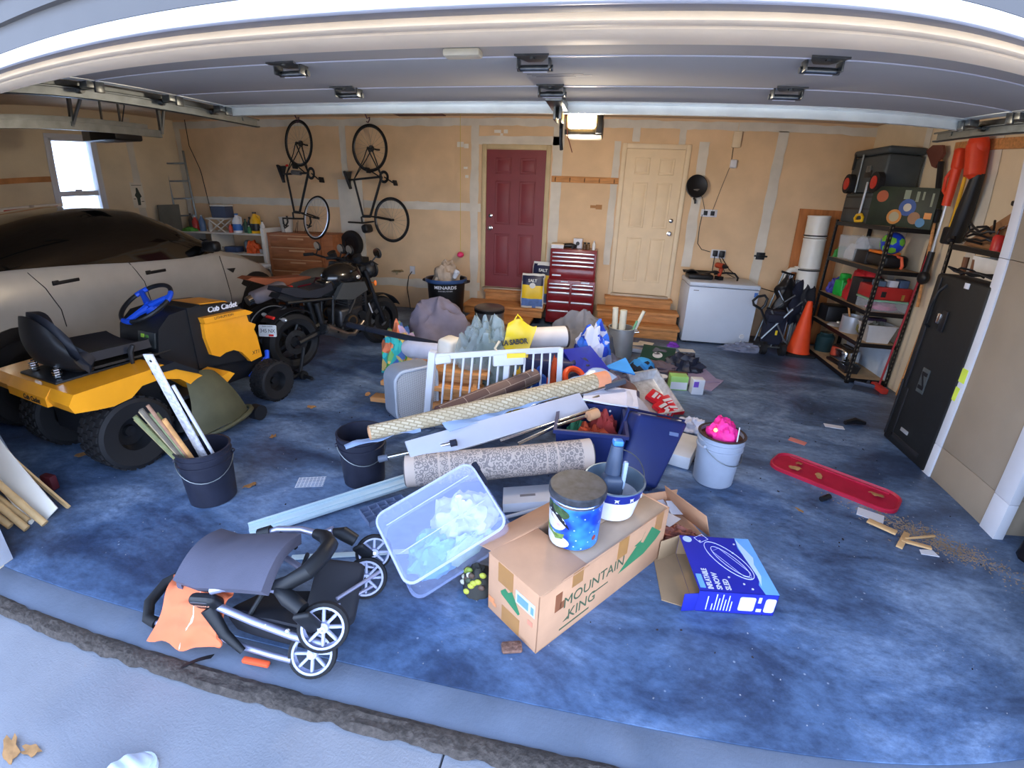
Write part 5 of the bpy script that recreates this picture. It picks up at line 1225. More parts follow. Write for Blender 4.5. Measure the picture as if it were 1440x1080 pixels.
# flat white board and steel tubes
M_wb = mat('white_melamine', (186, 190, 206), .4, var=.03)
t = thing('white_board', 'long flat white shelf board lying aslant over the tubes below the jute mat', 'board'); t.matrix_world = frame((-.20, 1.08, .35), (.80, 1.93, .445), (.25, -.55, .8))
obj('board', B().b2((0, -.075, -.009), (1.31, .075, .009), .002), M_wb, t)
obj('edge_band', B().b2((0, -.078, -.011), (1.31, -.075, .011), .001), mat('edge_strip_white', (214, 216, 224), .4), t)  # edge strip in a paler white than the board face
M_tube = M_chrome
for k, (p0, p1, r, lb) in enumerate((((-.36, 1.12, .27), (.02, 1.22, .37), .013, 'steel tube with a grey foot sticking out left under the white board'),
    ((.25, 1.45, .36), (.90, 2.02, .46), .011, 'upper steel tube under the right half of the white board'), ((.30, 1.38, .345), (.88, 1.86, .43), .010, 'middle steel tube under the white board'),
    ((.42, 1.36, .35), (.86, 1.78, .42), .012, 'bent lower steel tube above the floral rug'), ((.72, 1.98, .455), (1.03, 2.22, .50), .016, 'short steel tube with a dark grip at the far end of the board'))):
    t = thing('steel_tube', lb, 'tube', group='steel tubes under the white board'); P0, P1 = Vector(p0), Vector(p1); mid = (P0 + P1) / 2 + Vector((0, 0, .02 if k == 3 else .0))
    obj('tube', B().tube([P0, mid, P1], r, 10), M_tube, t)
    if k == 0: obj('foot', B().tube([P0, P0 + (P0 - P1).normalized() * .06], .022, 12), mat('foot_grey', (92, 100, 116), .6), t); obj('socket', B().tube([P1, P1 + (P1 - P0).normalized() * .04], .022, 10), M_navy, t)
    if k == 4: obj('grip', B().tube([P1 - (P1 - P0) * .3, P1 + (P1 - P0).normalized() * .07], .024, 12), mat('grip_slate', (70, 78, 92), .6), t)
solo('wood_dowel_cap', B().tube([(.84, 1.74, .42), (.90, 1.79, .43)], .036, 16), mat('cork', (202, 152, 112), .7), 'round cork coloured disc at the end of the steel tubes', 'disc')
solo('plastic_film', B().sheet(lambda u, v: wob((-.12 + 1.02 * u + .12 * v, 1.40 + 1.0 * u - .11 * v, .45 + .09 * u - .03 * v), .035, 7, 2), 40, 8, .003), mat('blue_film', (170, 196, 236), .18, alpha=.75), 'crumpled clear blue plastic sheeting between the plaid rug and jute mat', 'plastic')
solo('plastic_film', B().sheet(lambda u, v: wob((-.62 + .40 * u + .05 * v, 1.05 + .24 * u - .06 * v, .37 + .06 * u), .03, 9, 5), 16, 6, .003), mat('blue_film', (170, 196, 236), .18, alpha=.75), 'pale plastic sheeting sticking out past the left end of the jute mat', 'plastic')

# white gate leaning on the heap
G00, G10, G01, G11 = Vector((-.47, 2.08, .012)), Vector((.58, 2.36, .012)), Vector((-.36, 1.98, .70)), Vector((.56, 2.42, .70))
def gp(u, v): return (G00 * (1 - u) + G10 * u) * (1 - v) + (G01 * (1 - u) + G11 * u) * v
t = thing('baby_gate', 'white slatted baby gate standing askew behind the rolled rugs', 'gate')
def bar(nm, a, b_, w, d=None):
    a, b_ = Vector(a), Vector(b_); Mx = frame(a, b_, (0, -1, .2)); Lx = (b_ - a).length
    obj(nm, B(Mx).b2((0, -w / 2, -(d or w) / 2), (Lx, w / 2, (d or w) / 2), .004), M_white, t)
bar('post', gp(0, 0), gp(0, 1), .055); bar('post', gp(1, 0), gp(1, .97), .045)
bar('rail', gp(.02, .93), gp(1, .95), .045, .03); bar('rail', gp(0, .08), gp(1, .08), .045, .03)
for k in range(13):
    u = .10 + .068 * k
    bar('slat', gp(u, .10), gp(u, .93), .016 if k != 7 else .045)
obj('latch_block', B(frame(gp(.02, .88), gp(.14, .9), (0, -1, .2))).b2((0, -.03, -.02), (.12, .03, .035), .008), M_white, t)
obj('gate_latch', B(frame(gp(.46, .86), gp(.72, .87), (0, -1, .2))).b2((0, -.05, -.02), (.24, .04, .04), .006), M_white, t)
obj('yellow_label', B(frame(gp(.56, .90), gp(.72, .90), (0, -1, .2))).b2((0, -.015, .0395), (.15, .022, .0415)), mat('label_yellow', (240, 205, 50), .5), t)
obj('latch_hook', B().tube([gp(.50, 1.08), gp(.47, 1.0), gp(.50, .93), gp(.56, .90)], .010, 8), M_cream, t)
# box fan / grey appliance
t = thing('box_fan', 'grey rounded appliance with a perforated face at the left end of the gate', 'appliance', (-.725, 2.03, 0), (0, 0, .87))
pr = rrect(.42, .47, .10, 6)
MZ = Matrix(((1, 0, 0, .21), (0, 0, 1, 0), (0, 1, 0, .24), (0, 0, 0, 1)))
obj('shell', B(MZ).prism(pr, 0, .19), mat('appliance_grey', (150, 158, 172), .45, metal=.1), t)
obj('face_rim', B(MZ).tube([(x * .93, y * .93, -.002) for x, y in pr], .012, 6, closed=True), mat('rim_grey', (178, 184, 194), .4), t)
m, k_, _ = brick_mat('perforated_face', (60, 62, 68), (70, 72, 78), (196, 196, 198), 48, .5, .5, .12, off=.0)
_.inputs['Rotation'].default_value = (PI / 2, 0, 0)
obj('grille', B(MZ).prism([(x * .86, y * .86) for x, y in pr], -.006, .002), m, t)
# wooden step unit
t = thing('wooden_step_stack', 'orange brown wooden steps lying behind the gate', 'steps')
for (x0, x1, y0, y1, z0, z1) in ((-.80, -.05, 2.42, 2.70, .33, .37), (-.98, -.08, 2.30, 2.48, .23, .27), (-1.06, -.12, 2.24, 2.36, .09, .13), (-.78, -.10, 2.46, 2.50, .0, .33), (-.9, -.15, 2.36, 2.40, .13, .23)):
    obj('tread', B().b2((x0, y0, z0), (x1, y1, z1), .006), M_wood, t)
for x in (-.70, -.16): obj('stringer', B().prism([(2.26, 0), (2.70, 0), (2.70, .33), (2.44, .33), (2.32, .23), (2.26, .09)], x, x + .035, PX), M_wood, t)
# dark blue tote and the upturned tote
M_tote = mat('tote_blue', (26, 40, 92), .42, var=.06)
t = thing('storage_tote', 'open dark blue tote full of orange toys behind the floral rug', 'tote', (.86, 1.72, 0), (0, 0, .04))
obj('tub', B(Matrix.Diagonal((.235, .235, 1, 1)) @ Matrix.Rotation(PI / 4, 4, 'Z')).lathe([(0, 0), (1.16, 0), (1.36, .40), (1.46, .40), (1.46, .425), (1.33, .425), (1.13, .012), (0, .012)], 4), M_tote, t, ang=30)
for x in (-.10, 0, .14): obj('rivet', B().ball((x, .222, .385), .010, 8, 6), M_white, t)
solo('orange_cloth', lump((.88, 1.70, .02), .15, .15, .32, 21, .4, 2.4), mat('toy_rust', (190, 74, 40), .8, var=.3), 'rust orange cloth toys heaped in the blue tote', 'cloth')
solo('red_cloth', lump((.95, 1.81, .18), .10, .07, .22, 22, .4, 2.6), mat('toy_brick', (140, 44, 40), .8, var=.3), 'brick red cloth at the back of the blue tote', 'cloth')
solo('green_net', lump((.76, 1.76, .05), .07, .09, .28, 23, .5, 3), mat('net_green', (60, 130, 96), .8, var=.3), 'green mesh scrap at the left inside the blue tote', 'net')
Q = [Vector(p) for p in ((1.34, 1.46, .06), (1.54, 1.80, .44), (1.17, 1.68, .53), (1.06, 1.40, .20))]
cen = sum(Q, Vector()) / 4; nn = (Q[1] - Q[0]).cross(Q[3] - Q[0]).normalized(); nn = nn if nn.y < 0 else -nn
t = thing('storage_tote', 'dark blue tote tipped up with its smooth bottom towards the opening', 'tote')
b = B(); bmq = bmesh.new()
vs = [bmq.verts.new(cen + (q - cen) * .93) for q in Q] + [bmq.verts.new(cen + (q - cen) * 1.04 - nn * .14) for q in Q]
for f in ((0, 1, 2, 3), (7, 6, 5, 4), (0, 4, 5, 1), (1, 5, 6, 2), (2, 6, 7, 3), (3, 7, 4, 0)): bmq.faces.new([vs[i] for i in f])
bmesh.ops.recalc_face_normals(bmq, faces=bmq.faces); bmesh.ops.bevel(bmq, geom=bmq.edges[:], offset=.028, segments=4, profile=.5, affect='EDGES')
obj('tub', b.bm(bmq), M_tote, t)
rim = [cen + (q - cen) * 1.09 - nn * .13 for q in Q]
obj('rim', B().tube(rim, .014, 8, closed=True), M_tote, t)
obj('size_label', B(F(Q[1] * .8 + Q[2] * .2 - (Q[1] - Q[0]) * .22 + nn * .003, (Q[1] - Q[2]), nn.cross(Q[1] - Q[2]))).b2((-.04, -.012, 0), (.03, .012, .003)), mat('label_slate', (96, 112, 150), .5), t)

# clear bin tipped over, its base towards the camera
A_, B_, D_ = Vector((-.11, .37, .40)), Vector((.28, .66, .60)), Vector((.17, .19, .24)); C_ = B_ + D_ - A_
nb = (B_ - A_).cross(D_ - A_).normalized(); nb = nb if nb.z > 0 else -nb
t = thing('clear_bin', 'large clear plastic bin tipped over with white and blue bags inside', 'bin')
M_bin = mat('bin_clear', (186, 200, 246), .15, var=.02, alpha=.34)
c4 = (A_ + B_ + C_ + D_) / 4; e1 = (B_ - A_).normalized(); e2 = (D_ - A_).normalized()
w1, w2 = (B_ - A_).length, (D_ - A_).length
Mb = Matrix((e1, nb.cross(e1), nb)).transposed().to_4x4(); Mb.translation = c4
s2 = -1 if e2.dot(nb.cross(e1)) < 0 else 1
def rr(k, z): return [(x, y, z) for x, y in rrect(w1 * k, w2 * k, .05 * k, 5)]
b = B(Mb); n = len(rr(1, 0))
ringz = [(.95, 0), (.98, -.008), (1.0, -.03), (1.06, -.26), (1.12, -.26), (1.12, -.275)]
vs = [p for k, z in ringz for p in rr(k, z)]
b.raw(vs, [(i * n + j, i * n + (j + 1) % n, (i + 1) * n + (j + 1) % n, (i + 1) * n + j) for i in range(len(ringz) - 1) for j in range(n)] + [tuple(range(n))])
obj('tub', b, M_bin, t)
obj('tub_edge', B(Mb).tube(rr(.985, -.01), .007, 6, closed=True), mat('bin_edge', (196, 204, 240), .25, alpha=.75), t)
obj('handle_clip', B(Mb).box((w1 * .53, w2 * .30, -.10), (.03, .09, .05), .008).box((w1 * .53, w2 * .42, -.05), (.03, .05, .03), .008), M_navy, t)
for k in (.3, -.1): obj('base_rib', B(Mb).tube([(-w1 * .42, k * w2, .002), (w1 * .42, (k + .02) * w2, .002)], .003, 5), mat('bin_edge', (196, 204, 240), .25, alpha=.75), t)
def inbin(nm, lb, cx, cy, rx, ry, h, m, sd):
    o = solo(nm, lump((0, 0, 0), rx, ry, h, sd, .35, 2.4), m, lb, 'plastic bag'); o.matrix_world = Mb @ Matrix.Translation((cx, cy, -.235)); return o
inbin('white_bag', 'white cloth bundle inside the tipped clear bin', .10, 0, .16, .13, .20, M_white, 31)
inbin('blue_bag', 'sky blue plastic bag inside the lower part of the tipped clear bin', -.10, -.07, .13, .10, .19, mat('bag_sky', (110, 170, 235), .4, var=.15), 32)
inbin('green_bag', 'pale green paper inside the tipped clear bin', .03, -.12, .15, .045, .17, mat('paper_mint', (190, 215, 190), .6), 33)
# long white vinyl channel and a second strip, organiser tray, mesh scrap, floor scraps
M_vin = mat('vinyl_white', (186, 204, 210), .35, var=.03)
t = thing('vinyl_channel', 'long white ribbed vinyl channel lying from the heap to the stroller', 'trim'); t.matrix_world = frame((-.97, .55, .010), (-.22, 1.19, .085), (0, -.3, 1))
obj('channel', B().b2((0, -.05, 0), (.99, .05, .006), .002).b2((0, -.052, 0), (.99, -.040, .024), .003).b2((0, .040, 0), (.99, .052, .024), .003).b2((0, -.012, 0), (.99, .012, .016), .003), M_vin, t)
t = thing('vinyl_channel', 'white vinyl strip on the floor behind the folded stroller', 'trim'); t.matrix_world = frame((-.62, .43, .003), (.05, .66, .003))
obj('channel', B().b2((0, -.018, 0), (.70, .018, .008), .003), M_vin, t)
t = thing('organizer_tray', 'grey plastic tray of small compartments on the floor under the white channel', 'tray', (-.30, .92, .0), (0, 0, .85))
obj('base', B().b2((-.14, -.08, 0), (.14, .08, .012), .005), mat('tray_slate', (118, 130, 158), .35), t)
b = B()
for i in range(6): b.b2((-.14 + .055 * i, -.08, .010), (-.137 + .055 * i, .08, .04))
for j in range(4): b.b2((-.14, -.08 + .0525 * j, .010), (.14, -.077 + .0525 * j, .04))
obj('dividers', b, mat('tray_slate', (118, 130, 158), .35), t)
b = B()
for i in range(8):
    b.b2((-.09 + .024 * i, -.06, 0), (-.086 + .024 * i, .06, .002)); b.b2((-.09, -.06 + .016 * i, .001), (.09, -.056 + .016 * i, .003))
solo('mesh_scrap', b, M_white, 'white mesh scrap on the floor left of the black bucket', 'mesh', loc=(-.93, 1.10, .001), rot=(0, 0, .35))
# white flat cartons under the floral rug
t = thing('flat_carton', 'white printed flat carton lying under the floral rug right of the clear bin', 'box', (.62, 1.07, .15), (-.30, -.10, .22))
obj('carton', B().b2((-.22, -.16, 0), (.20, .16, .05), .003), M_white, t)
obj('barcode', B().b2((-.12, -.05, .0502), (-.03, -.01, .051)), mat('print_grey', (120, 120, 130), .5), t)
obj('blue_stripe', B().b2((.12, -.16, .0502), (.16, .16, .051)), mat('print_blue', (40, 90, 180), .5), t)
solo('white_pole', B().tube([(.40, .80, .17), (.82, .98, .26)], .010, 8), M_white, 'thin white pole lying between the clear bin and the cardboard box', 'pole')
solo('green_ornaments', lump((.60, .86, 0), .12, .10, .12, 41, .4, 3), mat('tinsel_green', (50, 120, 60), .5, var=.5, scale=25), 'green and red tinsel heap behind the cardboard box', 'tinsel')
# net ball bag
t = thing('net_bag', 'net bag of yellow green and white pieces under the clear bin', 'bag', (.40, .47, 0))
rnd = random.Random(8); cols = [(190, 190, 70), (130, 150, 60), (225, 222, 200), (70, 80, 60), (96, 74, 60)]
obj('bag', lump((0, 0, 0), .075, .075, .14, 42, .15), mat('net_dark', (60, 58, 52), .8), t)
for k in range(26):
    a = rnd.uniform(2.6, 6.6); z = rnd.uniform(.02, .13); r = .078 * math.sqrt(max(.1, 1 - (z / .16) ** 2))
    obj('piece', B().ball((r * math.cos(a), r * math.sin(a), z), (.018, .012, .016), 8, 6), mat('piece_%d' % (k % 5), cols[k % 5], .5), t)
# ------------------------------------------------------------------ cardboard boxes and buckets
M_card = mat('cardboard', (202, 154, 118), .85, var=.10, scale=5)
M_tape = mat('packing_tape', (176, 126, 72), .35, var=.08)
M_green = mat('print_green', (58, 128, 84), .7)
M_ink = mat('print_dark_green', (74, 92, 66), .8)
box_o = Vector((.735, .165, 0)); ang = math.atan2(.745, .58); LB, WB, HB = .95, .33, .33
t = thing('cardboard_box', 'long brown cardboard tree box with green mountain print in the foreground', 'box', box_o, (0, 0, ang))
b = B(); tk = .005
b.b2((0, 0, 0), (LB, tk, HB), .001).b2((0, WB - tk, 0), (LB, WB, HB), .001).b2((0, 0, 0), (tk, WB, HB), .001).b2((LB - tk, 0, 0), (LB, WB, HB), .001).b2((0, 0, 0), (LB, WB, tk))
obj('carton', b, M_card, t)
obj('flap', B(Matrix.Translation((0, 0, HB)) @ Matrix.Rotation(.04, 4, 'Y')).b2((-.002, -.004, 0), (.30, WB, .005), .001), M_card, t)
obj('flap', B().b2((.02, .0, HB - .012), (LB, .15, HB - .007), .001), mat('cardboard_inside', (186, 160, 134), .85, var=.08), t)
obj('flap', B(Matrix.Translation((0, WB, HB)) @ Matrix.Rotation(-.28, 4, 'X')).b2((.02, 0, -.004), (.55, .15, .001), .001), M_card, t)
obj('flap', B().b2((.42, .152, HB - .010), (LB, WB, HB - .005), .001), mat('cardboard_inside', (186, 160, 134), .85, var=.08), t)
for lo, hi in (((.20, -.0012, .25), (.27, 0, HB)), ((.52, -.0012, .22), (.60, 0, HB)), ((.83, -.0012, .22), (.90, 0, HB)), ((-.0012, .16, .22), (0, .26, HB)), ((-.0012, .11, .005), (0, .23, .10))):
    obj('tape', B().b2(lo, hi), M_tape, t)
obj('brown_mark', B().b2((.10, -.0012, .17), (.14, 0, .27)).b2((.13, -.0012, .17), (.165, 0, .21)), mat('print_brown', (140, 84, 52), .7), t)
MF = Matrix(((1, 0, 0, 0), (0, 0, -1, -.0008), (0, 1, 0, 0), (0, 0, 0, 1)))
text('lettering', 'MOUNTAIN', .085, M_ink, t, MF @ Matrix.Translation((.37, .185, 0)), sx=.95)
text('lettering', 'KING', .085, M_ink, t, MF @ Matrix.Translation((.285, .095, 0)), sx=.95)
obj('mountain_print', B(MF).prism([(.55, .12), (.70, .235), (.74, .21), (.80, .28), (.90, .20), (.86, .17), (.76, .13)], 0, .0009).prism([(.66, .23), (.72, .24), (.74, .28), (.72, .24), (.70, .21)], 0, .0008), M_green, t)
obj('small_print', B(MF).prism([(.16, .075), (.20, .095), (.20, .075)], 0, .0009).b2((.14, .035, 0), (.34, .043, .0009)).b2((.36, .115, 0), (.47, .121, .0009)), M_ink, t)
ME = Matrix(((0, 0, -1, -.0008), (-1, 0, 0, 0), (0, 1, 0, 0), (0, 0, 0, 1)))
obj('mountain_print', B(ME).prism([(-.24, .175), (-.21, .21), (-.19, .20), (-.165, .225), (-.11, .14), (-.12, .125), (-.235, .16)], 0, .0009), M_green, t)
lb_ = obj('shipping_label', B(ME).b2((-.14, .19, 0), (-.02, .26, .001)), M_white, t)
obj('label_print', B(ME).b2((-.13, .20, .001), (-.06, .245, .0014)).b2((-.045, .20, .001), (-.027, .24, .0014)), mat('label_blue_print', (120, 160, 215), .5), lb_)
obj('orange_sticker', B(ME).b2((-.325, .05, 0), (-.285, .085, .001)).b2((-.295, .045, .0), (-.27, .065, .0012)), mat('sticker_orange2', (232, 150, 96), .5), t)
obj('stamp', B(ME).b2((-.06, .13, 0), (-.03, .155, .0008)), mat('stamp_red', (220, 140, 110), .7), t)
solo('paper_scraps', lump((.90, .52, .01), .10, .10, .29, 44, .35, 3), mat('scrap_dark', (120, 84, 70), .8, var=.5, scale=18), 'dark scraps showing in the gap of the cardboard box top', 'scraps') if False else None
# snowman tin
t = thing('snowman_tin', 'blue tin with a snowman picture and a dark lid on the cardboard box', 'tin', (.835, .575, HB + .006), (0, 0, 0))
def tin_mat():
    m = mat('tin_night_blue', (40, 92, 200), .35); tt, N, L, p = nodes_of(m)
    tc = N.new('ShaderNodeTexCoord'); v = N.new('ShaderNodeTexVoronoi'); v.inputs['Scale'].default_value = 38; L.new(tc.outputs['Object'], v.inputs['Vector'])
    r = N.new('ShaderNodeValToRGB'); r.color_ramp.elements[0].position = .10; r.color_ramp.elements[0].color = (.75, .85, 1, 1); r.color_ramp.elements[1].position = .18; r.color_ramp.elements[1].color = (0, 0, 0, 1); L.new(v.outputs['Distance'], r.inputs['Fac'])
    n = N.new('ShaderNodeTexNoise'); n.inputs['Scale'].default_value = 9; L.new(tc.outputs['Object'], n.inputs['Vector'])
    q = N.new('ShaderNodeValToRGB'); q.color_ramp.elements[0].position = .4; q.color_ramp.elements[0].color = lin((24, 60, 170)) + (1,); q.color_ramp.elements[1].position = .65; q.color_ramp.elements[1].color = lin((60, 140, 225)) + (1,); L.new(n.outputs['Fac'], q.inputs['Fac'])
    a = N.new('ShaderNodeMix'); a.data_type = 'RGBA'; a.blend_type = 'ADD'; a.inputs['Factor'].default_value = .6; L.new(q.outputs['Color'], a.inputs[6]); L.new(r.outputs['Color'], a.inputs[7]); L.new(a.outputs[2], p.inputs['Base Color'])
    return m
obj('tin', B().lathe([(0, 0), (.112, 0), (.116, .004), (.122, .20), (.125, .235), (.125, .255), (0, .255)], 48), tin_mat(), t)
obj('rim_band', B().lathe([(.1235, .225), (.1265, .23), (.1265, .238), (.124, .243)], 48), M_chrome, t)
obj('lid', B().lathe([(.126, .245), (.132, .25), (.132, .278), (.126, .284), (0, .281), (0, .25)], 48), mat('lid_soot', (52, 54, 60), .5, var=.5, scale=30), t)
def wrap_patch(nm, poly, m, lift, parent):
    """flat picture piece (angle deg, height) pressed on the tin side"""
    b = B(); n = len(poly)
    cx_, cy_ = sum(p[0] for p in poly) / n, sum(p[1] for p in poly) / n
    def P(a, z, l): r = .1165 + .03 * z + lift + l; a = math.radians(a); return (r * math.sin(a), -r * math.cos(a), z)
    vs = []; 
    for s_ in (0, .33, .66, 1.0):
        for a, z in poly: vs.append(P(cx_ + (a - cx_) * s_, cy_ + (z - cy_) * s_, 0))
    fs = [(i * n + j, i * n + (j + 1) % n, (i + 1) * n + (j + 1) % n, (i + 1) * n + j) for i in range(3) for j in range(n)]
    return obj(nm, b.raw(vs, fs), m, parent)
def ell(a, z, ra, rz, n=20): return [(a + ra * math.cos(2 * PI * k / n), z + rz * math.sin(2 * PI * k / n)) for k in range(n)]
wrap_patch('snow_body', ell(-48, .035, 42, .038), M_white, .0010, t)
wrap_patch('hat', ell(-48, .19, 38, .035), mat('tin_hat', (60, 84, 50), .5, var=.5, scale=40), .0012, t)
wrap_patch('snowman_face', ell(-52, .135, 36, .048), M_white, .0016, t)
wrap_patch('hat_brim', [(-88, .165), (-60, .205), (-20, .155), (-8, .115), (-12, .135), (-30, .175), (-58, .215), (-90, .18)], mat('tin_black', (20, 22, 30), .5), .0022, t)
wrap_patch('scarf', [(-88, .085), (-60, .078), (-30, .06), (-18, .085), (-22, .055), (-40, .04), (-70, .055), (-88, .065)], mat('tin_scarf', (110, 140, 70), .5, var=.5, scale=60), .0022, t)
wrap_patch('carrot_nose', [(-66, .17), (-58, .16), (-42, .135), (-58, .15)], mat('tin_nose', (130, 92, 70), .5), .0026, t)
wrap_patch('cheek', ell(-34, .125, 5, .008), mat('tin_cheek', (236, 170, 180), .5), .0026, t)
wrap_patch('red_bird', ell(52, .06, 6, .014), mat('tin_bird', (150, 66, 60), .5), .0015, t)
# white bucket with stars and the caulking tool
t = thing('star_bucket', 'white bucket with a blue star band behind the snowman tin', 'bucket', (1.01, .83, HB + .003))
M_enam = mat('enamel_white', (232, 232, 240), .3)
obj('bucket', B().lathe([(0, 0), (.105, 0), (.115, .008), (.150, .175), (.152, .18), (.147, .18), (.108, .012), (0, .008)], 48), M_enam, t)
obj('blue_band', B().lathe([(.1405, .125), (.1415, .125), (.1520, .174), (.1505, .176)], 48), mat('band_navy', (30, 44, 130), .35), t)
for k in range(12):
    a = k * PI / 6 + .1
    pts = [((.017 if i % 2 == 0 else .007) * math.sin(i * PI / 5), (.017 if i % 2 == 0 else .007) * math.cos(i * PI / 5)) for i in range(10)]
    obj('star', B(Matrix.Rotation(a, 4, 'Z') @ Matrix.Translation((0, -.1463, .150)) @ Matrix.Rotation(PI / 2 - .2, 4, 'X')).prism(pts, -.001, .0015), M_white, t)
obj('galvanised_rim', B().lathe([(.148, .172), (.155, .178), (.155, .186), (.147, .186), (.143, .17), (.12, .06), (.123, .06)], 48), mat('zinc', (132, 150, 166), .35, metal=.6), t)
obj('bail_handle', B().tube([(.145 * math.cos(k * .2 - .2), .145 * math.sin(k * .2 - .2) * .5 + .10 * math.sin(k * .2), .19 + .07 * math.sin(k * .19)) for k in range(9)], .003, 5), M_steel, t)
t = thing('shop_vac_nozzle', 'grey blue plastic nozzle standing in the star bucket', 'tool', (.99, .83, .36), (-.10, .06, .2))
M_nz = mat('nozzle_slate', (66, 80, 104), .4, var=.2)
obj('tube', B().tube([(0, 0, .0), (0, 0, .22), (0, .0, .33)], [.05, .042, .03], 14), M_nz, t)
obj('head', B().box((0, -.02, .10), (.11, .09, .16), .025, 3), M_nz, t)
obj('blue_cap', B().box((0, 0, .345), (.05, .05, .03), .008), mat('cap_blue', (60, 130, 210), .4), t)
obj('trigger', B().box((.045, -.045, .19), (.022, .03, .15), .008), mat('nozzle_light', (160, 180, 205), .35), t)
# open carton behind
t = thing('open_carton', 'open brown carton with papers lying behind the star bucket', 'box', (1.40, 1.22, 0), (0, 0, .45))
obj('carton', B().b2((-.16, -.17, 0), (.14, .17, .006)).b2((-.16, .165, 0), (.14, .17, .12)).b2((-.165, -.17, 0), (-.16, .17, .12)), M_card, t)
obj('flap', B(Matrix.Translation((.14, -.17, .03)) @ Matrix.Rotation(-.35, 4, 'Y') @ Matrix.Rotation(.15, 4, 'Z')).b2((0, -.02, 0), (.006, .34, .16), .001), M_card, t)
obj('flap_window', B(Matrix.Translation((.14, -.17, .03)) @ Matrix.Rotation(-.35, 4, 'Y') @ Matrix.Rotation(.15, 4, 'Z')).b2((.006, .20, .05), (.0075, .27, .10)), mat('print_slate', (110, 100, 120), .7), t)
for k, (x, y, r) in enumerate(((-.06, .09, .2), (.06, .11, -.1), (-.02, -.03, .5))):
    solo('paper_sheet', B().box((0, 0, 0), (.14, .10, .002)), M_white, ('left printed card in the open carton', 'right printed card in the open carton', 'front printed card in the open carton')[k], 'paper', loc=(1.40 + x, 1.22 + y, .05 + .004 * k), rot=(.35 if k < 2 else 0, .1, .45 + r))
solo('mixed_papers', lump((1.42, 1.10, .008), .11, .06, .05, 51, .5, 4), mat('papers_mixed', (150, 90, 74), .7, var=.6, scale=30), 'red and brown scraps in the mouth of the open carton', 'scraps')
solo('white_lid', B().lathe([(0, 0), (.03, 0), (.03, .02), (0, .022)], 20), M_white, 'small white round cap by the open carton flap', 'cap', loc=(1.63, 1.30, .15), rot=(0, .6, 0)) if False else None
# snow sled carton
M_sled = mat('carton_cobalt', (34, 42, 160), .45, var=.08)
t = thing('sled_carton', 'cobalt blue printed sled carton lying open on the floor at the front right', 'box', (1.455, .56, 0), (0, 0, .12))
w_, d_, h_ = .375, .40, .13
b = B().b2((0, 0, 0), (w_, .004, h_)).b2((0, d_ - .004, 0), (w_, d_, h_)).b2((w_ - .004, 0, 0), (w_, d_, h_)).b2((0, 0, 0), (w_, d_, .004)).b2((0, 0, h_ - .004), (w_, d_, h_))
obj('carton', b, M_sled, t)
obj('lining', B().b2((.002, .0045, .0045), (w_ - .005, d_ - .0045, .006)).b2((.002, .0045, .0045), (w_ - .005, .006, h_ - .005)).b2((.002, d_ - .006, .0045), (w_ - .005, d_ - .0045, h_ - .005)), mat('cardboard_kraft', (160, 132, 100), .85), t)
obj('flap', B(Matrix.Rotation(.0, 4, 'Y')).prism([(-.15, .05), (0, .0), (0, d_), (-.13, d_ - .02)], .001, .006), mat('cardboard_kraft', (160, 132, 100), .85), t)
obj('flap', B(Matrix.Translation((0, d_, .0)) @ Matrix.Rotation(.5, 4, 'Z')).b2((-.13, -.004, .005), (0, 0, h_), .001), mat('cardboard_kraft', (160, 132, 100), .85), t)
obj('flap', B(Matrix.Translation((0, 0, .0)) @ Matrix.Rotation(.15, 4, 'Z')).b2((-.07, 0, .002), (0, .004, h_ - .02), .001), M_sled, t)
obj('blue_corner', B().box((-.13, d_ + .03, .05), (.03, .03, .06), .006), mat('corner_azure', (40, 130, 210), .5), t)
MT = Matrix.Translation((0, 0, h_ + .0006))
M_ice = mat('print_ice', (110, 170, 235), .5); M_ice2 = mat('print_ice_pale', (190, 215, 245), .5); M_line = mat('print_line', (200, 205, 240), .5)
obj('ice_print', B(MT).prism([(w_, .0), (w_, d_), (.30, d_), (.29, .32), (.31, .2), (.33, .12), (.30, .06), (.31, 0)], 0, .0008), M_ice, t)
obj('ice_print', B(MT).prism([(.30, .39), (.345, .25), (.33, .2), (.335, .12), (.31, .05), (.315, .12), (.30, .25), (.295, .33)], .0008, .0014), M_ice2, t)
sl = [(.20 + .065 * math.cos(a) * 1.0, .215 + .15 * math.sin(a)) for a in [k * 2 * PI / 28 for k in range(28)]]
rot = Matrix.Rotation(.55, 4, 'Z'); rc = Matrix.Translation((.185, .235, 0)) @ rot @ Matrix.Translation((-.185, -.235, 0))
obj('sled_drawing', B(MT @ rc).tube([(x, y, 0) for x, y in sl], .0022, 4, closed=True).tube([(.20 + (x - .20) * .62, .205 + (y - .215) * .80, 0) for x, y in sl], .0018, 4, closed=True).tube([(.17, .375, 0), (.23, .375, 0), (.23, .42, 0), (.17, .42, 0)], .0018, 4, closed=True).tube([(.175, .30, 0), (.225, .30, 0), (.225, .10, 0), (.2, .07, 0), (.175, .10, 0)], .0012, 4, closed=True), M_line, t)
for i, (s_, l_) in enumerate((('INFLATABLE', .165), ('SNOW', .095), ('SLED', .085))):
    text('lettering', s_, .036, M_white, t, MT @ Matrix.Translation((.060 + .042 * i, .015, 0)) @ Matrix.Rotation(PI / 2, 4, 'Z'), bold=True, align='LEFT', sx=l_ / (len(s_) * .024), ext=.0009)
obj('logo_disc', B(MT).tube([(.035, .37, -.0004), (.035, .37, .0008)], .024, 20), M_ice2, t)
lp = obj('size_tag', B(MT).b2((.008, .02, 0), (.035, .11, .0008)), M_ice, t)
for x, y in ((.10, .36), (.28, .35), (.25, .28), (.17, .10), (.23, .06), (.26, .03)): obj('snow_flake', B(MT).tube([(x, y, -.0004), (x, y, .0009)], .006, 6), M_white, t)
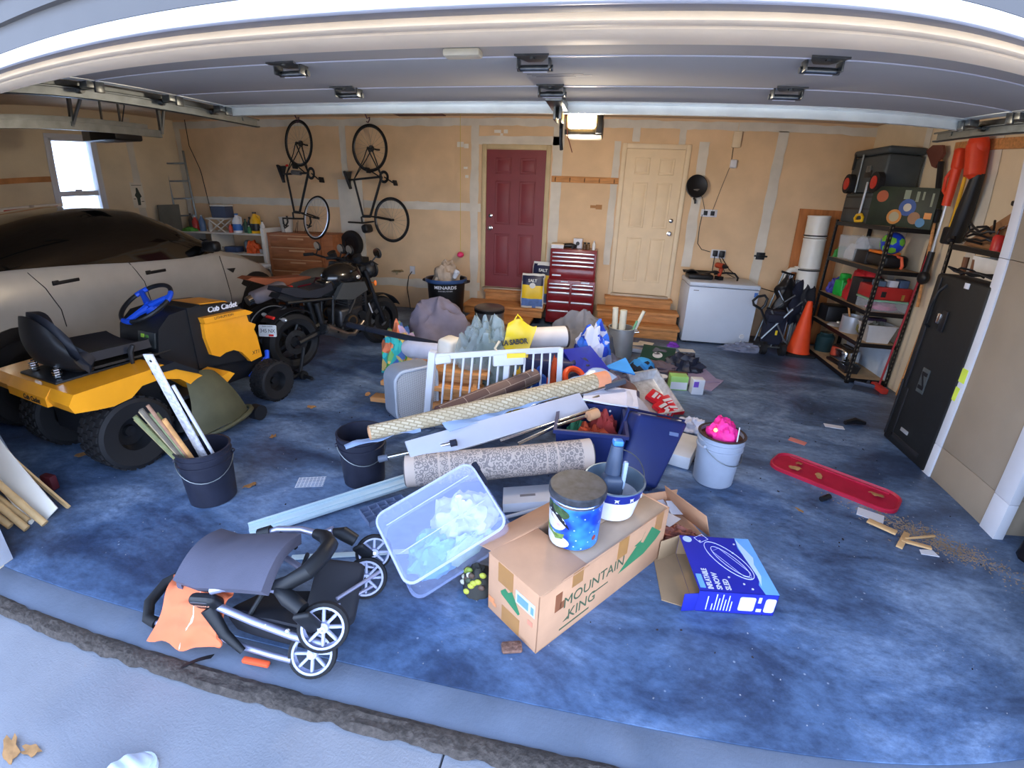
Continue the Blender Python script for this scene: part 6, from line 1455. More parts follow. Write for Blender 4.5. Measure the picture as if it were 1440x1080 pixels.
MF2 = Matrix(((1, 0, 0, 0), (0, 0, -1, -.0007), (0, 1, 0, 0), (0, 0, 0, 1)))
for i, (x0, l_) in enumerate(((.045, .085), (.07, .04), (.085, .10), (.10, .075), (.115, .10), (.13, .07), (.145, .095), (.16, .06))):
    obj('small_print', B(MF2).b2((x0, .015, 0), (x0 + .005, .015 + l_, .0008)), M_line, t)
obj('white_patch', B(MF2).prism([(x + .235, y + .065) for x, y in rrect(.075, .085, .01)], 0, .0008).prism([(x + .345, y + .062) for x, y in rrect(.05, .085, .012)], 0, .0008).b2((.285, .075, 0), (.30, .11, .0008)).b2((.285, .02, 0), (.31, .04, .0008)), M_white, t)
# black buckets
M_bkt = mat('bucket_black', (36, 38, 52), .42, var=.2, scale=10)
def bucket(label, loc, m, s=1.0, name='bucket'):
    t = thing(name, label, 'bucket', loc, (0, 0, .4))
    obj('pail', B().lathe([(0, 0), (.128 * s, 0), (.134 * s, .006), (.148 * s, .27), (.156 * s, .272), (.156 * s, .285), (.149 * s, .288), (.150 * s, .315), (.157 * s, .317), (.157 * s, .33), (.150 * s, .333), (.151 * s, .36), (.158 * s, .365), (.145 * s, .366), (.130 * s, .012), (0, .012)], 44), m, t)
    obj('bail_handle', B().tube([(.158 * s * math.cos(a), .158 * s * math.sin(a), .30 - .11 * abs(math.sin(a - .3)) ** 1.0) for a in [-2.84 + k * .2 for k in range(16)]], .003, 5), M_steel, t)
    for a in (-2.84, .3): obj('bail_ear', B().ball((.157 * s * math.cos(a), .157 * s * math.sin(a), .30), .014, 10, 6), m, t)
    return t
bucket('black bucket of sticks standing alone on the left of the floor', (-1.43, .80, 0), M_bkt)
bucket('empty black bucket at the left end of the rolled rugs', (-.60, 1.23, 0), M_bkt)
t = bucket('pale grey pail with a pink toy on top beside the tipped tote', (1.76, 1.82, 0), mat('pail_grey', (150, 160, 178), .5, var=.08), 1.0, 'pail')
obj('dirty_rim', B().lathe([(.146, .362), (.160, .366), (.160, .372), (.140, .372)], 36), mat('rim_dirt', (60, 44, 40), .8, var=.5, scale=20), t)
solo('fill', B().lathe([(0, .0), (.14, 0), (.142, .012), (0, .02)], 28), mat('soil', (84, 56, 40), .9, var=.4, scale=30), 'brown dirt filling the grey pail', 'soil', loc=(1.76, 1.82, .33))
t = thing('pink_toy', 'hot pink plush toy with a glowing light in the grey pail', 'toy', (1.76, 1.81, .345))
obj('body', lump((0, 0, 0), .095, .085, .12, 61, .3, 3), mat('toy_pink', (232, 40, 140), .6, var=.2, scale=18), t)
obj('light', B().ball((-.065, -.055, .07), .013, 10, 8), mat('light_orange', (255, 150, 70), .3, emit=4.0), t)
solo('white_rod', B().tube([(0, 0, 0), (-.004, .004, .13)], .004, 6), M_white, 'thin white rod stuck before the pink toy in the pail', 'rod', loc=(1.83, 1.70, .345))
# sticks in the left bucket
cols = [(150, 140, 96), (120, 124, 84), (168, 150, 118), (186, 140, 90), (110, 100, 88), (140, 150, 110), (160, 120, 96), (206, 150, 92)]
rnd = random.Random(5)
tops = [(-1.66, .62, .60), (-1.63, .60, .63), (-1.60, .62, .66), (-1.62, .66, .59), (-1.57, .60, .68), (-1.56, .64, .64), (-1.54, .62, .70), (-1.50, .66, .60), (-1.64, .68, .55), (-1.59, .70, .61)]
pos_words = ['greyish leftmost', 'thin pale olive', 'dark olive', 'short khaki', 'tall brown tipped', 'pale green', 'tallest grey brown', 'orange tan', 'low outermost', 'mottled middle']
for k, tp in enumerate(tops):
    solo('garden_stake', B().tube([(-1.42 + .012 * (k % 4), .78 + .014 * (k // 4), .02), tp], .010 + .003 * (k % 3), 8), mat('stake_%d' % (k % 8), cols[k % 8], .8, var=.2, scale=20), pos_words[k] + ' stake of the bundle in the left black bucket', 'stake', 'stakes in the left bucket')
t = thing('metal_strip', 'long speckled aluminium strip standing in the left black bucket', 'strip'); t.matrix_world = frame((-1.40, .84, .03), (-1.47, .64, 1.00), (0, -1, 0))
obj('strip', B().b2((0, -.032, -.004), (.99, .032, .004), .001), mat('speckled_aluminium', (214, 214, 222), .35, metal=.3, var=.3, scale=40), t)
obj('hole', B().tube([(.95, 0, .0035), (.95, 0, .0048)], .008, 10), M_black, t)
solo('white_rod', B().tube([(-1.35, .88, .03), (-1.42, .70, .80)], .010, 8), M_white, 'white rod standing right of the speckled strip in the left bucket', 'rod')
# ------------------------------------------------------------------ hanging bicycles
def bike(label, c0, c1, uh, drop, acc, m):
    c0, c1 = Vector(c0), Vector(c1); f = (c1 - c0).normalized(); u = Vector(uh); u = (u - f * u.dot(f)).normalized(); y = u.cross(f)
    M = Matrix((f, y, u)).transposed().to_4x4(); M.translation = c0
    t = thing('bicycle', label, 'bicycle', group=None); t.matrix_world = M
    Lw = (c1 - c0).length; R = .315; k = Lw / 1.0
    for nm, x, st in (('rear_wheel', 0, 0), ('front_wheel', Lw, .16 if drop else .0)):
        Mw = Matrix.Translation((x, 0, 0)) @ Matrix.Rotation(st, 4, 'Z')
        w = obj(nm, B().tube([(R * math.cos(2 * PI * i / 48), 0, R * math.sin(2 * PI * i / 48)) for i in range(48)], .014, 8, closed=True, M=Mw), M_rub, t)
        obj('wheel_rim', B().tube([((R - .022) * math.cos(2 * PI * i / 48), 0, (R - .022) * math.sin(2 * PI * i / 48)) for i in range(48)], .011, 6, closed=True, M=Mw), M_alu if (drop and x) else mat('rim_dark', (70, 70, 72), .3, metal=.6), w)
        s = B()
        for i in range(20):
            a = 2 * PI * i / 20; s.tube([(.02 * math.cos(a + .6), .02 * (-1) ** i, .02 * math.sin(a + .6)), ((R - .03) * math.cos(a), 0, (R - .03) * math.sin(a))], .0013, 3, caps=False, M=Mw)
        tag(obj('spokes', s, M_steel, w), kind='stuff')
        obj('hub', B().tube([(0, -.045, 0), (0, .045, 0)], .018, 10, M=Mw), M_mblk, w)
    BB = (.41 * k, 0, -.06); ST = (.28 * k, 0, .46); HT = (.80 * k, 0, .50); HB = (.84 * k, 0, .37)
    obj('frame', B().tube([BB, ST], .016, 10).tube([ST, HT], .016, 10).tube([BB, HB], .019, 10).tube([HT, HB], .022, 10), m, t)
    obj('rear_stays', B().tube([(0, .05, 0), (.1 * k, .03, 0.14), ST], .008, 6).tube([(0, -.05, 0), (.1 * k, -.03, .14), ST], .008, 6).tube([(0, .05, 0), BB], .009, 6).tube([(0, -.05, 0), BB], .009, 6), m, t)
    obj('fork', B().tube([HB, (.88 * k, .05, .26), (Lw, .05, 0)], .011, 8).tube([HB, (.88 * k, -.05, .26), (Lw, -.05, 0)], .011, 8), M_mblk, t)
    obj('seat_post', B().tube([ST, (.25 * k, 0, .56)], .013, 8), M_mblk, t)
    obj('saddle', B().sheet(lambda a, b_: (.14 * k + .25 * a, (b_ - .5) * (.15 * (1 - a) ** 1.3 + .035), .59 - .05 * abs(b_ - .5) * 2 * (1 - a) + .01 * math.sin(a * 3)), 10, 8, .035), M_mblk, t, ang=60)
    st = (.80 * k, 0, .54)
    obj('stem', B().tube([HT, st, (.88 * k, 0, .56)], .014, 8), M_mblk, t)
    if drop:
        for s in (-1, 1): obj('handlebar', B().tube([(.88 * k, 0, .56), (.88 * k, s * .19, .56), (.96 * k, s * .20, .56), (1.0 * k, s * .21, .50), (.96 * k, s * .21, .43), (.88 * k, s * .21, .42)], .014, 8), M_mblk, t)
        for s in (-1, 1): obj('brake_lever', B().tube([(.98 * k, s * .20, .57), (1.02 * k, s * .20, .55), (1.01 * k, s * .21, .44)], .010, 6), M_mblk, t)
        obj('brake_cable', B().tube([(1.0 * k, .2, .57), (1.12 * k, .16, .64), (1.1 * k, .02, .60), (.95 * k, 0, .5)], .004, 5).tube([(1.0 * k, -.2, .57), (1.18 * k, -.12, .66), (1.12 * k, .0, .58), (.93 * k, 0, .46)], .004, 5), M_black, t)
    else:
        obj('handlebar', B().tube([(.86 * k, -.29, .57), (.88 * k, 0, .56), (.86 * k, .29, .57)], .013, 8), M_mblk, t)
        obj('handlebar_bag', B().box((.98 * k, 0, .50), (.13, .17, .12), .04, 3), M_black, t)
    ck = obj('crankset', B().lathe([(.05, -.003), (.09, -.003), (.09, .003), (.05, .003)], 24, Matrix.Translation((BB[0], -.05, BB[2])) @ Matrix.Rotation(PI / 2, 4, 'X')).tube([(BB[0], -.06, BB[2]), (BB[0] + .12, -.07, BB[2] - .11)], .010, 6).tube([(BB[0], .06, BB[2]), (BB[0] - .12, .07, BB[2] + .11)], .010, 6), M_mblk, t)
    for s in (-1, 1): obj('pedal', B().box((BB[0] - s * .125, s * .12, BB[2] + s * .115), (.08, .09, .02), .006), M_mblk, ck)
    obj('cassette', B().tube([(0, -.05, 0), (0, -.025, 0)], .045, 16).tube([(0, -.06, -.01), (.04, -.06, -.07), (.06, -.06, -.12)], .012, 6), M_eng, t)
    if acc: obj('tail_light', B().box((.2, 0, .40), (.03, .03, .04), .008), M_rlens, t); obj('bottle_cage', B().tube([(.36 * k, 0, .12), (.30 * k, 0, .30)], .036, 12), mat('cage_grey', (90, 92, 96), .4), t)
    return t
bike('drop bar road bicycle hanging by its rear wheel over the brown drawers', (-3.85, 5.78, 2.49), (-3.57, 5.62, 1.43), (-.93, .34, -.1), True, True, M_mblk)
bike('flat bar black bicycle hanging by its rear wheel beside the white wall panel', (-2.72, 5.84, 2.43), (-2.38, 5.74, 1.43), (-.95, .22, -.2), False, False, M_mblk)
for lb, x, y in (('ceiling hook over the drop bar bicycle', -3.82, 5.79), ('ceiling hook over the flat bar bicycle', -2.71, 5.85)):
    solo('ceiling_hook', B().tube([(x - .06, y, H - .001), (x - .03, y, H - .07), (x + .015, y, H - .06 + .0), (x + .02, y - .02, H - .09), (x + .0, y - .03, H - .13), (x - .03, y - .02, H - .115)], .009, 8), mat('hook_plum', (74, 44, 66), .5), lb, 'hook')
# ------------------------------------------------------------------ left back corner
M_lam = mat('laminate_white', (228, 222, 210), .5, var=.03)
t = thing('work_shelf', 'long low white shelf along the back wall behind the car nose', 'shelf', (-5.50, 5.88, 0))
obj('top', B().b2((-.66, -.25, 1.125), (.92, .24, 1.15), .003), M_lam, t)
obj('middle_shelf', B().b2((-.64, -.23, .80), (.90, .24, .825), .003), M_lam, t)
for x in (-.66, -.08): obj('upright', B().b2((x, -.24, 0), (x + .025, .24, 1.125), .003), M_lam, t)
obj('end_panel', B().b2((.90, -.27, 0), (.96, .25, 1.24), .004), M_lam, t)
def bottle(label, x, y, h, r, col, cap, neck=.35, z=1.15, handle=False, cat='bottle'):
    t = thing('bottle', label, cat, (x, y, z))
    obj('bottle', B().lathe([(0, 0), (r * .95, 0), (r, .01), (r, h * .62), (r * neck, h * .86), (r * neck, h * .92), (0, h * .92)], 20), mat('plastic_%d_%d_%d' % col, col, .35), t)
    obj('cap', B().lathe([(0, h * .92), (r * neck * 1.15, h * .92), (r * neck * 1.1, h), (0, h)], 16), mat('plastic_%d_%d_%d' % cap, cap, .4), t)
    if handle: obj('handle', B().tube([(r * .4, 0, h * .86), (r * 1.1, 0, h * .80), (r * 1.1, 0, h * .5), (r * .9, 0, h * .4)], .012, 6), mat('plastic_%d_%d_%d' % col, col, .35), t)
    if handle: obj('wrap_label', B().lathe([(r * 1.01, h * .12), (r * 1.012, h * .13), (r * 1.012, h * .45), (r * 1.01, h * .46)], 20), mat('plastic_%d_%d_%d' % cap, cap, .4), t)
bottle('white gallon jug with a blue band on the white shelf', -5.13, 5.76, .30, .075, (225, 225, 228), (52, 110, 190), handle=True)
bottle('yellow oil jug on the white shelf left of the bicycle bars', -4.80, 5.78, .33, .08, (240, 180, 30), (40, 40, 44), handle=True)
bottle('dark green bottle beside the white jug', -4.99, 5.78, .22, .04, (30, 66, 46), (20, 22, 26))
bottle('black bottle with a pale label next to the yellow jug', -4.92, 5.80, .25, .045, (30, 34, 44), (20, 22, 26))
bottle('small white bottle at the right end of the white shelf', -4.66, 5.76, .20, .035, (228, 226, 222), (60, 50, 44))
bottle('red oil can on the white shelf', -5.98, 5.78, .24, .05, (180, 46, 40), (220, 220, 220))
bottle('dark spray can at the far left of the white shelf', -6.10, 5.82, .28, .04, (70, 60, 50), (30, 26, 24))
bottle('blue grey bottle beside the red oil can', -5.86, 5.80, .26, .05, (92, 120, 160), (200, 200, 204))
bottle('brown can beside the folding frame', -5.30, 5.86, .16, .04, (128, 84, 62), (190, 180, 170))
bottle('orange red can before the folding frame', -5.24, 5.72, .14, .035, (196, 70, 44), (220, 214, 200))
bottle('pale can between the cooler and the blue bottle', -5.74, 5.84, .18, .035, (206, 200, 190), (150, 60, 50))
bottle('small green bottle at the foot of the yellow jug', -4.87, 5.70, .12, .03, (60, 130, 80), (230, 230, 230))
t = thing('folding_stool', 'small white folding stool on the white shelf under the blue cooler', 'stool', (-5.50, 5.80, 1.15))
for y in (-.08, .10): obj('leg', B().tube([(-.15, y, .0), (.15, y, .20)], .011, 8).tube([(.15, y, .0), (-.15, y, .20)], .011, 8), M_lam, t)
obj('seat', B().b2((-.18, -.12, .20), (.20, .13, .225), .008), M_lam, t)
t = thing('cooler_box', 'blue grey cooler with a white lid edge on the folding stool', 'cooler', (-5.42, 5.80, 1.376))
obj('body', B().b2((-.14, -.10, 0), (.14, .10, .18), .015), mat('cooler_blue', (66, 76, 100), .5), t); obj('lid', B().b2((-.145, -.105, .18), (.145, .105, .205), .01), M_lam, t)
solo('green_rag', lump((-6.03, 5.70, 1.151), .11, .08, .06, 71, .4), mat('rag_green', (80, 150, 60), .8), 'green rag at the left end of the white shelf', 'rag')
solo('orange_bag', lump((-4.93, 5.82, .826), .11, .10, .17, 72, .4), mat('mesh_orange', (235, 96, 40), .7, var=.2), 'bright orange mesh bag on the middle white shelf', 'bag')
solo('blue_box', B().b2((-.12, -.09, 0), (.12, .09, .09), .01), mat('box_denim', (62, 80, 120), .5), 'blue plastic box on the middle white shelf', 'box', loc=(-5.32, 5.82, .826))
solo('steel_can', B().lathe([(0, 0), (.06, 0), (.06, .15), (.03, .19), (0, .19)], 18), M_steel, 'grey metal can behind the blue box on the middle shelf', 'can', loc=(-5.12, 5.92, .826))
solo('grey_carton', B().b2((-.08, -.08, 0), (.08, .08, .07), .004), mat('carton_grey', (170, 166, 160), .7), 'flat grey carton at the right end of the middle shelf', 'box', loc=(-4.70, 5.84, .826))
solo('dark_bundle', lump((-5.85, 5.80, .826), .25, .14, .14, 73, .5), mat('bundle_dark', (46, 46, 50), .8), 'dark bundle at the left on the middle shelf behind the car', 'bundle')
t = thing('drawer_chest', 'orange brown wooden chest of wide drawers under the hanging bicycles', 'drawers', (-3.98, 5.88, 0))
M_dw = mat('chest_wood', (168, 104, 64), .55, var=.2, scale=4, stretch=(1, 6, 6))
obj('body', B().b2((-.50, -.24, .02), (.64, .24, 1.18), .004), M_dw, t)
obj('face_frame', B().b2((-.52, -.25, .0), (-.47, -.235, 1.18), .003).b2((.43, -.25, 0), (.47, -.235, 1.18), .003), M_dw, t)
for k in range(6):
    z = .06 + .185 * k
    d = obj('drawer', B().b2((-.46, -.262, z), (.425, -.24, z + .165), .004), M_dw, t)
    obj('drawer_lip', B().b2((-.46, -.272, z + .150), (.425, -.258, z + .165), .003), mat('chest_edge', (206, 158, 116), .5), d)
    obj('drawer_slot', B().b2((-.14, -.2635, z + .10), (.14, -.2615, z + .125)), mat('chest_edge', (206, 158, 116), .5), d)
solo('white_bucket', B().lathe([(0, 0), (.085, 0), (.105, .22), (.11, .22), (.11, .235), (.10, .235), (.082, .008), (0, .008)], 28), mat('bucket_white', (205, 200, 192), .5), 'white bucket on the chest of drawers behind the bicycle bars', 'bucket', loc=(-4.28, 5.86, 1.18))
t = thing('spare_tyre', 'black scooter tyre standing against the white wall panel', 'tyre', (-3.17, 5.92, .82), (0, 0, -.25))
obj('tyre', B().lathe([(.10, -.05), (.19, -.055), (.21, -.02), (.21, .02), (.19, .055), (.10, .05)], 32, Matrix.Translation((0, 0, .21)) @ Matrix.Rotation(PI / 2, 4, 'X')), M_rub, t)
obj('wheel_hub', B().lathe([(0, -.02), (.10, -.03), (.10, .03), (0, .02)], 24, Matrix.Translation((0, 0, .21)) @ Matrix.Rotation(PI / 2, 4, 'X')), M_mblk, t)
obj('stand_box', B().b2((-.16, -.10, -.82), (.16, .20, 0), .01), M_mblk, t)
solo('panel_board', B().b2((-3.46, D - .022, .0), (-3.04, D - .001, 2.0), .003), mat('panel_offwhite', (214, 206, 192), .8, var=.05), 'off white panel standing on the wall behind the flat bar bicycle', 'panel')
t = thing('ladder', 'grey aluminium ladder standing in the left back corner', 'ladder', (-6.27, 5.96, 0), (-.03, -.03, .62))
for s in (-.15, .15): obj('ladder_rail', B().b2((s - .014, -.03, 0), (s + .014, .03, 2.42), .004), M_steel, t)
for k in range(8): obj('rung', B().b2((-.15, -.025, .25 + .28 * k), (.15, .025, .275 + .28 * k), .004), M_steel, t)
solo('grey_board', B(Matrix.Translation((XL + .07, 5.62, .0)) @ Matrix.Rotation(.04, 4, 'Y')).b2((-.01, -.20, .0), (.01, .22, 1.57)), mat('board_slate', (108, 108, 102), .7), 'dark grey board leaning in the left corner before the ladder', 'board')
t = thing('poster', 'small white poster with a dark figure drawing on the left wall', 'poster', (XL, 5.22, 1.72))
obj('sheet', B().b2((.001, -.11, -.19), (.004, .11, .19)), mat('poster_paper', (222, 214, 198), .8), t)
PY = Matrix(((0, 0, 1, .0035), (1, 0, 0, 0), (0, 1, 0, 0), (0, 0, 0, 1)))
obj('printed_figure', B(PY).prism([(-.03, -.15), (.02, -.15), (.03, -.04), (.06, -.02), (.03, .05), (.01, .11), (-.02, .11), (-.03, .04), (-.06, 0), (-.03, -.05)], 0, .0012), mat('poster_ink', (56, 66, 60), .8), t)
obj('printed_line', B(PY).b2((-.09, .145, 0), (.09, .152, .001)).b2((.04, -.1, 0), (.09, -.09, .001)).b2((-.09, -.06, 0), (-.05, -.05, .001)), mat('poster_ink', (56, 66, 60), .8), t)
solo('wall_rail', B().b2((XL, .8, 1.93), (XL + .03, 3.88, 2.0), .003), mat('rail_tan_wood', (190, 132, 84), .7, var=.2), 'tan wooden rail along the left wall up to the window', 'rail')
for lb, y0, y1, c in (('left red and white carton on the ledge by the window', 3.02, 3.40, (232, 226, 220)), ('right red and white carton on the ledge by the window', 3.46, 3.84, (230, 222, 216))):
    t = thing('carton', lb, 'box', (XL + .11, (y0 + y1) / 2, 1.54)); hy = (y1 - y0) / 2
    obj('box', B().b2((-.08, -hy, 0), (.08, hy, .11), .004), mat('carton_white', c, .6), t); obj('red_print', B().b2((.0802, -hy * .8, .03), (.0808, hy * .7, .085)), mat('print_red', (180, 60, 56), .6), t)
solo('wall_ledge', B().b2((XL, 1.0, 1.515), (XL + .22, 3.90, 1.54), .003), M_wood, 'narrow wooden ledge on the left wall holding the cartons', 'ledge')
solo('hanging_cord', B().tube([(-6.15, 6.1, H - .002), (-6.14, 6.1, 2.5), (-6.02, 6.12, 2.15), (-6.0, 6.12, 2.05), (-5.94, 6.13, 1.4)], .006, 6), M_black, 'thin dark cord hanging on the back wall near the ladder', 'cord')
# lumber by the left jamb
M_bam = mat('bamboo', (206, 172, 122), .6, var=.15, scale=12)
solo('grey_sheet', B(Matrix.Translation((-2.58, .50, 0)) @ Matrix.Rotation(-.62, 4, 'Y') @ Matrix.Rotation(-.25, 4, 'Z')).b2((-.5, -.01, .0), (.0, .01, .85)), mat('sheet_grey', (128, 130, 138), .5, var=.1), 'grey sheet leaning behind the bamboo poles at the left edge', 'sheet') if False else solo('grey_sheet', hexa(B(), [(-2.60, .50, .0), (-3.10, .60, .0), (-3.35, .55, .66), (-2.80, .47, .66)], (.0, .02, .01)), mat('sheet_grey', (128, 130, 138), .5, var=.1), 'grey sheet leaning behind the bamboo poles at the left edge', 'sheet')
for k, (p0, p1, r) in enumerate((((-2.15, .27, .022), (-2.75, .22, .55), .022), ((-2.21, .20, .022), (-2.80, .14, .52), .022), ((-2.33, .18, .022), (-2.85, .10, .46), .022), ((-2.28, .26, .02), (-2.9, .22, .42), .018))):
    P0, P1 = Vector(p0), Vector(p1)
    pts = [P0.lerp(P1, q / 12) for q in range(13)]
    solo('bamboo_pole', B().tube(pts, [r * (1.12 if q % 4 == 3 else 1) for q in range(13)], 10), M_bam, ('rightmost bamboo pole leaning at the left edge', 'middle bamboo pole leaning at the left edge', 'leftmost bamboo pole leaning at the left edge', 'short bamboo pole under the others at the left edge')[k], 'pole', 'bamboo poles at the left edge')
t = thing('white_trough', 'white flanged board leaning over the bamboo poles at the left edge', 'board'); t.matrix_world = frame((-2.20, .33, .012), (-2.85, .40, .62), (.3, -1, .3))
obj('board', B().b2((0, -.09, 0), (.85, .08, .01), .003), M_lam, t); obj('flange', B().b2((0, .075, 0), (.85, .09, .05), .003), M_lam, t)
solo('thin_lath', B().box((0, 0, .42), (.028, .014, .86)), M_bam, 'thin tan lath leaning behind the white board at the left edge', 'lath', loc=(-2.20, .45, .01), rot=(0, -.80, .1))
solo('dark_red_block', B().box((0, 0, .05), (.10, .05, .10), .01), mat('block_maroon', (90, 30, 36), .6), 'small dark red block behind the lath at the left edge', 'block', loc=(-2.52, .58, 0))
# ------------------------------------------------------------------ folded stroller
t = thing('stroller', 'folded grey stroller with an orange canopy lying on the slab edge', 'stroller', (-.40, .0, 0)); T = Matrix.Translation((.40, 0, 0))
M_sfr = mat('stroller_silver', (176, 178, 205), .3, metal=.65, var=.05)
M_sgr = mat('stroller_grey', (86, 86, 102), .8, var=.1, bump=.1, bscale=150)
M_sor = mat('stroller_orange', (226, 118, 76), .8, var=.12)
M_swh = mat('wheel_pale', (176, 180, 205), .45, var=.05)
def swheel(c, n_, r=.095):
    M = axis(Vector(c) - Vector(n_).normalized() * .018, Vector(c) + Vector(n_).normalized() * .02); M = T @ M
    w = obj('wheel', B().lathe([(r * .86, 0), (r, .004), (r * 1.04, .018), (r, .032), (r * .86, .036)], 32, M), M_rub, t)
    b = B().lathe([(r * .76, .002), (r * .90, .002), (r * .90, .034), (r * .76, .034)], 32, M).lathe([(0, .0), (.02, .0), (.024, .02), (.02, .036), (0, .038)], 14, M)
    for k in range(8):
        a = 2 * PI * k / 8; b.box((r * .46, 0, .018), (r * .66, .012, .016), .003, 1, M=M @ Matrix.Rotation(a, 4, 'Z'))
    rm = obj('wheel_rim', b, M_swh, w)
    obj('axle_cap', B().lathe([(0, .036), (.008, .036), (.008, .042), (0, .043)], 10, M), M_chrome, w)
swheel((-.06, -.12, .27), (.30, -.80, .42)); swheel((-.13, -.12, .105), (.22, -.80, .5)); swheel((-.11, .30, .11), (.35, -.75, .5)); swheel((-.10, .38, .20), (.45, -.75, .4), .085)
def st(nm, pts, r, m, n=10): return obj(nm, B(T).tube(pts, r, n), m, t)
st('handlebar', [(-.78, .12, .16), (-.92, .14, .13), (-1.02, .05, .09), (-1.02, -.05, .065), (-.96, -.12, .055), (-.90, -.13, .055)], .024, M_rub)
st('handle_tube', [(-.92, -.13, .055), (-.70, -.12, .10), (-.55, -.12, .16)], .012, M_sfr)
def can(u, v):
    a = PI * (.02 + .96 * v)
    x = -.90 + .34 * u + .04 * math.sin(v * PI); y = .05 - .22 * v + .0; z = .02 + .25 * math.sin(PI * (1 - v) * .62 + .12) * (1 - .3 * (1 - u)) 
    return wob((x, y - .02, max(.03, z + .018 * math.sin(v * 22 + u * 3) * u)), .035, 9, 3)
obj('canopy', B(T).sheet(can, 18, 36, .008), M_sor, t, ang=60)
st('canopy_piping', [tuple(can(0.02, k / 12)) for k in range(13)], .006, mat('piping_pale', (236, 190, 170), .7), 6)
st('canopy_piping', [tuple(Vector(can(.55, k / 12)) + Vector((0, 0, .006))) for k in range(13)], .006, mat('piping_pale', (236, 190, 170), .7), 6)
def sf(u, v):
    x = -.80 + .48 * u + .05 * v; y = .20 - .29 * v - .04 * u; z = .285 + .10 * u + .045 * math.sin(PI * v) - .05 * (1 - u) ** 2 + .05 * max(0, .25 - u) * 4
    return (x, y, z)
obj('seat_fabric', B(T).sheet(sf, 14, 12, .045), M_sgr, t, ang=60)
obj('seat_back_flap', B(T).sheet(lambda u, v: (-.72 - .09 * math.sin(u * PI) * .6 - .06 * u, .21 - .27 * v, .33 - .16 * u), 8, 8, .025), M_sgr, t, ang=60)
st('seat_piping', [tuple(Vector(sf(.30 + .3 * math.sin(k / 10 * PI), k / 10)) + Vector((0, 0, .003))) for k in range(11)], .004, M_black, 6)
obj('under_fabric', B(T).sheet(lambda u, v: wob((-.52 + .45 * u, .14 - .26 * v, .10 + .10 * v + .05 * u), .02, 5, 6), 12, 8, .012), mat('stroller_black', (34, 35, 42), .8, var=.1), t, ang=60)
obj('basket', B(T).box((-.14, .10, .21), (.20, .24, .16), .03, 3, rot=(.5, .2, .3)), mat('stroller_black', (34, 35, 42), .8, var=.1), t)
for z0 in (.0, 1.0): st('basket_rail', [(-.10 + .03 * z0, -.02 + .02 * z0, .24 + .05 * z0), (.0 + .02 * z0, .16 + .04 * z0, .22 + .05 * z0)], .008, M_sfr)
st('upper_tube', [(-.55, -.12, .33), (-.46, -.10, .36), (-.36, -.08, .375), (-.24, -.09, .375)], .016, M_sfr)
st('lower_tube', [(-.55, -.12, .25), (-.36, -.14, .235), (-.18, -.15, .22), (-.06, -.14, .20)], .016, M_sfr)
st('ground_tube', [(-.58, -.14, .10), (-.45, -.14, .07), (-.30, -.15, .075), (-.20, -.16, .09)], .013, M_sfr)
st('far_tube', [(-.55, .19, .36), (-.48, .22, .385), (-.36, .23, .40), (-.26, .20, .42)], .016, M_sfr)
st('inner_tube', [(-.50, .15, .345), (-.38, .12, .33), (-.24, .08, .31)], .013, M_sfr)
st('arm_rest', [(-.30, -.08, .375), (-.23, -.07, .40), (-.16, -.03, .44), (-.14, .05, .455), (-.15, .12, .45), (-.21, .18, .43), (-.27, .20, .42)], [.022, .03, .034, .034, .034, .03, .022], M_mblk)
st('arm_knob', [(-.56, .19, .36), (-.51, .21, .375)], .03, M_mblk)
d = obj('fold_joint', B(T).box((-.585, -.125, .27), (.13, .05, .09), .03, 4, rot=(.5, -.2, 0)), M_mblk, t)
obj('joint_badge', B(T).box((-.585, -.148, .275), (.085, .008, .05), .012, 3, rot=(.5, -.2, 0)), mat('badge_dark', (60, 60, 66), .4), d)
text('lettering', 'Contours', .022, mat('badge_copper', (206, 140, 110), .4), d, T @ F((-.585, -.1545, .278), (1, -.0, .18), (0, .45, .9)), ext=.002)
st('joint_arm', [(-.57, -.14, .25), (-.50, -.16, .15), (-.42, -.17, .085)], [.03, .022, .014], M_mblk)
st('fork_mount', [(-.26, -.09, .38), (-.20, -.11, .37), (-.13, -.13, .35)], [.02, .034, .03], M_mblk)
obj('fork_leg', B(T).box((-.10, -.145, .31), (.07, .025, .13), .012, 3, rot=(.3, -.3, .2)), M_mblk, t)
st('fork_mount', [(-.30, .36, .30), (-.24, .36, .30), (-.18, .36, .27)], [.016, .034, .03], M_mblk)
st('fork_tip', [(-.36, .33, .29), (-.29, .355, .305)], [.012, .028], M_sfr)
obj('fork_leg', B(T).box((-.13, .345, .225), (.06, .025, .12), .012, 3, rot=(.3, -.5, .3)), M_mblk, t)
st('axle', [(-.20, .24, .17), (-.13, .285, .12)], .024, M_mblk)
obj('orange_tab', B(T).box((-.38, -.16, .022), (.12, .025, .02), .006, rot=(0, 0, .05)), mat('tab_orange', (236, 92, 50), .5), t)
obj('orange_tab', B(T).box((-.17, .235, .14), (.05, .03, .02), .006, rot=(.3, .3, .6)), mat('tab_orange', (236, 92, 50), .5), t)
obj('strap', B(T).sheet(lambda u, v: (-.58 - .09 * u, -.165 - .09 * u - .02 * v + .0, .012 + .012 * math.sin(u * 3)), 6, 2, .004), M_black, t)
for k_, (p0, p1) in enumerate((((-.50, .16, .34), (-.44, .02, .27)), ((-.40, -.12, .23), (-.36, .0, .33)), ((-.30, .16, .33), (-.22, .02, .40)), ((-.46, .21, .38), (-.36, .17, .345)))):
    st('linkage', [p0, p1], .010, M_mblk, 8)
obj('side_panel', B(T).sheet(lambda u, v: wob((-.52 + .40 * u, -.105 + .03 * v, .235 - .15 * v - .02 * u), .012, 6, 8), 12, 6, .008), mat('stroller_black', (34, 35, 42), .8, var=.1), t, ang=60)
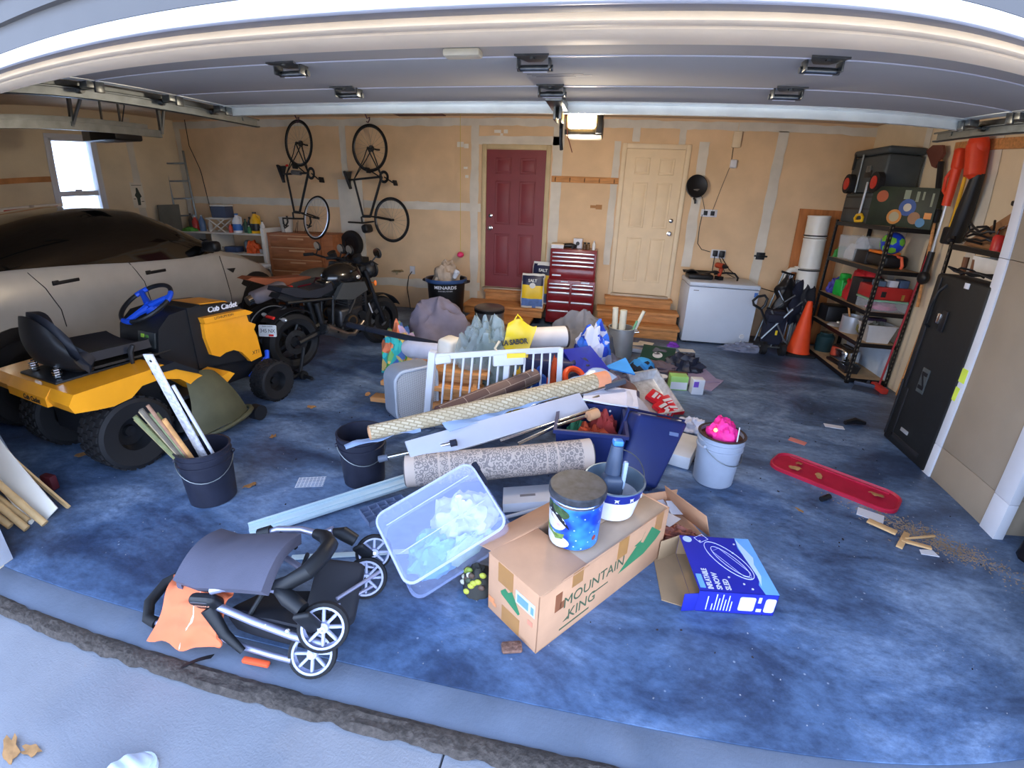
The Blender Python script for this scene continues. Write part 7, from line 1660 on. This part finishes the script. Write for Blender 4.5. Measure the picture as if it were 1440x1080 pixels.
for p in ((-.44, -.10, .372), (-.30, -.145, .235), (-.34, -.075, .39), (-.20, -.15, .24)): obj('rivet', B(T).ball(p, .011, 8, 6), M_alu, t)
# ------------------------------------------------------------------ back of the heap
M_gcl = mat('cloth_lilac_grey', (122, 116, 132), .9, var=.15)
def patch_mat(name, cols, sc):
    m = mat(name, cols[0], .8); t, N, L, p = nodes_of(m)
    tc = N.new('ShaderNodeTexCoord'); v = N.new('ShaderNodeTexVoronoi'); v.inputs['Scale'].default_value = sc; L.new(tc.outputs['Object'], v.inputs['Vector'])
    s = N.new('ShaderNodeSeparateColor'); L.new(v.outputs['Color'], s.inputs['Color'])
    r = N.new('ShaderNodeValToRGB'); r.color_ramp.interpolation = 'CONSTANT'; e = r.color_ramp.elements
    e[0].position = 0; e[0].color = lin(cols[0]) + (1,); e[1].position = 1 / len(cols); e[1].color = lin(cols[1]) + (1,)
    for i, c in enumerate(cols[2:]): q = e.new((i + 2) / len(cols)); q.color = lin(c) + (1,)
    L.new(s.outputs['Red'], r.inputs['Fac']); L.new(r.outputs['Color'], p.inputs['Base Color']); return m
solo('picture_blanket', lump((-1.27, 3.38, 0), .17, .26, .44, 81, .35, 2.4, 44, 18), patch_mat('blanket_patches', [(90, 170, 80), (60, 190, 190), (226, 130, 90), (196, 176, 214), (120, 190, 120), (230, 200, 120), (80, 120, 200)], 9), 'gaily coloured child blanket at the left end of the heap', 'blanket')
solo('grey_tarp', lump((-.98, 3.90, 0), .46, .34, .58, 82, .28, 1.6, 44, 18), M_gcl, 'lilac grey cloth mound before the black trash can', 'cloth')
t = thing('black_tube', 'long black plastic tube lying across the left of the heap', 'tube'); t.matrix_world = frame((-1.85, 3.28, .47), (-.60, 2.84, .47))
Lt = 1.325
obj('tube', B().tube([(0, 0, 0), (Lt, 0, 0)], .030, 16), mat('tube_charcoal', (40, 44, 56), .35), t); obj('end_collar', B().tube([(0, 0, 0), (.05, 0, 0)], .036, 16).tube([(.33, 0, 0), (.345, 0, 0)], .033, 16), M_black, t)
t = thing('white_bolster', 'white rounded bolster below the black tube', 'cushion'); t.matrix_world = frame((-1.05, 3.02, .36), (-.50, 2.78, .40))
obj('cushion', B().tube([(0, 0, 0), (.03, 0, 0), (.10, 0, 0), (.50, 0, 0), (.57, 0, 0), (.60, 0, 0)], [.02, .075, .10, .10, .075, .02], 20), mat('vinyl_pearl', (218, 218, 232), .35), t)
solo('foam_block', B().box((-.48, 2.72, .46), (.16, .20, .26), .04, 3, rot=(0, .1, -.3)), M_lam, 'cream foam block at the right end of the black tube', 'foam')
solo('clear_bag', lump((-.12, 2.72, .02), .29, .20, .70, 83, .34, 3.4, 60, 30), mat('bag_film', (170, 186, 188), .08, var=.3, alpha=.5, bump=.9, bscale=14), 'big clear grey plastic bag bulging behind the gate', 'plastic bag')
solo('green_filling', lump((-.10, 2.74, .03), .18, .13, .60, 84, .3), mat('stuff_dim_green', (92, 116, 104), .8, var=.4, scale=8), 'dim green stuffing inside the clear plastic bag', 'stuffing')
t = thing('yellow_bag', 'yellow plastic shopping bag with black words on top of the heap', 'plastic bag')
fy = lambda u, v: wob((.02 + .24 * u + .05 * v, 2.62 + .05 * u + .08 * v, .50 + .27 * v + .03 * math.sin(u * 5)), .025, 7, 4)
obj('bag', B().sheet(fy, 16, 14, .035), mat('bag_lemon', (244, 208, 30), .35, var=.08), t, ang=60)
obj('handle_loop', B().tube([fy(.2, 1), Vector(fy(.3, 1)) + Vector((0, 0, .04)), fy(.5, 1)], .008, 6), mat('bag_lemon', (244, 208, 30), .35), t)
text('lettering', 'LA SABOR', .062, M_black, t, F((.145, 2.615, .63), (1, .12, .16), (.1, .25, 1)), bold=True, ext=.012, sx=.8)
t = thing('white_roll', 'thick white roll with a dark open end behind the gate', 'roll'); t.matrix_world = frame((.12, 2.93, .57), (.55, 3.12, .58))
obj('roll', B().lathe([(.095, 0), (.10, .005), (.10, .465), (.095, .47), (.075, .46), (.075, .005)], 30, Matrix.Rotation(PI / 2, 4, 'Y')), mat('roll_white', (205, 200, 200), .6), t)
obj('dark_end', B().lathe([(.074, .462), (.102, .455), (.104, .475), (.076, .482)], 30, Matrix.Rotation(PI / 2, 4, 'Y')), mat('end_brown', (48, 40, 42), .6), t)
obj('core', B().lathe([(0, .40), (.074, .40), (.074, .41), (0, .41)], 24, Matrix.Rotation(PI / 2, 4, 'Y')), M_black, t)
solo('navy_crate', B().box((.38, 2.92, .23), (.60, .42, .46), .03, 3), mat('crate_navy', (30, 38, 84), .5), 'navy plastic crate under the white roll behind the gate', 'crate')
for lb, c, r_, h, col, sd in (('blue plastic toy heap behind the right slats of the gate', (.36, 2.58, 0), (.12, .08), .34, (30, 90, 190), 85), ('orange toy behind the rightmost slats of the gate', (.50, 2.56, 0), (.06, .06), .42, (226, 90, 40), 86), ('yellow scrap behind the middle slats of the gate', (.20, 2.54, 0), (.09, .05), .36, (230, 190, 60), 87)):
    solo('toy', lump(c, r_[0], r_[1], h, sd, .35, 2.6), mat('toy_%d' % sd, col, .5, var=.2), lb, 'toy')
solo('grey_bedding', lump((.66, 3.95, 0), .40, .32, .58, 88, .25, 1.7, 48, 20), mat('bedding_grey', (112, 114, 124), .85, var=.2), 'grey bedding mound before the red tool chest', 'bedding')
solo('slate_blanket', lump((.98, 3.50, 0), .24, .28, .27, 89, .3, 2, 40, 16), mat('blanket_slate', (92, 96, 122), .85, var=.2), 'slate blue blanket spilling right from the heap', 'blanket')
t = thing('steel_pot', 'tall steel stock pot holding white rolls at the back of the heap', 'pot', (1.12, 4.50, 0))
obj('pot', B().lathe([(0, 0), (.15, 0), (.155, .01), (.155, .36), (.165, .365), (.165, .375), (.15, .375), (.148, .012), (0, .012)], 36), mat('pot_steel', (196, 200, 206), .34, metal=.6, var=.08), t)
obj('handle', B().tube([(.155, -.05, .33), (.20, -.05, .34), (.20, .05, .34), (.155, .05, .33)], .009, 8), M_chrome, t)
for k, (p, q, r, lb) in enumerate((((-.07, 0, .05), (-.10, -.02, .60), .035, 'left white paper roll in the steel pot'), ((.0, -.03, .05), (.0, -.05, .58), .042, 'thick middle white paper roll in the steel pot'), ((.05, .0, .05), (.24, .0, .58), .022, 'white wrapped stick leaning right in the steel pot'))):
    solo('paper_roll', B().tube([p, q], r, 14), mat('paper_cream', (226, 222, 204), .7), lb, 'roll', loc=(1.12, 4.50, .012))
solo('green_stalk', B().tube([(.04, -.03, .05), (.17, -.03, .46)], .014, 8), mat('stalk_green', (120, 180, 140), .6), 'pale green stalk beside the leaning roll in the steel pot', 'stalk', loc=(1.12, 4.50, .012))
solo('blue_binder', hexa(B(), [(.72, 2.60, .40), (.98, 2.90, .37), (.78, 3.26, .47), (.54, 2.88, .52)], (0, .02, -.05)), mat('binder_blue', (28, 44, 170), .4, var=.08), 'flat cobalt blue case lying tilted on the heap', 'case')
solo('binder_grip', B().box((.82, 2.93, .455), (.13, .035, .02), .006, rot=(.05, 0, .85)), M_navy, 'dark grip of the cobalt case', 'grip') if False else None
solo('azure_card', B().prism([(0, 0), (.28, -.12), (.20, .16)], 0, .012), mat('card_azure', (60, 150, 235), .4), 'bright azure triangular card right of the cobalt case', 'card', loc=(.93, 2.96, .36), rot=(.25, -.1, 0))
solo('striped_bag', lump((.80, 3.42, .10), .18, .14, .48, 90, .4, 2.4), patch_mat('bag_blue_white', [(40, 90, 220), (210, 214, 232), (60, 120, 235), (190, 195, 225), (40, 70, 190)], 9), 'blue and white striped plastic bag behind the cobalt case', 'plastic bag')
for lb, c, r in (('larger orange plastic ring left of the cobalt case', (.60, 2.86, .36), .10), ('smaller orange plastic ring before the cobalt case', (.68, 2.56, .38), .085)):
    solo('orange_ring', B().tube([(r * math.cos(.2 * k), .02 * math.sin(.3 * k), r * math.sin(.2 * k)) for k in range(22)], .026, 8), mat('ring_orange', (238, 84, 36), .5), lb, 'toy', loc=c, rot=(-.6, 0, .4))
solo('dark_heap', lump((.70, 2.86, 0), .34, .34, .40, 91, .25, 2, 40, 14), mat('heap_navy', (52, 54, 76), .85, var=.35, scale=8), 'dark navy clothes under the cobalt case', 'clothes')
solo('tan_clothes', lump((1.02, 2.72, 0), .26, .24, .32, 92, .3, 2), mat('clothes_mauve', (104, 96, 116), .85, var=.3, scale=8), 'mauve grey clothes between the cobalt case and the foil tray', 'clothes')
t = thing('helmet', 'blue and black child helmet on the floor behind the foil tray', 'helmet', (1.36, 3.92, 0), (0, .2, .5))
obj('shell', B().lathe([(.0, .19), (.05, .185), (.10, .15), (.135, .08), (.14, .02), (.125, .02), (.12, .08), (.0, .16)], 28, Matrix.Diagonal((1.15, 1, 1, 1))), patch_mat('helmet_blue', [(50, 140, 220), (60, 160, 235), (30, 40, 60), (40, 120, 200)], 14), t)
obj('visor', B().box((-.14, 0, .05), (.08, .18, .02), .008), M_black, t); obj('strap', B().tube([(-.05, -.13, .03), (-.10, -.16, .012), (-.2, -.1, .012)], .008, 6), M_black, t)
solo('brown_bowl', B().lathe([(0, 0), (.05, 0), (.085, .05), (.08, .05), (.045, .008), (0, .008)], 24), mat('bowl_brown', (112, 78, 66), .6), 'brown bowl tipped beside the foil tray', 'bowl', loc=(1.13, 2.60, .29), rot=(.3, .3, 0))
solo('white_drape', B().sheet(lambda u, v: wob((.78 + .40 * u, 2.26 - .34 * v, .46 - .03 * u), .015, 4, 2), 12, 8, .012), mat('sheet_lavender', (216, 218, 236), .5), 'white plastic sheet over the back edge of the blue tote', 'sheet')
solo('white_drape', B().sheet(lambda u, v: wob((1.10 + .32 * u, 2.20 - .30 * v + .1 * u, .45 - .34 * u ** 1.5), .015, 4, 5), 12, 8, .010), mat('sheet_lavender', (216, 218, 236), .5), 'white sheet sloping down between the totes and the foil tray', 'sheet')
q = [(1.30, 2.55, .07), (1.67, 2.83, .05), (1.44, 3.32, .25), (1.15, 3.08, .25)]; Q = [Vector(p) for p in q]; cen = sum(Q, Vector()) / 4
nn = (Q[1] - Q[0]).cross(Q[3] - Q[0]).normalized(); nn = nn if nn.z > 0 else -nn
t = thing('foil_tray', 'big foil roasting tray with red packets in it', 'tray')
b = B(); rings = [(.80, -.045), (.84, -.04), (.97, .035), (1.03, .035), (1.03, .030)]
vs = []
for k, z in rings:
    pts = []
    for i in range(4):
        a, c_ = cen + (Q[i] - cen) * k + nn * z, cen + (Q[(i + 1) % 4] - cen) * k + nn * z
        for j in range(6): pts.append(a.lerp(c_, j / 6))
    vs += pts
b.raw(vs, [(i * 24 + j, i * 24 + (j + 1) % 24, (i + 1) * 24 + (j + 1) % 24, (i + 1) * 24 + j) for i in range(4) for j in range(24)] + [tuple(range(24))])
obj('tray', b, mat('foil', (206, 210, 216), .34, metal=.55, var=.2, scale=20, bump=.5, bscale=60), t)
MQ = Matrix(((Q[1] - Q[0]).normalized(), nn.cross((Q[1] - Q[0]).normalized()), nn)).transposed().to_4x4(); MQ.translation = cen
for k, (x, y, r) in enumerate(((.02, -.16, .3), (.12, -.10, .1), (.03, -.02, .5), (.13, -.20, -.2), (.0, -.24, .6))):
    t = thing('snack_packet', ('lower left red packet in the foil tray', 'right red packet in the foil tray', 'upper red packet in the foil tray', 'lower right red packet in the foil tray', 'red packet at the near edge of the foil tray')[k], 'packet', group='red packets in the foil tray'); t.matrix_world = MQ @ Matrix.Translation((x, y, -.042)) @ Matrix.Rotation(r, 4, 'Z')
    obj('packet', B().box((0, 0, .022), (.17, .125, .044), .012, 2), mat('packet_red', (206, 30, 48), .35, var=.1), t)
    obj('white_print', B().b2((-.055, -.015, .0435), (.055, .015, .0455)).b2((-.03, -.045, .0435), (.04, -.03, .0455)), M_white, t)
t = thing('green_folder', 'dark green board with a round white badge on the floor by the timber steps', 'board', (1.60, 4.55, .06), (.35, 0, -.2))
obj('board', B().b2((-.20, -.14, 0), (.20, .14, .02), .005), mat('board_bottle_green', (24, 66, 58), .6), t); obj('badge', B().tube([(.0, -.05, .0195), (.0, -.05, .0215)], .06, 24), M_white, t)
solo('green_prop', lump((1.60, 4.60, 0), .16, .10, .10, 93, .3), mat('prop_grey', (90, 90, 100), .8), 'grey cloth bundled under the green board', 'cloth')
solo('mauve_cloth', lump((1.58, 4.16, 0), .22, .14, .08, 94, .35), mat('cloth_mauve', (108, 98, 112), .9), 'mauve cloth on the floor before the green board', 'cloth')
solo('black_bag', lump((1.87, 4.22, 0), .20, .13, .17, 95, .4), mat('bag_ink', (36, 42, 60), .5), 'black bag on the floor behind the lilac sheets', 'bag')
for lb, a, b_, z in (('left white board scrap on the floor behind the green board', (1.18, 4.82), (1.45, 4.74), .05), ('right white board scrap on the floor behind the green board', (1.72, 4.80), (2.06, 4.66), .04)):
    solo('white_scrap_board', B(frame((a[0], a[1], 0), (b_[0], b_[1], 0))).b2((0, -.05, 0), (.32, .05, z), .004), M_white, lb, 'board')
for k, (x, y, r, lb) in enumerate(((2.00, 4.05, .2, 'upper lilac cardboard sheet on the floor'), (2.02, 3.86, -.5, 'lower lilac cardboard sheet on the floor'))):
    solo('lilac_sheet', B().box((0, 0, .003), (.36, .42, .005)), mat('card_lilac', (150, 140, 178), .8), lb, 'sheet', loc=(x, y, .006 * (1 - k)), rot=(0, 0, r))
t = thing('green_box', 'small lime and white carton right of the foil tray', 'box', (1.72, 3.58, 0), (0, 0, .1)); obj('box', B().b2((-.09, -.06, 0), (.09, .06, .15), .003), mat('box_lime', (150, 200, 110), .5), t); obj('white_front', B().b2((-.085, -.0608, .01), (.085, -.06, .09)), M_white, t)
t = thing('purple_box', 'small white and violet carton beside the lime carton', 'box', (1.90, 3.50, 0), (0, 0, .15)); obj('box', B().b2((-.06, -.05, 0), (.06, .05, .16), .003), M_white, t); obj('violet_print', B().b2((-.05, -.0508, .08), (.0, -.05, .14)), mat('print_violet', (120, 80, 190), .5), t)
solo('brown_plaque', B().b2((-.10, -.02, 0), (.10, .02, .14), .004), mat('frame_brown', (96, 66, 56), .5), 'small brown frame behind the lime carton', 'frame', loc=(1.73, 3.70, 0))
solo('white_dish', B().lathe([(0, 0), (.04, 0), (.07, .05), (.065, .05), (.035, .008), (0, .008)], 20), M_white, 'white dish left of the lime carton', 'dish', loc=(1.58, 3.78, 0))
solo('paper_wad', lump((1.72, 2.62, 0), .12, .09, .08, 96, .5, 3), mat('paper_crumple', (210, 212, 228), .8), 'crumpled white paper behind the grey pail', 'paper')
solo('foam_sheet', B().box((0, 0, .05), (.20, .40, .10), .01), mat('foam_white', (206, 208, 214), .8), 'white foam slab left of the grey pail', 'foam', loc=(1.58, 2.12, 0), rot=(0, 0, -.35))
for k, (x, y, r) in enumerate(((1.36, 5.12, .2), (1.50, 5.20, -.3), (2.02, 5.02, .1))):
    solo('paper_sheet', B().box((0, 0, .002), (.20, .13, .003), rot=(0, 0, 0)), M_lam, ('left paper on the floor at the timber steps', 'middle paper on the floor at the timber steps', 'thin paper on the floor before the freezer')[k], 'paper', loc=(x, y, .001), rot=(0, 0, r))
solo('violet_ribbon', lump((1.86, 5.16, 0), .07, .04, .05, 97, .5), mat('ribbon_violet', (130, 60, 190), .5), 'violet ribbon scrap at the corner of the timber steps', 'ribbon')
# ------------------------------------------------------------------ floor, front right
t = thing('sled_board', 'crimson plastic sled lying flat on the floor at the right', 'sled'); t.matrix_world = frame((2.30, 2.23, .0), (2.97, 1.74, .0))
M_crim = mat('sled_crimson', (172, 26, 56), .45, var=.12, scale=9)
pr = rrect(.83, .32, .10, 6)
b = B(Matrix.Translation((.415, 0, 0))); n = len(pr)
vs = [(x * k, y * (1 - (1 - k) * 2.2), z) for k, z in ((1, 0), (1, .022), (.975, .028), (.95, .012)) for x, y in pr]
b.raw(vs, [(i * n + j, i * n + (j + 1) % n, (i + 1) * n + (j + 1) % n, (i + 1) * n + j) for i in range(3) for j in range(n)] + [tuple(range(n)), tuple(3 * n + j for j in range(n))])
obj('sled', b, M_crim, t); obj('ridge', B(Matrix.Translation((.415, 0, 0))).tube([(-.33, .105, .018), (.33, .105, .018)], .008, 6), M_crim, t)
M_leaf = mat('dry_leaf', (168, 124, 78), .9, var=.25, scale=30)
def leaf(label, x, y, z, r, s=.06):
    pts = []
    for k in range(14):
        a = 2 * PI * k / 14; q = s * (.55 + .45 * abs(math.cos(a * 2.5))) ; pts.append((q * math.cos(a), q * .6 * math.sin(a)))
    b = B(); b.prism(pts, 0, .002)
    for i, v in enumerate(b.v): v.z += .012 * math.sin(v.x * 60) * math.cos(v.y * 70) + .012
    solo('dry_leaf', b, M_leaf, label, 'leaf', loc=(x, y, z), rot=(.1, .1, r))
for k, (x, y, z, s, lb) in enumerate(((2.40, 2.08, .016, .05, 'dry leaf on the left end of the crimson sled'), (2.54, 2.0, .016, .045, 'dry leaf at the middle of the crimson sled'), (2.86, 1.83, .016, .05, 'dry leaf on the right end of the crimson sled'), (2.46, 2.16, .016, .04, 'small dry leaf at the upper edge of the crimson sled'),
    (-1.57, 1.58, 0, .045, 'dry leaf on the floor between the buckets'), (-1.60, 2.15, 0, .05, 'dry leaf on the floor by the front mower wheel'), (-2.72, .97, 0, .07, 'dark red leaf on the floor behind the mower'), (2.26, 1.54, 0, .03, 'tiny dry leaf left of the crimson sled'), (-1.28, .95, 0, .05, 'dry leaf touching the left black bucket'), (-1.03, -.80, -.004, .075, 'brown oak leaf on the driveway at the lower left'), (-.95, -.76, -.004, .05, 'second oak leaf on the driveway at the lower left'), (-1.25, 2.55, 0, .045, 'dry leaf under the heap end near the paddock stand'))):
    leaf(lb, x, y, z, k * 1.3, s)
solo('bark_piece', B().box((0, 0, .012), (.09, .055, .022), .01, 2), mat('bark', (120, 88, 74), .95, var=.4, scale=40, bump=.6), 'brown bark piece at the foot of the cardboard box', 'bark', loc=(.63, .165, 0), rot=(0, 0, .3))
solo('torn_paper', B().box((0, 0, .003), (.15, .10, .003)), M_white, 'torn white paper under the near edge of the crimson sled', 'paper', loc=(2.72, 1.60, .0), rot=(0, 0, -.5))
solo('paper_strip', B().box((0, 0, .003), (.16, .07, .004)), M_white, 'small white paper alone on the right floor', 'paper', loc=(3.05, 3.0, 0), rot=(0, 0, -.15))
solo('red_scrap', B().box((0, 0, .003), (.13, .07, .004)), mat('scrap_salmon', (200, 120, 110), .7), 'reddish paper scrap behind the crimson sled', 'paper', loc=(2.60, 2.60, 0), rot=(0, 0, -.6))
solo('black_plug', B().tube([(0, 0, .018), (.07, .05, .018)], .018, 10), M_black, 'short black plug before the crimson sled', 'plug', loc=(2.45, 1.70, 0))
for k, (x, y, r, l, w) in enumerate(((2.80, 1.36, .9, .20, .035), (2.86, 1.33, -.3, .16, .03), (2.92, 1.40, .3, .22, .012), (2.72, 1.46, -.7, .16, .05))):
    solo('wood_splinter', B().box((0, 0, .008), (l, w, .012), .002), mat('splinter', (206, 166, 116), .85, var=.2), ('widest light wood splinter in the sawdust', 'short wood splinter crossing the widest one', 'thin long wood splinter in the sawdust', 'pale peeled wood splinter nearest the crimson sled')[k], 'wood', 'wood splinters in the sawdust', loc=(x, y, .004 * k), rot=(0, 0, r))
solo('white_shard', B().prism([(-.05, -.02), (.05, -.03), (.04, .03), (-.04, .02)], 0, .004), M_white, 'white plastic shard beside the wood splinters', 'shard', loc=(2.90, 1.27, .001))
rnd = random.Random(17); b = B()
for i in range(1300):
    a = rnd.gauss(0, 1); c = rnd.gauss(0, 1); x, y = 3.02 + .17 * a - .06 * c, 1.40 + .12 * c - .10 * a
    b.box((x, y, .002), (rnd.uniform(.003, .016), rnd.uniform(.002, .006), .002), rot=(0, 0, rnd.uniform(0, 3)))
solo('sawdust', b, mat('sawdust_tan', (158, 138, 114), .95, var=.2), 'tan sawdust and shavings on the floor right of the crimson sled', 'sawdust', kind='stuff')
b = B()
for i in range(230):
    x, y = rnd.uniform(-2, 3.3), rnd.uniform(0, 2.4) ** 1.0
    s = rnd.uniform(.002, .006)
    b.box((x, y, .001), (s, s * rnd.uniform(.5, 1.4), .002), rot=(0, 0, rnd.uniform(0, 3)))
solo('floor_chips', b, mat('paint_chips', (150, 152, 160), .8, var=.5, scale=2), 'tiny pale chips scattered over the garage floor', 'litter', kind='stuff')
b = B()
for i in range(110):
    x, y = rnd.uniform(-1.5, 3.3), rnd.uniform(.3, 3.0); s = rnd.uniform(.004, .014)
    b.box((x, y, .002), (s, s * .6, .004), rot=(0, 0, rnd.uniform(0, 3)))
solo('floor_crumbs', b, mat('dark_crumbs', (52, 44, 44), .9), 'dark crumbs scattered over the garage floor', 'litter', kind='stuff')
t = thing('white_shoe', 'white ribbed clog toe at the bottom edge of the driveway', 'shoe', (-.515, -.665, -.004), (0, 0, -.25))
def shoe(u, v):
    a = 2 * PI * u; y = -.26 + .34 * v; w = .055 * max(.0, (1 - max(0, (v - .62) / .38) ** 2.2)) ** .5; h = .10 - .03 * v
    hh = h * max(.02, (1 - max(0, (v - .70) / .30) ** 2)) ** .5 + .006 * math.sin(v * 40)
    return (w * math.cos(a), y, max(0, .012 + hh * (.5 + .5 * math.sin(a)) * (1 if math.sin(a) > -.95 else .2)))
b = B(); b.grid(shoe, 28, 30, closed_u=True); b.f.append(tuple(i * 31 for i in range(28))); b.mi.append(0); b.f.append(tuple(i * 31 + 30 for i in range(28))); b.mi.append(0)
obj('upper', b, mat('clog_white', (214, 226, 240), .4), t, ang=60)
obj('sole', B().prism([(.06 * math.cos(k * PI / 12) if k <= 12 else 0, 0) for k in range(0)] or ([(-.058, -.26), (.058, -.26)] + [(.058 * math.cos(k * PI / 12), .02 + .07 * math.sin(k * PI / 12)) for k in range(13)]), 0, .02), mat('clog_white', (214, 226, 240), .4), t)
